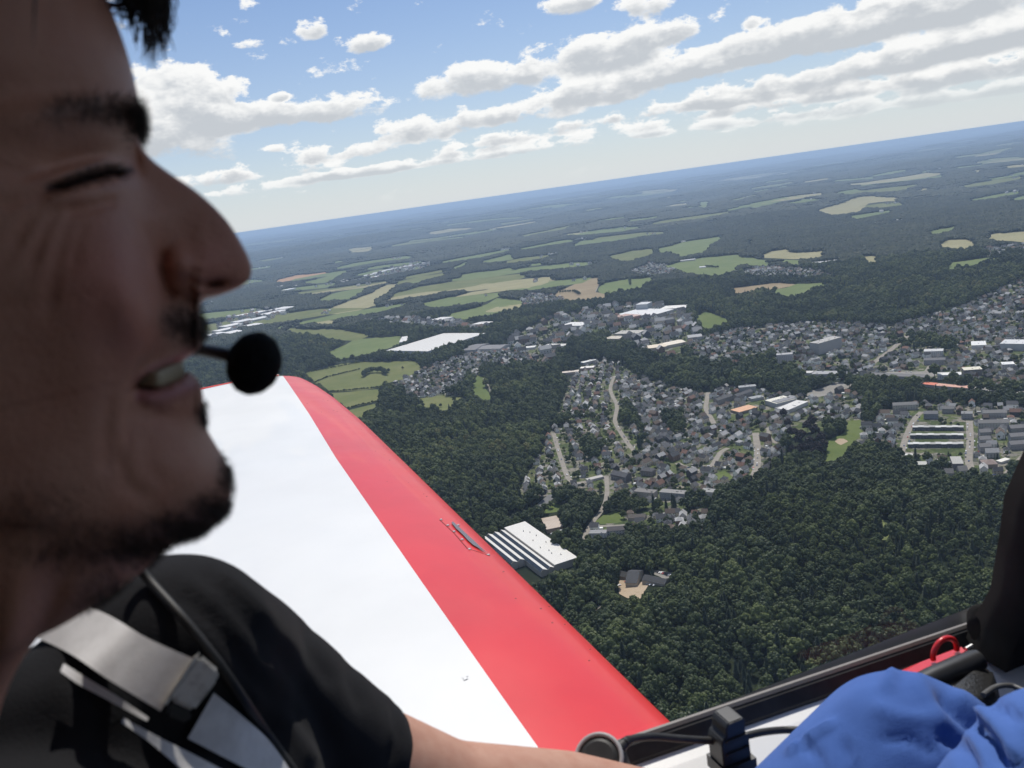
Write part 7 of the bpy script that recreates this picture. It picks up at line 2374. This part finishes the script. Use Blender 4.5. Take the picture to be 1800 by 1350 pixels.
def build_hair():
    r_ = np.random.default_rng(77)
    def mirror(p):
        q = p - HO; return HO + q - 2 * (q @ EY) * EY
    def mirror_v(d):
        return d - 2 * (d @ EY) * EY
    w = BEARD.copy(); w[:, HTH > 1.7] = 0
    # near-surface area weighting
    ar = np.linalg.norm(np.cross(np.gradient(HPOS, axis=0), np.gradient(HPOS, axis=1)), axis=2)
    pr = np.clip(w - .12, 0, 1) ** 1.15 * ar; pr /= pr.sum()
    idx = r_.choice(pr.size, 6500, p=pr.ravel())
    ro, di, le = [], [], []
    for k in idx:
        i, j = np.unravel_index(k, pr.shape)
        p = HPOS[i, j] + EY * r_.normal(0, .0004) + EX * r_.normal(0, .0004)
        n = HN[i, j]
        d = n * .6 - EZ * .55 + EX * .22 + r_.normal(0, .28, 3)
        uu, vv = HU[i, j], HVV[i, j]
        l = (r_.uniform(.0010, .0024) + max(0, BEARD[i, j] - .45) * r_.uniform(.001, .0055)) * (1.0 if vv > 780 else .8)
        ro.append(p); di.append(d); le.append(l)
        if r_.uniform() < .45:
            ro.append(mirror(p)); di.append(mirror_v(d)); le.append(l)
    strands('beard', np.array(ro), np.array(di), le, .000085, -EZ * .15, BEARDM)
    # moustache and chin fringe standing off the profile line
    # eyebrows
    line = [(80, 210), (110, 199), (145, 192), (190, 192), (225, 200), (246, 212)]
    d, sd, tt = seg_dist(HU, HVV, line)
    pr = np.exp(-(d / (12 + 11 * tt)) ** 2) * ar * (HTH[None, :] < 1.5) * (.35 + tt); pr /= pr.sum()
    ro, di, le = [], [], []
    for k in r_.choice(pr.size, 800, p=pr.ravel()):
        i, j = np.unravel_index(k, pr.shape); p = HPOS[i, j]; n = HN[i, j]
        dd = n * .55 + EX * (-.5 + r_.normal(0, .25)) + EZ * r_.normal(.1, .3) if HU[i, j] < 215 else n * .6 + EX * .3 + EZ * r_.normal(.0, .4)
        ro.append(p); di.append(dd + r_.normal(0, .12, 3)); le.append(r_.uniform(.0020, .0042))
        ro.append(mirror(p)); di.append(mirror_v(dd)); le.append(r_.uniform(.0020, .0042))
    strands('eyebrow', np.array(ro), np.array(di), le, .0001, -EZ * .1)
    # lashes
    line = [(90, 326), (125, 315), (160, 301), (200, 292)]
    ro, di, le = [], [], []
    d, sd, tt = seg_dist(HU, HVV, line)
    pr = np.exp(-(d / 4) ** 2) * ar * (HTH[None, :] < 1.5); pr /= pr.sum()
    for k in r_.choice(pr.size, 160, p=pr.ravel()):
        i, j = np.unravel_index(k, pr.shape); p = HPOS[i, j]
        ro.append(p); di.append(EY * .7 + EX * .55 - EZ * .35 + r_.normal(0, .15, 3)); le.append(r_.uniform(.005, .008))
    strands('eyelashes', np.array(ro), np.array(di), le, .00014, EZ * .2)
    # scalp hair: combed back above the frame, a forelock hanging before the brow
    ro, di, le = [], [], []
    for q in range(2600):
        i = int(r_.uniform(2, 70)); j = int(r_.uniform(0, len(HTH) - 1))
        if HVV[i, j] > -70 and j < 75: continue
        p = HPOS[i, j]; n = HN[i, j]
        dd = n * .45 - EX * .7 + r_.normal(0, .2, 3) + EZ * .1
        ro.append(p); di.append(dd); le.append(r_.uniform(.02, .04)); ro.append(mirror(p)); di.append(mirror_v(dd)); le.append(r_.uniform(.02, .04))
    strands('hair', np.array(ro), np.array(di), le, .0005, -EZ * .25)
    V, F_ = [], []
    mb = MB()
    tufts = [(262, 66, 1.0, 34), (286, 58, 1.0, 34), (274, 84, .9, 26), (246, 44, .8, 22), (296, 38, .9, 24), (228, 34, .7, 14), (256, 92, .5, 9), (268, 108, .35, 6), (218, 22, .6, 12)]
    for tx, ty, dens, cnt in tufts:
        for q in range(cnt):
            y0 = r_.normal(0, .016)
            s0 = HO + mid(170 + r_.normal(0, 22), -62 + r_.normal(0, 12)) @ np.array([EX, EZ]) + EY * y0
            s1 = HO + mid(226 + .22 * (tx - 250) + r_.normal(0, 10), -42 + r_.normal(0, 9)) @ np.array([EX, EZ]) + EY * y0
            s2 = HO + mid(tx - 2 + r_.normal(0, 9), -6 + r_.normal(0, 10)) @ np.array([EX, EZ]) + EY * (y0 * .9)
            s3 = HO + mid(tx + r_.normal(0, 8), ty + r_.normal(0, 12)) @ np.array([EX, EZ]) + EY * (y0 * .7)
            pp = smooth_path([s0, s1, s2, s3], 9) - PO
            mb.tube(pp, [.00042, .00042, .0004, .00038, .00036, .00033, .0003, .0002, .00008], 4, 0, False)
    link('forelock', mb.mesh('forelock', (HAIR,)), person)
    # bulk of the fringe
    for q in range(260):
        pass


build_hair()


def build_teeth():
    """Upper teeth behind the smiling lip."""
    ivory, _, _ = principled('teeth', (0.40, 0.33, 0.22), 0.4, 0.35)
    for q in range(5):
        for s in (1, -1):
            t = (q + .5) / 7
            x = 312 - 62 * t; y = 645 + 17 * t
            lat = .0035 + .0255 * (t ** .75)
            c = HO + mid(x - 3, y + 1) @ np.array([EX, EZ]) + EY * (lat - .0015) * s
            ang = -.25 - 1.0 * t
            bm = bmesh.new(); bmesh.ops.create_cube(bm, size=1.0)
            bmesh.ops.bevel(bm, geom=bm.edges[:], offset=.22, segments=3, affect='EDGES', profile=.6)
            ax = EX * math.cos(ang) - EY * s * math.sin(ang) * -1; ay = np.cross(EZ, ax)
            for v in bm.verts:
                v.co = Vector(c - PO + ax * v.co.x * .004 + ay * v.co.y * (.0078 - .0016 * t) + EZ * v.co.z * (.0054 - .0018 * t))
            me = bpy.data.meshes.new('tooth'); bm.to_mesh(me); bm.free(); me.materials.append(ivory)
            for p in me.polygons: p.use_smooth = True
            link('tooth', me, person)


build_teeth()


def build_headset():
    e = empty('headset', tuple(HO)); tag(e, 'black headset microphone with round foam ball before the mouth', 'headset')
    foam, k, b = principled('black_foam', (0.014, 0.015, 0.016), 0.95, 0.1)
    n = k.noise(worldpos(k), 700.0, 4.0, 0.7); bump(k, b, n, 1.0, 0.002)
    c = HO + mid(449, 640) @ np.array([EX, EZ]) - EY * .004
    bm = bmesh.new(); bmesh.ops.create_icosphere(bm, subdivisions=5, radius=1)
    r_ = np.random.default_rng(4)
    for v in bm.verts:
        d = np.array(v.co); s = 1 + .018 * math.sin(9 * d[0] + 3 * d[1]) * math.sin(8 * d[2] + 1) + r_.normal(0, .004)
        v.co = Vector(c - HO + (EX * (d[0] * .99 + .12 * d[2]) * .0084 + EY * d[1] * .0088 + EZ * d[2] * .0098) * s)
    me = bpy.data.meshes.new('foam'); bm.to_mesh(me); bm.free(); me.materials.append(foam)
    for p in me.polygons: p.use_smooth = True
    link('microphone_foam', me, e)
    pts = [HO + mid(x, y) @ np.array([EX, EZ]) + EY * l for x, y, l in ((430, 634, -.004), (400, 626, -.008), (365, 621, -.018), (330, 620, -.032), (250, 600, -.052), (100, 520, -.075), (-150, 430, -.088), (-320, 380, -.092))]
    p = smooth_path(pts, 50) - HO
    mb = MB(); mb.tube(p, [.0021] * 50, 10); link('microphone_boom', mb.mesh('boom', (RUBBER,)), e)
    c2 = pts[-1] - HO
    mb = MB(); mb.tube([c2 + EY * .004, c2 - EY * .006, c2 - EY * .03, c2 - EY * .042], [.034, .040, .040, .026], 24); link('ear_cup', mb.mesh('cup', (PLASTIC,)), e)
    # lead hanging from the far ear cup down the chest
    px = [(235, 985, .372), (262, 1020, .378), (320, 1085, .385), (380, 1160, .392), (430, 1232, .402), (470, 1290, .41), (520, 1362, .42), (560, 1440, .43)]
    pts = []
    for x, y, d in px:
        h = SHIRT_BVH.ray_cast(Vector((0, 0, 0)), Vector(ray(x, y)).normalized())[0]
        dep = d if h is None else min(d, Vector(h).dot(Vector(FW)) - .004)
        pts.append(P(x, y, dep))
    p = smooth_path(pts, 50) - HO
    mb = MB(); mb.tube(p, [.0021] * 50, 8); link('headset_lead', mb.mesh('lead', (RUBBER,)), e)


build_headset()


def build_harness():
    e = empty('seat_harness', tuple(PO)); tag(e, 'pale grey shoulder harness strap with metal slider across the black t-shirt', 'harness')
    m, k, b = principled('grey_webbing', (0.60, 0.585, 0.575), 0.95, 0.1)
    n = k.noise(worldpos(k), 90.0, 4.0, 0.6)
    k.l.new(k.mix(k.smooth(n, .3, .7), (0.56, 0.545, 0.535, 1), (0.66, 0.645, 0.635, 1)), b.inputs['Base Color'])
    w = k.noise(worldpos(k), 1500.0, 2.0, 0.5); bump(k, b, w, .25, .0004)
    mt, k, b = principled('worn_grey_metal', (0.50, 0.48, 0.44), 0.55, 0.5, 0.0)
    n = k.noise(worldpos(k), 220.0, 4.0, 0.6); k.l.new(k.mix(k.smooth(n, .45, .75), (0.68, 0.66, 0.61, 1), (0.45, 0.42, 0.38, 1)), b.inputs['Base Color'])

    def surf(x, y, off):
        h = SHIRT_BVH.ray_cast(Vector((0, 0, 0)), Vector(ray(x, y)).normalized())[0]
        d = .40 if h is None else float(np.array(h) @ FW)
        return d - off

    def ribbon(name, left, right, offs, thick, mat, n=28):
        """Webbing between two pixel edges, lifted off the shirt by offs."""
        A, B = smooth_path([(x, y, 0) for x, y in left], n), smooth_path([(x, y, 0) for x, y in right], n)
        o_ = np.interp(np.linspace(0, 1, n), np.linspace(0, 1, len(offs)), offs)
        da = np.array([surf(A[i, 0], A[i, 1], 0) for i in range(n)]); db = np.array([surf(B[i, 0], B[i, 1], 0) for i in range(n)])
        ker = np.ones(15) / 15
        da = np.convolve(np.pad(da, 7, mode='edge'), ker, 'valid'); db = np.convolve(np.pad(db, 7, mode='edge'), ker, 'valid')
        V = []
        for i in range(n):
            pa, pb = P(A[i, 0], A[i, 1], da[i] - o_[i]), P(B[i, 0], B[i, 1], db[i] - o_[i])
            V += [pa, pb]
        V = np.array(V)
        tops = V; view = np.array([v / np.linalg.norm(v) for v in V])
        bots = V + view * thick
        mb = MB(); allv = [tuple(v - PO) for v in tops] + [tuple(v - PO) for v in bots]; N2 = 2 * n
        fs, ft = [], []
        for i in range(n - 1):
            a, b_, c, d_ = 2 * i, 2 * i + 1, 2 * i + 3, 2 * i + 2
            ft.append((a, b_, c, d_))
            fs += [(N2 + d_, N2 + c, N2 + b_, N2 + a), (a, d_, N2 + d_, N2 + a), (b_, N2 + b_, N2 + c, c)]
        fs += [(0, N2, N2 + 1, 1), (N2 - 2, N2 - 1, 2 * N2 - 1, 2 * N2 - 2)]
        mb.add(allv, fs)
        mb.add(allv[:N2], ft, 0, True)
        o = link(name, mb.mesh(name, (mat,)), e)
        return o
    # strap coming over the shoulder down to the slider (double webbing), the tail below it, and the lower strap
    ribbon('upper_strap', [(40, 1040), (170, 1072), (260, 1122), (345, 1160)], [(-20, 1085), (110, 1142), (190, 1194), (282, 1250)], [.020, .016, .015, .018], .0022, m)
    ribbon('under_strap', [(112, 1166), (150, 1190), (200, 1220), (262, 1262)], [(106, 1180), (140, 1204), (185, 1228), (258, 1268)], [.010, .009, .007, .006], .002, m)
    ribbon('lower_strap', [(376, 1218), (430, 1262), (480, 1310), (540, 1400)], [(330, 1298), (420, 1345), (470, 1372), (500, 1440)], [.008, .007, .006, .006], .0022, m)
    ribbon('strap_tail', [(218, 1262), (280, 1296), (340, 1326), (420, 1368)], [(214, 1270), (262, 1304), (310, 1345), (360, 1390)], [.007, .006, .006, .006], .0018, m)
    # slider: a folded metal plate with a bar
    d0 = surf(330, 1210, .026)
    def slab(name, pts, dep, th, mat):
        top = [P(x, y, .15 * dep + .85 * surf(x, y, .022)) - PO for x, y in pts]; view = [np.array(p + PO) / np.linalg.norm(p + PO) for p in top]
        bot = [p + v * th for p, v in zip(top, view)]; n = len(top)
        mb = MB(); mb.add(top + bot, [tuple(range(n)), tuple(range(2 * n - 1, n - 1, -1))] + [(i, i + n, (i + 1) % n + n, (i + 1) % n) for i in range(n)])
        me = mb.mesh(name, (mat,)); bm = bmesh.new(); bm.from_mesh(me); bmesh.ops.recalc_face_normals(bm, faces=bm.faces)
        bmesh.ops.bevel(bm, geom=bm.edges[:], offset=.0012, segments=2, affect='EDGES'); bm.to_mesh(me); bm.free()
        return link(name, me, e)
    slab('slider_plate', [(352, 1150), (386, 1178), (382, 1196), (340, 1250), (300, 1232), (296, 1222)], d0, .006, mt)
    slab('slider_bar', [(345, 1148), (354, 1144), (300, 1232), (288, 1244), (282, 1240)], d0 - .004, .004, mt)
    slab('slider_block', [(296, 1234), (340, 1252), (330, 1272), (292, 1258)], d0 + .002, .010, PLASTIC)


build_harness()
